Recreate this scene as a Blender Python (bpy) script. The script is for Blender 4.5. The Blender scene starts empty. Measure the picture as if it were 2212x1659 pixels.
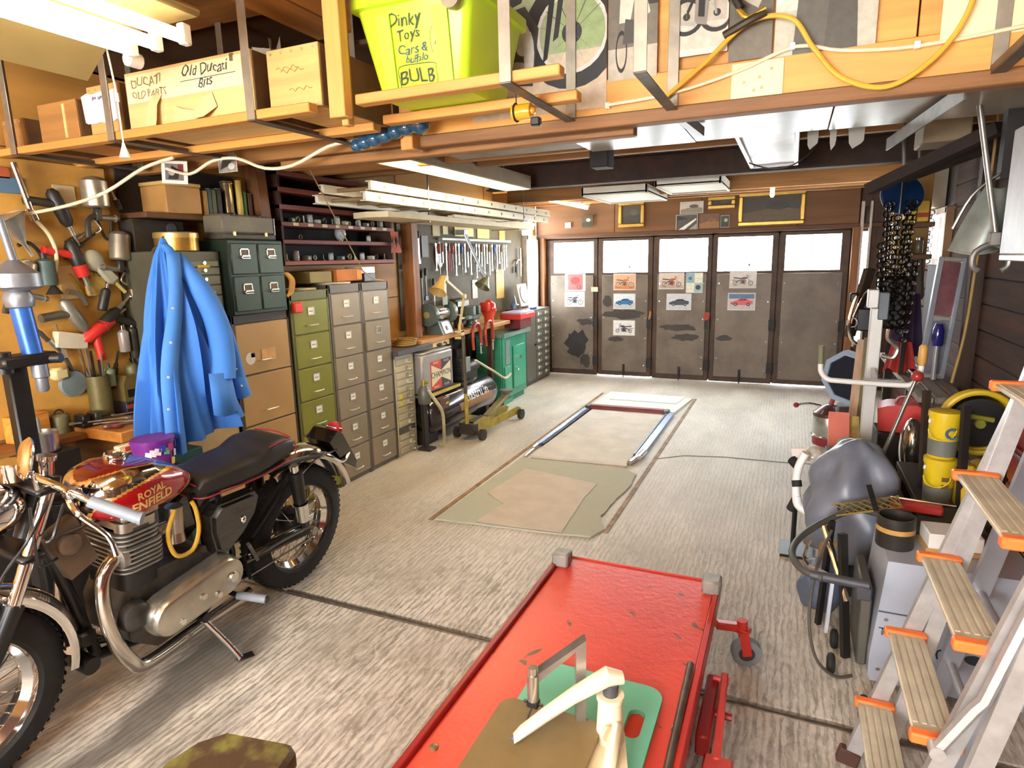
import bpy, bmesh, math, random
from math import sin, cos, pi, radians, sqrt
from mathutils import Vector, Matrix, Euler
random.seed(7)
SC = bpy.context.scene
COL = SC.collection
# ---------------------------------------------------------------- camera
cd = bpy.data.cameras.new('camera'); cam = bpy.data.objects.new('camera', cd); COL.objects.link(cam)
def _cam():
    yaw, pit, rol = -0.41873, -0.19589, -0.02268
    f = Vector((sin(yaw)*cos(pit), cos(yaw)*cos(pit), sin(pit)))
    r = Vector((cos(yaw), -sin(yaw), 0)); u = r.cross(f)
    c, s = cos(rol), sin(rol)
    r2, u2 = c*r+s*u, -s*r+c*u
    m = Matrix((r2, u2, -f)).transposed().to_4x4(); m.translation = (0, 0, 1.56)
    return m
cam.matrix_world = _cam()
cd.sensor_width = 36; cd.lens = 1354.4/2212*36; cd.clip_start = .02
SC.camera = cam
# ---------------------------------------------------------------- world, exposure
W = bpy.data.worlds.new('overcast_sky'); SC.world = W; W.use_nodes = True
wn = W.node_tree.nodes; bg = wn['Background']
bg.inputs[0].default_value = (.90, .95, 1.0, 1); bg.inputs[1].default_value = 27.0
SC.view_settings.view_transform = 'Standard'; SC.view_settings.look = 'None'
SC.view_settings.gamma = 1; SC.view_settings.use_curve_mapping = False
SC.view_settings.exposure = 0.85
TUBE = 20.0          # fluorescent tube emission strength
def area(name, loc, rot, sx, sy, power, col):
    l = bpy.data.lights.new(name, 'AREA'); l.shape = 'RECTANGLE'; l.size = sx; l.size_y = sy
    l.energy = power; l.color = col
    o = bpy.data.objects.new(name, l); o.location = loc; o.rotation_euler = [radians(a) for a in rot]; COL.objects.link(o)
    return o
# area light added as daylight from an unseen rear window; portals at other windows
area('added_rear_daylight', (-1.2, -2.32, 1.5), (90, 0, 0), 2.6, 1.1, 150, (.93, .97, 1.0))
def portal(name, loc, rot, sx, sy):
    o = area(name, loc, rot, sx, sy, 0, (1, 1, 1)); o.data.cycles.is_portal = True
portal('sky_portal_doors', (-1.23, 8.2, 1.57), (-90, 0, 0), 3.6, .42); portal('sky_portal_left', (-3.3, 7.8, 1.34), (0, -90, 0), 1.0, .36); portal('sky_portal_right', (1.14, 6.0, 1.66), (0, 90, 0), .4, .72)
# ---------------------------------------------------------------- materials
def lin(h):
    if isinstance(h, str):
        h = h.lstrip('#'); c = [int(h[i:i+2], 16)/255 for i in (0, 2, 4)]
    else: c = h
    return [x/12.92 if x <= .04045 else ((x+.055)/1.055)**2.4 for x in c]
MC = {}
def mat(h, r=.5, m=0., v=.15, s=7., bump=0., st=None, h2=None, em=0, rnd=0., coat=0, alpha=1, trans=0, lo=.35, hi=.65):
    """procedural principled material: noise mottling, optional second colour, grain stretch axis, bump"""
    k = (h, r, m, v, s, bump, st, h2, em, rnd, coat, alpha, trans, lo, hi)
    if k in MC: return MC[k]
    M = bpy.data.materials.new('mat_%s' % str(h).strip('#')); M.use_nodes = True
    nt = M.node_tree; N = nt.nodes; L = nt.links; b = N['Principled BSDF']
    c = lin(h)
    b.inputs['Roughness'].default_value = r; b.inputs['Metallic'].default_value = m
    if coat: b.inputs['Coat Weight'].default_value = coat
    if alpha < 1: b.inputs['Alpha'].default_value = alpha
    if trans: b.inputs['Transmission Weight'].default_value = trans
    if em:
        b.inputs['Emission Color'].default_value = (*c, 1); b.inputs['Emission Strength'].default_value = em
    b.inputs['Base Color'].default_value = (*c, 1)
    if v or h2 or bump:
        tc = N.new('ShaderNodeTexCoord'); mp = N.new('ShaderNodeMapping'); L.new(tc.outputs['Object'], mp.inputs[0])
        if st: mp.inputs['Scale'].default_value = [(.07 if a == st else 1) for a in 'xyz']
        nz = N.new('ShaderNodeTexNoise'); nz.inputs['Scale'].default_value = s; nz.inputs['Detail'].default_value = 6
        nz.inputs['Roughness'].default_value = .6
        L.new(mp.outputs[0], nz.inputs['Vector'])
        mr = N.new('ShaderNodeMapRange'); mr.inputs[1].default_value = lo; mr.inputs[2].default_value = hi
        L.new(nz.outputs[0], mr.inputs[0])
        mx = N.new('ShaderNodeMix'); mx.data_type = 'RGBA'
        a = [x*(1-v) for x in c]; d = lin(h2) if h2 else [min(1, x*(1+v)) for x in c]
        mx.inputs[6].default_value = (*a, 1); mx.inputs[7].default_value = (*d, 1)
        L.new(mr.outputs[0], mx.inputs[0]); out = mx.outputs[2]
        if rnd:
            oi = N.new('ShaderNodeObjectInfo'); hv = N.new('ShaderNodeHueSaturation')
            m2 = N.new('ShaderNodeMapRange'); m2.inputs[3].default_value = 1-rnd; m2.inputs[4].default_value = 1+rnd
            L.new(oi.outputs['Random'], m2.inputs[0]); L.new(m2.outputs[0], hv.inputs['Value']); L.new(out, hv.inputs['Color']); out = hv.outputs[0]
        L.new(out, b.inputs['Base Color'])
        if bump:
            bp = N.new('ShaderNodeBump'); bp.inputs['Strength'].default_value = bump; bp.inputs['Distance'].default_value = .01
            L.new(nz.outputs[0], bp.inputs['Height']); L.new(bp.outputs[0], b.inputs['Normal'])
    MC[k] = M; return M
def wood(h, st='x', v=.28, s=28, r=.6, rnd=.12, h2=None): return mat(h, r, 0, v, s, .15, st, h2, 0, rnd)
chrome = lambda: mat('#e4e2de', .12, 1, .05, 5)
steel = lambda: mat('#a8a49c', .35, 1, .2, 20)
alu = lambda: mat('#c4c2bd', .32, 1, .15, 30)
blk = lambda: mat('#191715', .42, 0, .3, 10)
rub = lambda: mat('#1d1b19', .75, 0, .3, 18)
paper = lambda h='#e9e4da': mat(h, .7, 0, .06, 5)
# ---------------------------------------------------------------- mesh builder
class G:
    def __init__(s): s.v = []; s.f = []; s.mi = []; s.m = 0; s.T = None
    def add(s, vs, fs):
        n = len(s.v)
        if s.T is not None: vs = [s.T @ Vector(p) for p in vs]
        s.v += [tuple(p) for p in vs]
        for f in fs: s.f.append([i+n for i in f]); s.mi.append(s.m)
        return s
    def at(s, loc=(0, 0, 0), rot=(0, 0, 0), sc=1):
        s.T = Matrix.LocRotScale(Vector(loc), Euler([radians(a) for a in rot]), Vector((sc,)*3) if not hasattr(sc, '__len__') else Vector(sc)); return s
    def off(s): s.T = None; return s
    def box(s, x0, x1, y0, y1, z0, z1, b=0.):
        lo = (x0, y0, z0); hi = (x1, y1, z1)
        b = min(b, *(abs(h-l)*.45 for l, h in zip(lo, hi)))
        if b <= 0:
            vs = [(x, y, z) for x in (x0, x1) for y in (y0, y1) for z in (z0, z1)]
            return s.add(vs, [(0, 1, 3, 2), (4, 6, 7, 5), (0, 4, 5, 1), (2, 3, 7, 6), (0, 2, 6, 4), (1, 5, 7, 3)])
        vs = []; ix = {}
        for sx in (0, 1):
            for sy in (0, 1):
                for sz in (0, 1):
                    sg = (sx, sy, sz)
                    for a in range(3):
                        p = []
                        for k in range(3):
                            e = hi[k] if sg[k] else lo[k]
                            p.append(e if k == a else e + (-b if sg[k] else b))
                        ix[sg, a] = len(vs); vs.append(p)
        fs = []
        for a in range(3):
            o = [k for k in range(3) if k != a]
            for q in (0, 1):
                loop = []
                for e in ((0, 0), (1, 0), (1, 1), (0, 1)):
                    g = [0]*3; g[a] = q; g[o[0]] = e[0]; g[o[1]] = e[1]; loop.append(ix[tuple(g), a])
                fs.append(loop)
        for a in range(3):
            o = [k for k in range(3) if k != a]
            for e in ((0, 0), (1, 0), (1, 1), (0, 1)):
                g0 = [0]*3; g1 = [0]*3; g0[a] = 0; g1[a] = 1
                for k, q in zip(o, e): g0[k] = q; g1[k] = q
                g0 = tuple(g0); g1 = tuple(g1)
                fs.append([ix[g0, o[0]], ix[g1, o[0]], ix[g1, o[1]], ix[g0, o[1]]])
        for sx in (0, 1):
            for sy in (0, 1):
                for sz in (0, 1): fs.append([ix[(sx, sy, sz), a] for a in range(3)])
        return s.add(vs, fs)
    def cb(s, c, d, b=0.): return s.box(c[0]-d[0]/2, c[0]+d[0]/2, c[1]-d[1]/2, c[1]+d[1]/2, c[2]-d[2]/2, c[2]+d[2]/2, b)
    def beam(s, p, q, w, h, up=(0, 0, 1), b=0.):
        """rectangular bar from p to q: w across, h along up"""
        p, q = Vector(p), Vector(q); d = q-p; L = d.length; z = d.normalized()
        x = Vector(up).cross(z)
        if x.length < 1e-4: x = Vector((1, 0, 0)).cross(z)
        x.normalize(); y = z.cross(x)
        old = s.T; M = Matrix((x, y, z)).transposed().to_4x4(); M.translation = p
        s.T = M if old is None else old @ M
        s.box(-w/2, w/2, -h/2, h/2, 0, L, b); s.T = old; return s
    def rings(s, R, closed=False, cap=True):
        n = len(R[0]); vs = [p for r in R for p in r]; fs = []
        m = len(R)
        for i in range(m if closed else m-1):
            for j in range(n):
                a = i*n+j; b = i*n+(j+1) % n; c = ((i+1) % m)*n+(j+1) % n; d = ((i+1) % m)*n+j
                fs.append((a, b, c, d))
        if cap and not closed: fs += [list(range(n))[::-1], [(m-1)*n+j for j in range(n)]]
        return s.add(vs, fs)
    def cyl(s, p, q, r, r2=None, n=14, cap=True):
        p, q = Vector(p), Vector(q); z = (q-p).normalized(); r2 = r if r2 is None else r2
        x = z.orthogonal().normalized(); y = z.cross(x)
        return s.rings([[c+(x*cos(2*pi*k/n)+y*sin(2*pi*k/n))*rr for k in range(n)] for c, rr in ((p, r), (q, r2))], cap=cap)
    def tube(s, pts, r, n=8, sm=4, closed=False):
        P = [Vector(p) for p in pts]; rs = r if hasattr(r, '__len__') else [r]*len(P)
        if sm > 1 and len(P) > 2:
            Q = []; RR = []; m = len(P)
            for i in range(m if closed else m-1):
                g = (lambda k: P[k % m]) if closed else (lambda k: P[max(0, min(m-1, k))])
                a, b, c, d = g(i-1), g(i), g(i+1), g(i+2)
                for k in range(sm):
                    t = k/sm
                    Q.append(.5*((2*b)+(c-a)*t+(2*a-5*b+4*c-d)*t*t+(3*b-a-3*c+d)*t**3)); RR.append(rs[i]*(1-t)+rs[(i+1) % m]*t)
            if not closed: Q.append(P[-1]); RR.append(rs[-1])
            P = Q; rs = RR
        R = []; x = None
        for i, p in enumerate(P):
            a = P[i-1] if (i or closed) else p; b = P[(i+1) % len(P)] if (i < len(P)-1 or closed) else p
            z = (b-a).normalized()
            x = z.orthogonal().normalized() if x is None else (x-z*x.dot(z)).normalized()
            y = z.cross(x)
            R.append([p+(x*cos(2*pi*k/n)+y*sin(2*pi*k/n))*rs[i] for k in range(n)])
        return s.rings(R, closed)
    def lathe(s, prof, c=(0, 0, 0), ax='z', n=20, cap=True):
        R = []
        for r, z in prof:
            ring = []
            for k in range(n):
                a = 2*pi*k/n; p = (r*cos(a), r*sin(a), z)
                if ax == 'x': p = (p[2], p[0], p[1])
                if ax == 'y': p = (p[1], p[2], p[0])
                ring.append((p[0]+c[0], p[1]+c[1], p[2]+c[2]))
            R.append(ring)
        return s.rings(R, cap=cap)
    def torus(s, c, R, r, ax='y', n=28, m=10, a0=0, a1=360):
        full = a1-a0 >= 360; rr = []
        for i in range(n if full else n+1):
            a = radians(a0)+(radians(a1-a0))*i/n
            ring = []
            for k in range(m):
                b = 2*pi*k/m; q = R+r*cos(b)
                p = (q*cos(a), q*sin(a), r*sin(b))
                if ax == 'x': p = (p[2], p[0], p[1])
                if ax == 'y': p = (p[0], p[2], p[1])
                ring.append((p[0]+c[0], p[1]+c[1], p[2]+c[2]))
            rr.append(ring)
        return s.rings(rr, full)
    def sph(s, c, r, n=16, m=10):
        r = r if hasattr(r, '__len__') else (r, r, r); R = []
        for i in range(m+1):
            t = pi*i/m; t = max(.02, min(pi-.02, t))
            R.append([(c[0]+r[0]*sin(t)*cos(2*pi*k/n), c[1]+r[1]*sin(t)*sin(2*pi*k/n), c[2]+r[2]*cos(t)) for k in range(n)])
        return s.rings(R)
    def prism(s, pts, d0, d1, ax='z'):
        """2-D outline extruded along ax from d0 to d1 (pts are the two other axes in order)"""
        def P(p, d): return {'z': (p[0], p[1], d), 'x': (d, p[0], p[1]), 'y': (p[0], d, p[1])}[ax]
        return s.rings([[P(p, d0) for p in pts], [P(p, d1) for p in pts]])
    def quad(s, *p): return s.add(p, [list(range(len(p)))])
    def strip(s, A, B, th=0, nrm=(0, 0, 1)):
        n = len(A)
        return s.add(list(A)+list(B), [(i, i+1, n+i+1, n+i) for i in range(n-1)])
    def mesh(s, name, mats, ang=38):
        me = bpy.data.meshes.new(name); me.from_pydata(s.v, [], s.f)
        for m in (mats if isinstance(mats, (list, tuple)) else [mats]): me.materials.append(m)
        me.polygons.foreach_set('material_index', s.mi)
        bm = bmesh.new(); bm.from_mesh(me); bmesh.ops.recalc_face_normals(bm, faces=bm.faces[:]); bm.to_mesh(me); bm.free()
        me.polygons.foreach_set('use_smooth', [True]*len(me.polygons)); me.set_sharp_from_angle(angle=radians(ang))
        return me
    def done(s, name, mats, parent=None, label=None, ang=38, kind=None):
        o = bpy.data.objects.new(name, s.mesh(name, mats, ang)); COL.objects.link(o)
        if parent is not None: o.parent = parent
        if label: o['label'] = label
        if kind: o['kind'] = kind
        return o
def thing(name, label, cat, loc=(0, 0, 0), rz=0, group=None, rot=None, sc=1):
    o = bpy.data.objects.new(name, None); COL.objects.link(o); o.empty_display_size = .05
    o.location = loc; o.rotation_euler = [radians(a) for a in rot] if rot else (0, 0, radians(rz)); o.scale = (sc,)*3
    o['label'] = label; o['category'] = cat
    if group: o['group'] = group
    return o
def tag(o, label, cat, group=None, loc=None, rz=None, rot=None):
    o['label'] = label; o['category'] = cat
    if group: o['group'] = group
    if loc is not None: o.location = loc
    if rz is not None: o.rotation_euler = (0, 0, radians(rz))
    if rot is not None: o.rotation_euler = [radians(a) for a in rot]
    return o
def struct(g, name, m, **k): return g.done(name, m, kind='structure', **k)
def copy_tree(o, parent=None, loc=None, label=None, rz=None):
    c = o.copy(); COL.objects.link(c)
    if parent is not None: c.parent = parent
    if loc is not None: c.location = loc
    if rz is not None: c.rotation_euler = (0, 0, radians(rz))
    if label: c['label'] = label
    for ch in list(o.children): copy_tree(ch, c)
    return c
_tn = [0]
def text(body, size, m, parent=None, loc=(0, 0, 0), rot=(90, 0, 0), name='lettering', shear=0, ext=.0004, al='CENTER', warp=None, sx=1, bold=0, hand=0):
    cu = bpy.data.curves.new('txt', 'FONT'); cu.body = body; cu.size = size; cu.align_x = al; cu.align_y = 'CENTER'
    cu.shear = shear; cu.extrude = ext; cu.resolution_u = 2; cu.offset = bold
    t = bpy.data.objects.new('txt', cu); COL.objects.link(t)
    me = bpy.data.meshes.new_from_object(t.evaluated_get(bpy.context.evaluated_depsgraph_get()))
    bpy.data.objects.remove(t); bpy.data.curves.remove(cu)
    me.materials.clear(); me.materials.append(m)
    me.transform(Matrix.LocRotScale(Vector(loc), Euler([radians(a) for a in rot]), Vector((sx, 1, 1))))
    if hand:
        rr = random.Random(body); a, b_ = rr.uniform(0, 6), rr.uniform(0, 6); k = 1/size
        for v in me.vertices: x, z = v.co.x*k, v.co.z*k; v.co.x += size*hand*(.5*sin(5.1*z+a+3*x)+.4*sin(9*x+b_)); v.co.z += size*hand*(.8*sin(2.9*x+b_)+.5*sin(7.3*x+a+2*z))
    if warp:
        for v in me.vertices: v.co = warp(v.co)
    o = bpy.data.objects.new(name, me); COL.objects.link(o)
    if parent is not None: o.parent = parent
    return o
def rrect(x0, x1, y0, y1, r, n=4):
    P = []
    for cx, cy, a in ((x1-r, y1-r, 0), (x0+r, y1-r, 90), (x0+r, y0+r, 180), (x1-r, y0+r, 270)):
        for k in range(n+1):
            t = radians(a+90*k/n); P.append((cx+r*cos(t), cy+r*sin(t)))
    return P
def ell(cx, cy, a, b, n=24): return [(cx+a*cos(2*pi*k/n), cy+b*sin(2*pi*k/n)) for k in range(n)]
def lerp(a, b, t): return a+(b-a)*t
def interp(t, tab):
    for (a, x), (b, y) in zip(tab, tab[1:]):
        if t <= b: return x+(y-x)*max(0, (t-a))/(b-a)
    return tab[-1][1]
ORD = ['first', 'second', 'third', 'fourth', 'fifth', 'sixth', 'seventh', 'eighth', 'ninth', 'tenth', 'eleventh', 'twelfth', 'thirteenth', 'fourteenth', 'fifteenth', 'sixteenth', 'seventeenth', 'eighteenth', 'nineteenth', 'twentieth', 'twenty-first', 'twenty-second', 'twenty-third', 'twenty-fourth', 'twenty-fifth', 'twenty-sixth']
# ================================================================ SETTING
def floor_mat(tint=0):
    M = bpy.data.materials.new('ribbed_concrete'); M.use_nodes = True
    nt = M.node_tree; N = nt.nodes; L = nt.links; b = N['Principled BSDF']; b.inputs['Roughness'].default_value = .62
    tc = N.new('ShaderNodeTexCoord')
    def noise(sc, det, scale=(1, 1, 1), dist=0):
        mp = N.new('ShaderNodeMapping'); mp.inputs['Scale'].default_value = scale; L.new(tc.outputs['Object'], mp.inputs[0])
        n = N.new('ShaderNodeTexNoise'); n.inputs['Scale'].default_value = sc; n.inputs['Detail'].default_value = det; n.inputs['Distortion'].default_value = dist
        L.new(mp.outputs[0], n.inputs['Vector']); return n.outputs[0]
    def rng(o, a, c, lo=0, hi=1):
        m = N.new('ShaderNodeMapRange'); m.inputs[1].default_value = a; m.inputs[2].default_value = c; m.inputs[3].default_value = lo; m.inputs[4].default_value = hi
        L.new(o, m.inputs[0]); return m.outputs[0]
    def math_(op, a, c):
        m = N.new('ShaderNodeMath'); m.operation = op
        for i, q in enumerate((a, c)):
            if isinstance(q, (int, float)): m.inputs[i].default_value = q
            else: L.new(q, m.inputs[i])
        return m.outputs[0]
    def mix(f, A, B):
        m = N.new('ShaderNodeMix'); m.data_type = 'RGBA'
        if isinstance(f, (int, float)): m.inputs[0].default_value = f
        else: L.new(f, m.inputs[0])
        for i, q in ((6, A), (7, B)):
            if isinstance(q, str): m.inputs[i].default_value = (*lin(q), 1)
            else: L.new(q, m.inputs[i])
        return m.outputs[2]
    wv = N.new('ShaderNodeTexWave'); wv.wave_type = 'BANDS'; wv.bands_direction = 'X'
    mp = N.new('ShaderNodeMapping'); L.new(tc.outputs['Object'], mp.inputs[0]); mp.inputs['Scale'].default_value = (1, .2, 1)
    L.new(mp.outputs[0], wv.inputs['Vector']); wv.inputs['Scale'].default_value = 11.5; wv.inputs['Distortion'].default_value = 7.0; wv.inputs['Detail'].default_value = 4; wv.inputs['Detail Scale'].default_value = 3.2; wv.inputs['Detail Roughness'].default_value = .65
    rib = rng(wv.outputs['Fac'], .12, .62)
    streak = noise(42, 5, (1, .3, 1), .8); fine = noise(120, 4, (1, .5, 1)); big = noise(1.1, 5); mid = noise(5, 5, (1, .45, 1))
    wear = rng(mid, .36, .62)
    blot_ = noise(26, 6, (1, .42, 1), 1.2)
    ribm = math_('MULTIPLY', rib, rng(noise(2.3, 4), .35, .6, .25, 1))
    pale = rng(math_('ADD', math_('MULTIPLY', ribm, .34), math_('ADD', math_('MULTIPLY', streak, .55), math_('MULTIPLY', blot_, .75))), .56, .98)
    pale = math_('MULTIPLY', pale, rng(big, .25, .55, .55, 1))
    base = mix(pale, '#7f766a', '#e0dbcf')
    base = mix(math_('MULTIPLY', wear, .38), base, '#aca394')
    base = mix(rng(fine, .62, .72, 0, .55), base, '#f1ebdf')
    # ochre strip by the cabinets: stains plus yellow-brown light painted in; dark oil along the motorcycle
    sx = N.new('ShaderNodeSeparateXYZ'); L.new(tc.outputs['Object'], sx.inputs[0])
    och = math_('MULTIPLY', rng(sx.outputs[0], -1.75, -2.35, 0, .6), rng(noise(1.7, 4), .38, .6))
    base = mix(och, base, '#a5834f')
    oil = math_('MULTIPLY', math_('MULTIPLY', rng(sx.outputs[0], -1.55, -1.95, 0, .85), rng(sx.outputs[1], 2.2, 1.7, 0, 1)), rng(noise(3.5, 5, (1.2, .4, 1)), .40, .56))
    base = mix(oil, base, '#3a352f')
    smooth = math_('MULTIPLY', rng(sx.outputs[1], 2.0, 3.7, .1, .78), 1.0)
    base = mix(smooth, base, mix(rng(noise(2.2, 6, (1.4, .5, 1)), .35, .68), '#b3a999', '#d5ccbd'))
    L.new(base, b.inputs['Base Color'])
    bp = N.new('ShaderNodeBump'); bp.inputs['Strength'].default_value = .35; bp.inputs['Distance'].default_value = .008
    L.new(math_('ADD', rib, math_('MULTIPLY', streak, .8)), bp.inputs['Height']); L.new(bp.outputs[0], b.inputs['Normal'])
    return M
FM = floor_mat()
g = G(); g.box(-3.2, 1.3, -2.4, 2.09, -.12, 0); g.box(-3.2, 1.3, 2.135, 8.3, -.12, 0); g.box(-3.2, 1.3, 2.09, 2.135, -.12, -.022)
fl = struct(g, 'floor', FM)
g = G(); g.cyl((-2.16, 2.108, -.006), (1.3, 2.095, -.006), .013, n=10); struct(g, 'trim_1', mat('#5d544a', .45, .6, .3, 30))
g = G(); g.box(-9, 7, 8.3, 24, -.2, -.06); struct(g, 'driveway', mat('#b9b3a8', .8, 0, .1, 3))

WB = '#3b2516'
dk = mat('#402310', .95, 0, .35, 20, .15, 'y', None, 0, .18)
def planked(name, n, fn, m):
    """a wall or ceiling: one backing mesh and n board parts"""
    root = thing_s(name)
    for i in range(n):
        g = G(); fn(g, i); g.done('board', m, root)
    return root
def thing_s(name):
    o = bpy.data.objects.new(name, None); COL.objects.link(o); o['kind'] = 'structure'; return o
# right wall: dark shiplap, opening for the narrow window
wr = thing_s('wall_right')
for i in range(16):
    z0 = i*.155; z1 = min(z0+.15, 2.42)
    for y0, y1 in ((-2.4, 5.62), (6.38, 8.1)):
        g = G(); g.box(1.05, 1.075+.004*(i % 2), y0, y1, z0, z1, .006); g.done('board', dk, wr)
for y0 in (3.35, 4.6):
    g = G(); g.box(.98, 1.05, y0, y0+.09, 0, 2.4, .004); g.done('stud', wood('#3d2717', 'z'), wr)
g = G(); g.box(1.05, 1.08, 5.62, 6.38, 0, 1.46); g.box(1.05, 1.08, 5.62, 6.38, 1.86, 2.42); g.box(1.09, 1.12, -2.4, 8.1, 0, 1.46); g.box(1.09, 1.12, -2.4, 8.1, 1.86, 2.42); g.box(1.09, 1.12, -2.4, 5.62, 1.46, 1.86); g.box(1.09, 1.12, 6.38, 8.1, 1.46, 1.86); g.done('backing', mat('#2a1b10', .8), wr)
# left wall: ochre boarding
wl = thing_s('wall_left')
om = mat('#c08c42', .6, 0, .22, 5, .05, 'y', None, 0, .08)
for i in range(6):
    z0 = i*.42
    if i < 2 or i > 4:
        g = G(); g.box(-3.225, -3.2, -2.4, 8.1, z0, z0+.416, .004); g.done('board', om, wl)
    else:
        g = G(); g.box(-3.225, -3.2, -2.4, 7.62, z0, z0+.416, .004); g.done('board', om, wl)
        g = G(); g.box(-3.225, -3.2, 7.98, 8.1, z0, z0+.416, .004); g.done('board', om, wl)
g = G(); g.box(-3.26, -3.23, -2.4, 7.6, 0, 2.6); g.box(-3.26, -3.23, 8.0, 8.1, 0, 2.6); g.box(-3.26, -3.23, 7.6, 8.0, 0, .83); g.box(-3.26, -3.23, 7.6, 8.0, 2.1, 2.6); g.done('backing', mat('#6b4a22', .8), wl)
# window in the left wall by the garage door
w1 = thing_s('window_1'); wf = mat('#b9b2a6', .5)
g = G()
for z in (.845, 1.835): g.box(-3.21, -3.13, 7.6, 8.0, z-.03, z+.03, .004)
for y in (7.62, 7.97): g.box(-3.21, -3.13, y-.025, y+.025, .84, 1.86, .004)
g.box(-3.2, -3.14, 7.6, 8.0, 1.26, 1.29); g.done('frame', wf, w1)
glass = bpy.data.materials.new('window_glass'); glass.use_nodes = True
_n = glass.node_tree.nodes; _l = glass.node_tree.links; _o = _n['Material Output']; _t = _n.new('ShaderNodeBsdfTransparent'); _g = _n.new('ShaderNodeBsdfGlossy'); _x = _n.new('ShaderNodeMixShader')
_t.inputs[0].default_value = (.95, .97, .97, 1); _g.inputs['Roughness'].default_value = .05; _x.inputs[0].default_value = .06; _l.new(_t.outputs[0], _x.inputs[1]); _l.new(_g.outputs[0], _x.inputs[2]); _l.new(_x.outputs[0], _o.inputs[0])
g = G(); g.box(-3.185, -3.18, 7.64, 7.95, .875, 1.26); g.done('pane', glass, w1)
g = G(); g.box(-3.185, -3.18, 7.64, 7.95, 1.29, 1.805); g.done('pane', glass, w1)
# window in the right wall
w2 = thing_s('window_2')
g = G()
for z in (1.47, 1.85): g.box(1.0, 1.09, 5.6, 6.4, z-.025, z+.025, .004)
for y in (5.62, 6.37): g.box(1.0, 1.09, y-.03, y+.03, 1.45, 1.87, .004)
g.done('frame', mat('#9d7b58', .6), w2)
g = G(); g.box(1.05, 1.056, 5.65, 6.34, 1.49, 1.83); g.done('pane', glass, w2)
# rear wall (behind the photographer) with a window
wq = thing_s('wall_rear'); g = G()
g.box(-3.2, 1.1, -2.44, -2.4, 0, .95); g.box(-3.2, 1.1, -2.44, -2.4, 2.05, 2.6); g.box(-3.2, -1.7, -2.44, -2.4, .95, 2.05); g.box(-.6, 1.1, -2.44, -2.4, .95, 2.05); g.box(-1.7, -.6, -2.44, -2.4, .95, 1.3); g.box(-1.7, -.6, -2.44, -2.4, 1.7, 2.05)
g.done('boarding', mat('#b98a4a', .7), wq)
# far wall above and beside the garage door
fw = mat('#7b5430', .65, 0, .25, 4, .05, 'x')
wa = thing_s('wall_far')
for i, (x0, x1) in enumerate(((-3.2, -2.12), (-2.115, -1.05), (-1.045, .02), (.025, .64))):
    g = G(); g.box(x0, x1, 8.1, 8.14, 1.86, 2.45, .004); g.done('panel', fw, wa)
g = G(); g.box(-3.2, 1.1, 8.06, 8.12, 1.815, 1.87, .006); g.done('rail', wood('#5b3a20'), wa)
g = G(); g.box(.585, .66, 8.02, 8.14, 0, 1.83, .005); g.done('post', wood('#8c5a2e', 'z'), wa)
g = G(); g.box(-3.12, -3.055, 8.02, 8.14, 0, 1.83, .005); g.done('post', wood('#7a4d28', 'z'), wa)
g = G(); g.box(.76, 1.1, 8.1, 8.14, 0, 2.45); g.box(.66, .76, 8.1, 8.14, 0, .55); g.box(.66, .76, 8.1, 8.14, 2.06, 2.45); g.done('panel', wood('#4d3119', 'z'), wa)
g = G(); g.box(.655, .685, 8.03, 8.11, .5, 2.1, .003); g.box(.74, .765, 8.03, 8.11, .5, 2.1, .003); g.done('frame', mat('#cfc3b8', .5), wa)
g = G(); g.box(.685, .74, 8.105, 8.11, .52, 2.08); g.done('pane', glass, wa)
g = G(); g.box(-3.2, -3.12, 8.06, 8.14, 0, 1.83); g.done('post', wood('#5a3a1f', 'z'), wa)
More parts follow.
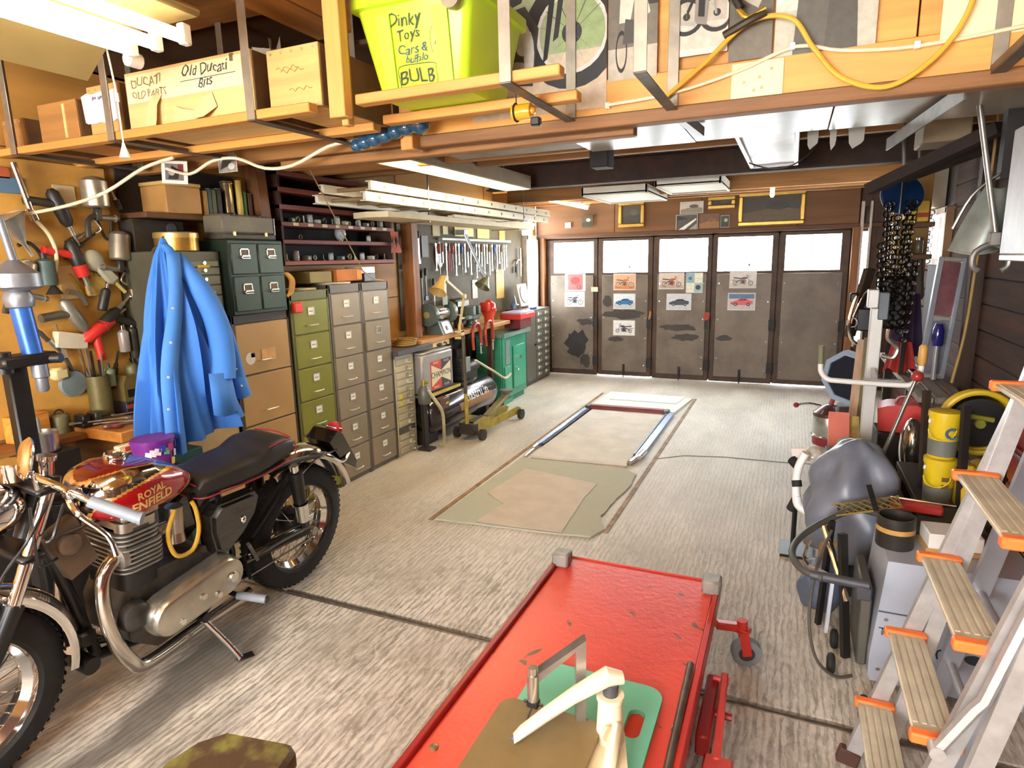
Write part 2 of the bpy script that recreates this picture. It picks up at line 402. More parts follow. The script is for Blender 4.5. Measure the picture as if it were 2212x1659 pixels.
# garage door: five leaves
LX = [-3.05, -2.335, -1.615, -.9, -.16, .58]
WX = [(-2.948, -2.396), (-2.266, -1.685), (-1.541, -.957), (-.84, -.231), (-.088, .488)]
dm = mat('#6a5d50', .5, 0, .14, 3, .04, None, '#7d6f60'); drk = mat('#4a3525', .6, 0, .3, 6, .05)
bolt = mat('#c9d3d2', .35, .6, .05); grime = mat('#2b2724', .7, 0, .3, 8)
for i in range(5):
    x0, x1 = LX[i]+.006, LX[i+1]-.006; a, b_ = WX[i]
    d = thing_s('door_%d' % (i+1))
    g = G(); g.box(x0, a, 8.1, 8.14, (.004, .012, .004, .006, .013)[i], 1.8, .003); g.box(b_, x1, 8.1, 8.14, (.004, .012, .004, .006, .013)[i], 1.8, .003); g.box(a, b_, 8.1, 8.14, 1.765, 1.8); g.box(a, b_, 8.1, 8.14, (.004, .012, .004, .006, .013)[i], 1.365); g.done('leaf_frame', drk, d)
    g = G(); g.box(x0+.055, x1-.05, 8.083, 8.1, .07, 1.335, .004); g.done('panel', dm, d)
    g = G(); g.box(a, b_, 8.118, 8.124, 1.365, 1.765); g.done('pane', glass, d)
    if i in (0, 1, 3):
        g = G(); g.box(lerp(a, b_, .58), lerp(a, b_, .62), 8.112, 8.118, 1.42, 1.45); g.done('sticker', paper('#8a857c'), d)
    if i == 4:
        g = G(); g.box(.19, .2, 8.11, 8.116, 1.37, 1.765); g.done('glazing_bar', mat('#d9d4de', .5), d)
    for zz in (1.22, 1.0, .78, .52, .3, .16):
        for xx in (x0+.085, x1-.08):
            if random.random() < (.75 if i > 1 else .35):
                g = G(); g.cyl((xx+random.uniform(-.012, .012), 8.083, zz), (xx, 8.077, zz), .009, n=8); g.done('bolt_head', bolt, d)
    for zz in (.72, .2):
        g = G(); g.box(x1-.06, x1+.02, 8.076, 8.083, zz-.06, zz+.06, .003); g.cyl((x1, 8.074, zz-.07), (x1, 8.074, zz+.07), .012, n=8); g.done('hinge', grime, d)
    if i in (1, 2, 3):
        g = G(); xx = lerp(x0, x1, .5); g.box(xx-.015, xx+.015, 8.07, 8.083, .03, .17, .003); g.cyl((xx, 8.065, .0), (xx, 8.065, .14), .008, n=8); g.done('floor_bolt', grime, d)
def blot(x, z, a, b_, par, seed, m=grime):
    rr = random.Random(seed); P = [(x+a*cos(t*2*pi/18)*rr.uniform(.65, 1.15), z+b_*sin(t*2*pi/18)*rr.uniform(.65, 1.15)) for t in range(18)]
    g = G(); g.prism(P, 8.0815, 8.083, 'y'); g.done('oil_stain', m, par)
D_ = {o.name: o for o in COL.objects if o.name.startswith('door_')}
sm_ = mat('#3b342e', .55, 0, .2, 6)
blot(-2.62, .42, .17, .22, D_['door_1'], 1, mat('#2e2a27', .5, 0, .3, 6)); blot(-2.5, .72, .12, .05, D_['door_1'], 2, sm_); blot(-2.5, .2, .08, .1, D_['door_1'], 3, sm_)
blot(-1.27, .67, .24, .05, D_['door_3'], 4, sm_); blot(-1.2, .55, .18, .05, D_['door_3'], 5, sm_); blot(-.72, .55, .1, .04, D_['door_4'], 6, sm_); blot(-1.97, .83, .3, .07, D_['door_2'], 7, sm_)
blot(-2.2, 1.0, .08, .08, D_['door_2'], 8, sm_); blot(-2.08, .5, .12, .04, D_['door_2'], 9, sm_)
for x0, x1, par, c in ((-1.66, -1.62, 'door_2', '#b0743a'), (-.98, -.9, 'door_3', '#a03a22')):
    g = G(); g.prism([(x0, .76), (x1-.01, .78), (x1, .86), (x0+.02, .88)], 8.07, 8.082, 'y'); g.done('latch', mat(c, .6), D_[par])
for i in range(1, 5):
    g = G(); g.box(LX[i]-.022, LX[i]+.022, 8.142, 8.16, .012, 1.82, .003); g.done('cover_strip', drk, D_['door_%d' % i])
g = G(); g.box(-3.2, 1.1, 8.142, 8.17, 1.78, 2.46); g.box(-3.2, -3.02, 8.142, 8.17, 0, 1.8); g.box(.55, .655, 8.142, 8.17, 0, 1.8); g.done('backing', mat('#3a2515', .8), wa)
# ceiling boards
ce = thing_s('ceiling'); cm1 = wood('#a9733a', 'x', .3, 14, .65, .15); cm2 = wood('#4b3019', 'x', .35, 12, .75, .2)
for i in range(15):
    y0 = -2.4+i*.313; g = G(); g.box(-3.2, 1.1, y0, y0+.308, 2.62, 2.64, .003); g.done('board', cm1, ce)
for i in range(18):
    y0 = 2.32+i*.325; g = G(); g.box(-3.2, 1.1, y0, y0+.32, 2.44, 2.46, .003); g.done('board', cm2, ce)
wm = mat('#9b9488', .3, 0, .12, 4)
for x0, x1, y1 in ((-.93, -.44, 3.12), (-.435, .1, 3.1), (.105, 1.05, 3.12)):
    g = G(); g.box(x0, x1, 2.33, y1, 2.068, 2.08, .002); g.done('panel', wm, ce)
g = G(); g.box(-1.75, -.935, 2.6, 3.3, 2.12, 2.13, .002); g.done('panel', mat('#8f8a78', .6, 0, .25, 5), ce)
g = G(); g.box(-3.3, 1.2, -2.5, 8.2, 2.66, 2.72); g.box(-3.3, -3.2, -2.4, 8.2, 2.5, 2.7); g.box(1.05, 1.15, -2.4, 8.2, 2.38, 2.7); g.box(-3.3, 1.2, 8.1, 8.2, 2.4, 2.7); g.box(-3.3, 1.2, -2.5, -2.4, 2.5, 2.7); struct(g, 'roof_deck', mat('#6b4524', .8))
# joists and the dark steel beam
jo = thing_s('joists')
jm = wood('#9a6a35', 'x', .3, 14, .65, .1)
for (x0, x1, y0, y1, z0, z1) in ((-3.2, -.6, 2.34, 2.39, 2.035, 2.13), (-3.2, -1.9, 2.6, 2.65, 2.1, 2.2), (-3.2, 1.05, 3.42, 3.47, 2.13, 2.26), (-3.2, 1.05, 3.85, 3.9, 2.16, 2.3), (-2.7, 1.05, 6.05, 6.1, 2.12, 2.26), (-3.2, 1.05, 6.75, 6.8, 2.16, 2.3), (-3.2, 1.05, 7.5, 7.55, 2.2, 2.36)):
    g = G(); g.box(x0, x1, y0, y1, z0, z1, .004); g.done('joist', jm, jo)
for (x0, x1, z0, z1, y0, m) in ((-1.42, 1.05, 2.005, 2.05, 2.26, '#7d542b'), (-2.2, -.55, 1.99, 2.03, 2.36, '#8a5e30')):
    g = G(); g.box(x0, x1, y0, y0+.06, z0, z1, .004); g.done('joist', wood(m, 'x'), jo)
g = G(); g.box(-2.4, 1.05, 5.0, 5.012, 2.13, 2.32); g.box(-2.4, 1.05, 4.95, 5.06, 2.13, 2.142); g.box(-2.4, 1.05, 4.95, 5.06, 2.308, 2.32); g.done('steel_beam', mat('#3b2416', .7, 0, .3, 8), jo)
g = G(); g.box(-1.86, -1.68, -2.4, 2.28, 2.47, 2.62, .006); g.done('beam', wood('#b87a3a', 'y', .25, 14, .6, 0), jo)
g = G(); g.box(-1.0, -.9, 3.3, 3.42, 2.02, 2.4, .005); g.done('hanger', mat('#1f1813', .7), jo)
# loft fascia of honey-coloured boards carrying the posters
fa = thing_s('trim_2'); fm = wood('#d79a4a', 'x', .2, 12, .5, .06)
for x0, x1 in ((-1.42, -.62), (-.615, .02), (.025, .29), (.295, 1.05)):
    g = G(); g.box(x0, x1, 2.295, 2.31, 2.16, 2.62, .002); g.done('board', fm, fa)
g = G(); g.box(-1.42, 1.05, 2.275, 2.33, 2.035, 2.165, .004); g.done('board', fm, fa)
for x0, x1, y0, y1, z0, m in ((-1.435, -1.38, 2.2, 2.28, 1.99, '#c68a44'),):
    g = G(); g.box(x0, x1, y0, y1, z0, 2.62, .004); g.done('post', wood(m, 'z', .2, 14, .55, .05), fa)
# ---------------------------------------------------------------- lamps
tube_m = mat('#fff3dc', .4, 0, 0, em=TUBE*.6); tube_c = mat('#fff8ee', .4, 0, 0, em=TUBE*1.5); tube_f = mat('#ffedcc', .4, 0, 0, em=TUBE*1.9); lampw = mat('#efe6d2', .45, 0, .06); lampd = mat('#5a5148', .5)
def fitting(name, label, loc, L, tubes, body=None, w=.06, em=None, rz=0, hm=None):
    t = thing(name, label, 'lamp', loc, rz)
    g = G(); (body or (lambda g: g.box(-w/2, w/2, 0, L, .03, .075, .006)))(g); g.done('housing', hm or lampw, t)
    for x, z in tubes:
        g = G(); g.cyl((x, .05, z), (x, L-.05, z), .018, n=10); g.done('tube', em or tube_m, t)
        for y in (.02, L-.05):
            g = G(); g.box(x-.013, x+.013, y, y+.03, z-.02, z+.035, .004); g.done('tube_holder', lampw, t)
    return t
def troughs(g):
    g.box(-.20, .20, -.02, 1.36, .06, .085, .01)
    g.prism([(-.33, -.03), (-.325, -.04), (-.19, .06), (-.2, .07)], -.02, 1.36, 'y')
t = fitting('fluorescent_lamp', 'bright three tube ceiling lamp with cream reflector above the shelf boxes', (-1.755, .06, 2.185), 1.36, [(-.06, .005), (.045, .005), (.16, .005)], troughs, em=mat('#fff0d4', .4, 0, 0, em=TUBE*.28), hm=mat('#9a8450', .6, 0, .06))
g = G(); g.cyl((-.13, 1.36, 0), (-.13, 1.4, 0), .022, n=12); g.cyl((-.13, 1.40, 0), (-.13, 1.403, 0), .012, n=10); g.done('end_knob', lampw, t)
g = G(); g.tube([(-.22, 1.36, .05), (-.24, 1.38, .02), (-.24, 1.39, -.08)], .003, 6); g.cyl((-.24, 1.39, -.08), (-.24, 1.39, -.105), .006, n=8)
g.tube([(-.24, 1.39, -.1), (-.24, 1.39, -.2), (-.24, 1.39, -.235)], .0025, 6); g.lathe([(.004, 0), (.006, -.01), (.016, -.04), (.016, -.045)], (-.24, 1.39, -.23), n=12); g.done('pull_cord', mat('#f1ead2', .5), t)
t = thing('fluorescent_lamp', 'long trough lamp with glowing tube hanging above the ladder', 'lamp', (-2.03, 3.05, 2.1))
lit = mat('#f3e3b8', .4, 0, .05)
g = G(); g.prism([(-.12, 0), (-.11, 0), (-.05, .085), (.05, .085), (.098, 0), (.108, 0), (.06, .1), (-.06, .1)], 0, 1.72, 'y'); g.prism([(-.115, 0), (.1, 0), (.055, .09), (-.055, .09)], 1.72, 1.73, 'y'); g.prism([(-.115, 0), (.1, 0), (.055, .09), (-.055, .09)], -.01, 0, 'y'); g.done('reflector', lit, t)
g = G(); g.box(.098, .104, 0, 1.73, 0, .1); g.done('side_panel', mat('#8d7450', .5), t)
g = G(); g.cyl((.05, .06, .035), (.05, 1.68, .035), .016, n=10); g.done('tube', tube_f, t)
for y in (.25, 1.45):
    g = G(); g.cyl((0, y, .1), (0, y, .34), .003, n=6); g.done('hanging_wire', steel(), t)
t = fitting('fluorescent_lamp', 'bare white tube batten lamp near the left end of the garage door', (-2.4, 6.36, 2.16), 1.5, [(0, .012)], em=tube_f)
t = thing('filament_lamp', 'warm glowing tube bulb hanging in front of the gilt framed picture', 'lamp', (-.2, 6.1, 2.24))
g = G(); g.cyl((0, 0, 0), (0, 0, -.045), .025, .02, 12); g.cyl((0, 0, 0), (0, 0, .08), .006, n=6); g.done('bulb_holder', blk(), t)
g = G(); g.lathe([(.008, -.045), (.018, -.06), (.018, -.185), (.008, -.2)], n=12); g.done('bulb', mat('#ffb765', .4, 0, 0, em=22), t)
# unseen lamps added behind the photographer to light the foreground
fitting('fluorescent_lamp', 'added twin tube batten lamp out of view on the ceiling over the stepladder', (.45, -.9, 2.5), 1.5, [(-.03, .012), (.03, .012)], w=.12, em=tube_c)
fitting('fluorescent_lamp', 'added twin tube batten lamp out of view on the ceiling behind the motorcycle shelf', (-2.3, -1.9, 2.5), 1.5, [(-.03, .012), (.03, .012)], w=.12, em=tube_c)
fitting('fluorescent_lamp', 'added twin tube batten lamp out of view on the ceiling behind the red lift table', (-.7, -1.7, 2.5), 1.5, [(-.03, .012), (.03, .012)], w=.12, em=tube_c)
# two white trays hung under the far joists
def tray(lab, x0, x1, y0, y1, z, lip):
    t = thing('hanging_tray', lab, 'tray', ((x0+x1)/2, (y0+y1)/2, z)); w, d = (x1-x0)/2, (y1-y0)/2
    g = G(); g.box(-w, w, -d, d, .012, .022); g.box(-w, -w+.02, -d, d, 0, lip, .003); g.box(w-.02, w, -d, d, 0, lip, .003); g.box(-w, w, -d, -d+.02, 0, lip, .003); g.box(-w, w, d-.02, d, 0, lip, .003); g.done('body', mat('#d9d2c4', .5, 0, .06), t)
    for x in (-w+.05, w-.05):
        g = G(); g.cyl((x, 0, .02), (x, 0, .24), .003, n=6); g.done('hanging_wire', steel(), t)
tray('white shallow tray hung under the joists beside the bare tube lamp', -1.74, -1.16, 5.5, 6.45, 2.09, .075)
tray('white shallow tray hung under the joists nearest the bulb', -1.07, -.55, 5.35, 6.1, 2.11, .085)
t = thing('light_box', 'white rectangular light box hung below the joists above the bulb', 'light fitting', (-.14, 3.75, 2.085))
g = G(); g.box(-.14, .135, -.63, .63, .012, .02); g.box(-.14, -.118, -.63, .63, 0, .09, .003); g.box(.113, .135, -.63, .63, 0, .09, .003); g.box(-.14, .135, -.63, -.61, 0, .09, .003); g.box(-.14, .135, .61, .63, 0, .09, .003); g.done('casing', mat('#dcdde2', .35, 0, .06), t)
g = G(); g.tube([(-.13, .35, .0), (-.02, .38, -.035), (.1, .36, -.03), (.2, .3, .03), (.24, .25, .1)], .004, 6); g.done('flex', blk(), t)
# ================================================================ LOFT RACK AND POSTERS
bw = wood('#c79d5c', 'x', .22, 16, .6, .08); bw2 = wood('#d8b676', 'x', .15, 14, .6, .08); bw3 = wood('#a8763c', 'x', .25, 14, .6, .08)
grm = mat('#9a9180', .45, .7, .15, 14)
# five galvanised U brackets, each front strap + arm + rear strap
for i, (x, lab) in enumerate(((-3.02, 'galvanised U bracket of the loft rack left of the small plain box'), (-2.40, 'galvanised U bracket between the box with the white sheet and the long box'), (-1.69, 'galvanised U bracket between the long box and the square nailed box'), (-.755, 'galvanised U bracket at the right end of the bright green tub'), (-.40, 'galvanised U bracket in front of the standing rider poster'), (.49, 'galvanised U bracket at the far right of the loft fascia'))):
    y0 = 1.70 if i < 4 else (1.78 if i == 4 else 1.62)
    t = thing('rack_bracket', lab, 'bracket', (x, 0, 0), group='brackets of the loft rack')
    g = G(); g.box(-.018, .018, y0-.004, y0, 2.04, 2.62, .001); g.box(-.018, -.014, y0, y0+.025, 2.04, 2.62); g.done('front_strap', grm, t)
    g = G(); g.box(-.018, .018, y0-.004, 2.27, 2.036, 2.04, .001); g.box(-.018, -.014, y0, 2.27, 2.04, 2.06); g.done('arm', mat('#6e6458', .5, .6, .2, 14), t)
    g = G(); g.box(-.018, .018, 2.266, 2.27, 2.04, 2.62, .001); g.done('rear_strap', grm, t)
for nm, x0, x1, y0, y1, lab in (('batten', -3.2, -1.45, 1.705, 1.75, 'long orange batten along the front of the box rack'), ('batten', -3.2, -1.45, 2.05, 2.1, 'long orange batten along the back of the box rack'), ('batten', -1.27, -.60, 1.706, 1.75, 'upper planed batten under the front of the bright green tub'), ('batten', -1.36, -.64, 1.98, 2.03, 'lower planed batten behind the amber lamp under the green tub')):
    g = G(); z0 = 2.041; g.box(x0, x1, y0, y1, z0, z0+.03, .003); tag(g.done(nm, wood('#cf9247', 'x', .18, 16, .5, .05)), lab, 'batten')
def wbox(lab, x0, x1, z1, y0=1.765, y1=2.18, m=bw, lid=0, nails=True, name='wooden_box', z0=2.072, div=0):
    t = thing(name, lab, 'box', ((x0+x1)/2, y0, z0)); w = (x1-x0)/2; h = z1-z0; d = y1-y0
    g = G(); g.box(-w, w, 0, .012, 0, h, .002); g.done('front_panel', m, t)
    g = G(); g.box(-w, -w+.012, .0125, d-.0125, 0, h, .002); g.done('side_panel', m, t)
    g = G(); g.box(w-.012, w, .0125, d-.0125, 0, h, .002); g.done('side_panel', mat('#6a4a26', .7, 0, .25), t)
    g = G(); g.box(-w, w, d-.012, d, 0, h, .002); g.box(-w+.012, w-.012, .0125, d-.0125, 0, .012); g.done('back_and_base', m, t)
    if nails:
        g = G()
        for zz in (.014, h-.014):
            for k in range(5): xx = lerp(-w+.02, w-.02, k/4); g.cyl((xx, 0, zz), (xx, -.0025, zz), .0045, n=7)
        g.done('nail_heads', mat('#e6dcc2', .3, .8, .05), t, kind='stuff')
    return t, w, h
ink = mat('#3d3a44', .7, 0, 0); faint = mat('#8d7448', .7, 0, 0)
wbox('brown wooden box at the far left end of the loft rack', -3.19, -3.04, 2.20, m=bw3)
t, w, h = wbox('small plain wooden box with an upright cleat, left of the box with the white sheet', -2.93, -2.68, 2.235, m=bw3, nails=False)
g = G(); g.box(.04, .055, -.004, 0, .02, .15); g.done('cleat', bw2, t)
t, w, h = wbox('wooden box with a white plastic sheet on its front', -2.605, -2.42, 2.265, m=bw)
g = G(); N_ = 8
A = [(lerp(-w-.015, w+.003, k/N_), -.004-.003*(k % 2), .165+.004*sin(k*2)) for k in range(N_+1)]; B = [(lerp(-w-.002, w+.004, k/N_), -.003-.004*((k+1) % 2), .055+.006*sin(k*3)) for k in range(N_+1)]
g.strip(A, B); g.strip([A[0], B[0]], [(-w-.028, -.006, .16), (-w-.01, -.012, .06)]); g.done('plastic_sheet', mat('#d9dbe2', .25, 0, .05), t)
text('Brk  Linings', .018, ink, t, (-.01, -.0095, .145), sx=1, shear=.2, hand=.12)
t, w, h = wbox('long wooden box with handwritten old paper labels and torn card', -2.375, -1.735, 2.285, m=bw2)
g = G(); g.box(-w+.01, w-.04, -.003, 0, h*.48, h-.012); g.done('paper_label', mat('#e6d3a0', .8, 0, .08, 9), t)
text('DUCATI', .045, faint, t, (-.2, -.004, h*.80), shear=.1, hand=.1); text('OLD PARTS', .036, faint, t, (-.19, -.004, h*.6), shear=.1, hand=.1)
text('Old Ducati', .05, ink, t, (.1, -.004, h*.83), shear=.25, hand=.1); text('Bits', .048, ink, t, (.1, -.004, h*.63), shear=.25, hand=.1)
g = G(); g.box(-.02, .25, -.0042, -.0036, h*.69, h*.7); g.done('rule', ink, t)
g = G(); g.strip([(-.17, -.004, .12), (-.19, -.02, .08), (-.2, -.022, .03), (-.2, -.04, -.035), (-.17, -.07, -.042)], [(-.12, -.004, .12), (-.135, -.02, .08), (-.14, -.024, .03), (-.135, -.045, -.03), (-.11, -.075, -.035)])
g.strip([(-.06, -.004, .07), (0, -.025, .05), (.05, -.02, .04), (.09, -.01, .08)], [(-.1, -.004, .04), (-.06, -.015, .01), (.06, -.025, .005), (.12, -.01, .04)])
g.strip([(.08, -.006, .085), (.1, -.02, .08), (.13, -.004, .095)], [(.05, -.03, .01), (.11, -.035, .01), (.15, -.006, .045)]); g.done('torn_card', mat('#dfc084', .8, 0, .1), t)
g = G(); g.box(.23, .245, -.006, 0, h-.03, h-.005); g.done('catch', steel(), t)
t, w, h = wbox('square plywood box with two rows of nails beside the green tub', -1.665, -1.445, 2.265, m=bw)
g = G()
for zz, x0 in ((.13, -.07), (.12, -.05), (.06, -.02)): g.tube([(x0+.012*k, -.0015, zz+.006*sin(2.3*k)) for k in range(9)], .0012, 4, 3)
g.done('faded_writing', mat('#a9794a', .7, 0, 0), t, kind='stuff')
t = thing('plastic_bundle', 'crumpled clear plastic bag sticking out above the long wooden box', 'bag', (-1.97, 1.95, 2.285))
g = G(); rr = random.Random(3)
for k in range(9):
    a = rr.uniform(-.16, .16); g.add([(a, rr.uniform(-.05, .05), 0), (a+rr.uniform(-.05, .05), rr.uniform(-.05, .05), rr.uniform(.05, .11)), (a+.06, rr.uniform(-.05, .05), rr.uniform(.03, .1)), (a+.05, 0, 0)], [(0, 1, 2), (0, 2, 3)])
g.done('film', mat('#b9b09c', .25, 0, .2, 9), t, kind='stuff')
t = thing('cardboard_flap_box', 'open brown carton peeping out between the white sheet box and the plastic bag', 'box', (-2.2, 2.0, 2.285)); g = G(); g.box(-.07, .07, -.06, .06, 0, .035, .002); g.quad((-.07, -.06, .035), (.07, -.06, .035), (.05, -.09, .05), (-.08, -.09, .045)); g.quad((-.07, .06, .035), (.0, .0, .075), (.07, .06, .035)); g.done('carton', mat('#b3844a', .8, 0, .1), t)
# bright green storage tub
t = thing('storage_tub', 'bright lime green plastic storage tub with handwriting on its front', 'tub', (-1.095, 1.77, 2.074))
lime = mat('#c4e62e', .35, 0, .05, 3); W2 = .215
def tubring(z, k, y0, y1): return [(-W2*k, y0, z), (W2*k, y0, z), (W2*k, y1, z), (-W2*k, y1, z)]
def rr3(w, y0, y1, z): return [(p[0], p[1], z) for p in rrect(-w, w, y0, y1, .03, 3)]
g = G(); g.rings([rr3(.150, .05, .35, 0), rr3(.155, .045, .36, .01), rr3(.2, 0, .4, .25), rr3(.216, -.018, .418, .252), rr3(.216, -.018, .418, .285), rr3(.21, -.01, .41, .285), rr3(.195, .008, .39, .25), rr3(.15, .055, .345, .012)], cap=True); g.done('body', lime, t)
for x in (-.1, .1):
    g = G(); g.prism([(x-.02, .02), (x+.02, .02), (x+.026, .23), (x-.026, .23)], -.004, .0, 'y'); o = g.done('rib', lime, t); o.rotation_euler = (radians(11), 0, 0); o.location = (0, .043, 0)
hw = mat('#2c3b2a', .6, 0, 0); hb = mat('#2b3f63', .6, 0, 0)
wp = lambda co: Vector((co.x, .0465-co.z*.188-.003+(-.001), co.z))
for s_, z, x, sz, m, sh in (('Dinky', .205, -.03, .05, hw, .2), ('Toys', .165, -.02, .042, hw, .15), ('Cars &', .125, -.01, .038, hb, .2), ('buffalo', .098, .0, .03, hb, .25), ('BULB', .05, -.005, .055, mat('#1d2226', .5, 0, 0), .02), ('Red', .178, .085, .02, hb, .1), ('k', .135, .075, .03, hb, .3)):
    text(s_, sz, m, t, (x, 0, z), shear=sh, warp=wp, ext=0, bold=0, hand=.07)
g = G(); Q = [(-.065, .082), (-.069, .05), (-.06, .018), (.0, .014), (.06, .022), (.064, .06), (.06, .08), (0, .084)]; g.tube([tuple(wp(Vector((x, 0, z)))) for x, z in Q], .0009, 4, 3, True); g.tube([tuple(wp(Vector((x, 0, z)))) for x, z in ((.06, .105), (.055, .14), (.06, .165), (.07, .175))], .0007, 4, 3); g.done('drawn_box', hw, t)
t = thing('hanging_pulley', 'small round grey pulley hooked over the right rim of the green tub', 'pulley', (-.94, 1.735, 2.30)); g = G(); g.cyl((0, 0, 0), (0, .02, 0), .03, n=16); g.cyl((0, -.004, 0), (0, .024, 0), .008, n=10); g.done('wheel', mat('#8d8468', .6, 0, .2), t); g = G(); g.box(-.008, .008, -.004, .0, 0, .07); g.done('strap', steel(), t)
for x0, x1, y0, y1, lab in ((-1.372, -1.345, 1.765, 1.80, 'narrow orange upright left of the green tub'), (-1.335, -1.275, 1.66, 1.70, 'broad orange upright touching the left side of the green tub')):
    g = G(); g.box(x0, x1, y0, y1, 2.0, 2.62, .003); tag(g.done('post', wood('#c98f48', 'z', .2, 14, .55, .05)), lab, 'post')
# ---- posters: flat prints, each a sheet with its printed picture
def poster(name, lab, x0, x1, z0, z1, y, draw, sheet='#d8d2c5', cat='poster', tilt=0, th=.0015, grp=None, frame=None):
    t = thing(name, lab, cat, ((x0+x1)/2, y, (z0+z1)/2), rot=(0, tilt, 0), group=grp); w, h = (x1-x0)/2, (z1-z0)/2
    g = G(); g.box(-w, w, -th, 0, -h, h); g.done('sheet', mat(sheet, .55, 0, .06, 6), t)
    if draw:
        g = G(); ms = []; cnt = [0]
        def P(pts, col):
            if col not in ms: ms.append(col)
            g.m = ms.index(col); cnt[0] += 1
            Y = -th-.0002-.00006*cnt[0]
            g.add([(max(-w, min(w, x*w)), Y, max(-h, min(h, z*h))) for x, z in pts], [list(range(len(pts)))])
        def ring(cx, cz, r, wd, col, asp=None, n=24):
            a = h/w if asp is None else asp
            if col not in ms: ms.append(col)
            g.m = ms.index(col); cnt[0] += 1; Y = -th-.0002-.00006*cnt[0]; vs = []
            for k in range(n):
                for q in (r, r-wd):
                    x = cx+q*a*cos(2*pi*k/n); z = cz+q*sin(2*pi*k/n); vs.append((max(-w, min(w, x*w)), Y, max(-h, min(h, z*h))))
            g.add(vs, [(2*k, 2*((k+1) % n), 2*((k+1) % n)+1, 2*k+1) for k in range(n)])
        draw(P, ring, h/w)
        g.done('print', [mat(c, .5, 0, .12, 30) for c in ms], t, kind='stuff' if name == 'old_paper' else None)
    return t
R4 = lambda a, b, c, d: [(a, c), (b, c), (b, d), (a, d)]
def d_bike(body, bg_='#d9d4c8', dark='#25221f', eng='#77736c', gnd=None, flip=1, R=.34, wid=.07):
    def f(P, ring, a):
        F = lambda pts: [(x*flip, z) for x, z in pts]
        P(R4(-.94, .94, -.9, .9), bg_)
        if gnd: P(R4(-.94, .94, -.9, -.5), gnd)
        for cx in (-.55, .58):
            ring(cx*flip, -.38, R, wid, dark); ring(cx*flip, -.38, R-wid, .02, '#b9b6ae'); ring(cx*flip, -.38, .06, .06, dark)
            for k in range(6):
                t_ = pi*k/6; P([(cx*flip+R*a*cos(t_)*.8, -.38+R*sin(t_)*.8), (cx*flip+.01+R*a*cos(t_)*.8, -.38+R*sin(t_)*.8), (cx*flip-R*a*cos(t_)*.8, -.38-R*sin(t_)*.8)], '#8b877e')
        P(F([(-.25, -.5), (.2, -.55), (.3, -.1), (.15, .1), (-.22, .05)]), eng); P(F([(-.12, -.4), (.12, -.42), (.14, -.05), (-.1, -.02)]), dark)
        P(F([(.5, -.4), (.58, -.4), (.36, .45), (.28, .45)]), '#9c988f')
        P(F([(-.55, -.3), (-.5, -.36), (-.1, .0), (-.2, .05)]), dark); P(F([(-.2, -.55), (-.75, -.5), (-.78, -.44), (-.2, -.47)]), '#aaa69c')
        P(F([(-.1, .06), (.3, .12), (.36, .26), (.2, .36), (-.05, .3), (-.14, .18)]), body)
        P(F([(-.7, .18), (-.14, .1), (-.1, .22), (-.5, .3), (-.72, .32)]), dark)
        P(F([(.22, .5), (.42, .42), (.44, .47), (.24, .56)]), dark); P(F([(.36, .28), (.48, .24), (.52, .36), (.42, .42)]), '#c9c6bd')
        P(F([(-.88, -.1), (-.8, .0), (-.55, .04), (-.3, -.05), (-.32, -.09), (-.55, -.03), (-.78, -.08)]), body)
    return f
def d_car(body, bg_='#cdd3d6', gnd='#a9a9a6', win='#2e3236', sky=None):
    def f(P, ring, a):
        P(R4(-.92, .92, -.88, .88), bg_); P(R4(-.92, .92, -.88, -.2), gnd)
        if sky: P(R4(-.92, .92, .35, .88), sky)
        P([(-.8, -.28), (-.78, -.05), (-.62, .06), (-.35, .13), (-.1, .34), (.3, .36), (.55, .16), (.78, .12), (.82, -.06), (.78, -.26), (.5, -.36), (-.35, -.4)], body)
        P([(-.27, .13), (-.07, .29), (.1, .30), (.1, .12)], win); P([(.13, .12), (.13, .3), (.27, .31), (.45, .14)], win); P([(-.78, -.2), (-.5, -.24), (-.5, -.33), (-.72, -.3)], win)
        for cx in (-.42, .5): ring(cx, -.3, .2, .2, '#1d1c1b'); ring(cx, -.3, .1, .1, '#9a9a98')
        P([(-.74, -.02), (-.6, .02), (-.6, .08), (-.72, .06)], '#e4e6e4')
    return f
YF = 2.274; YB = 2.293
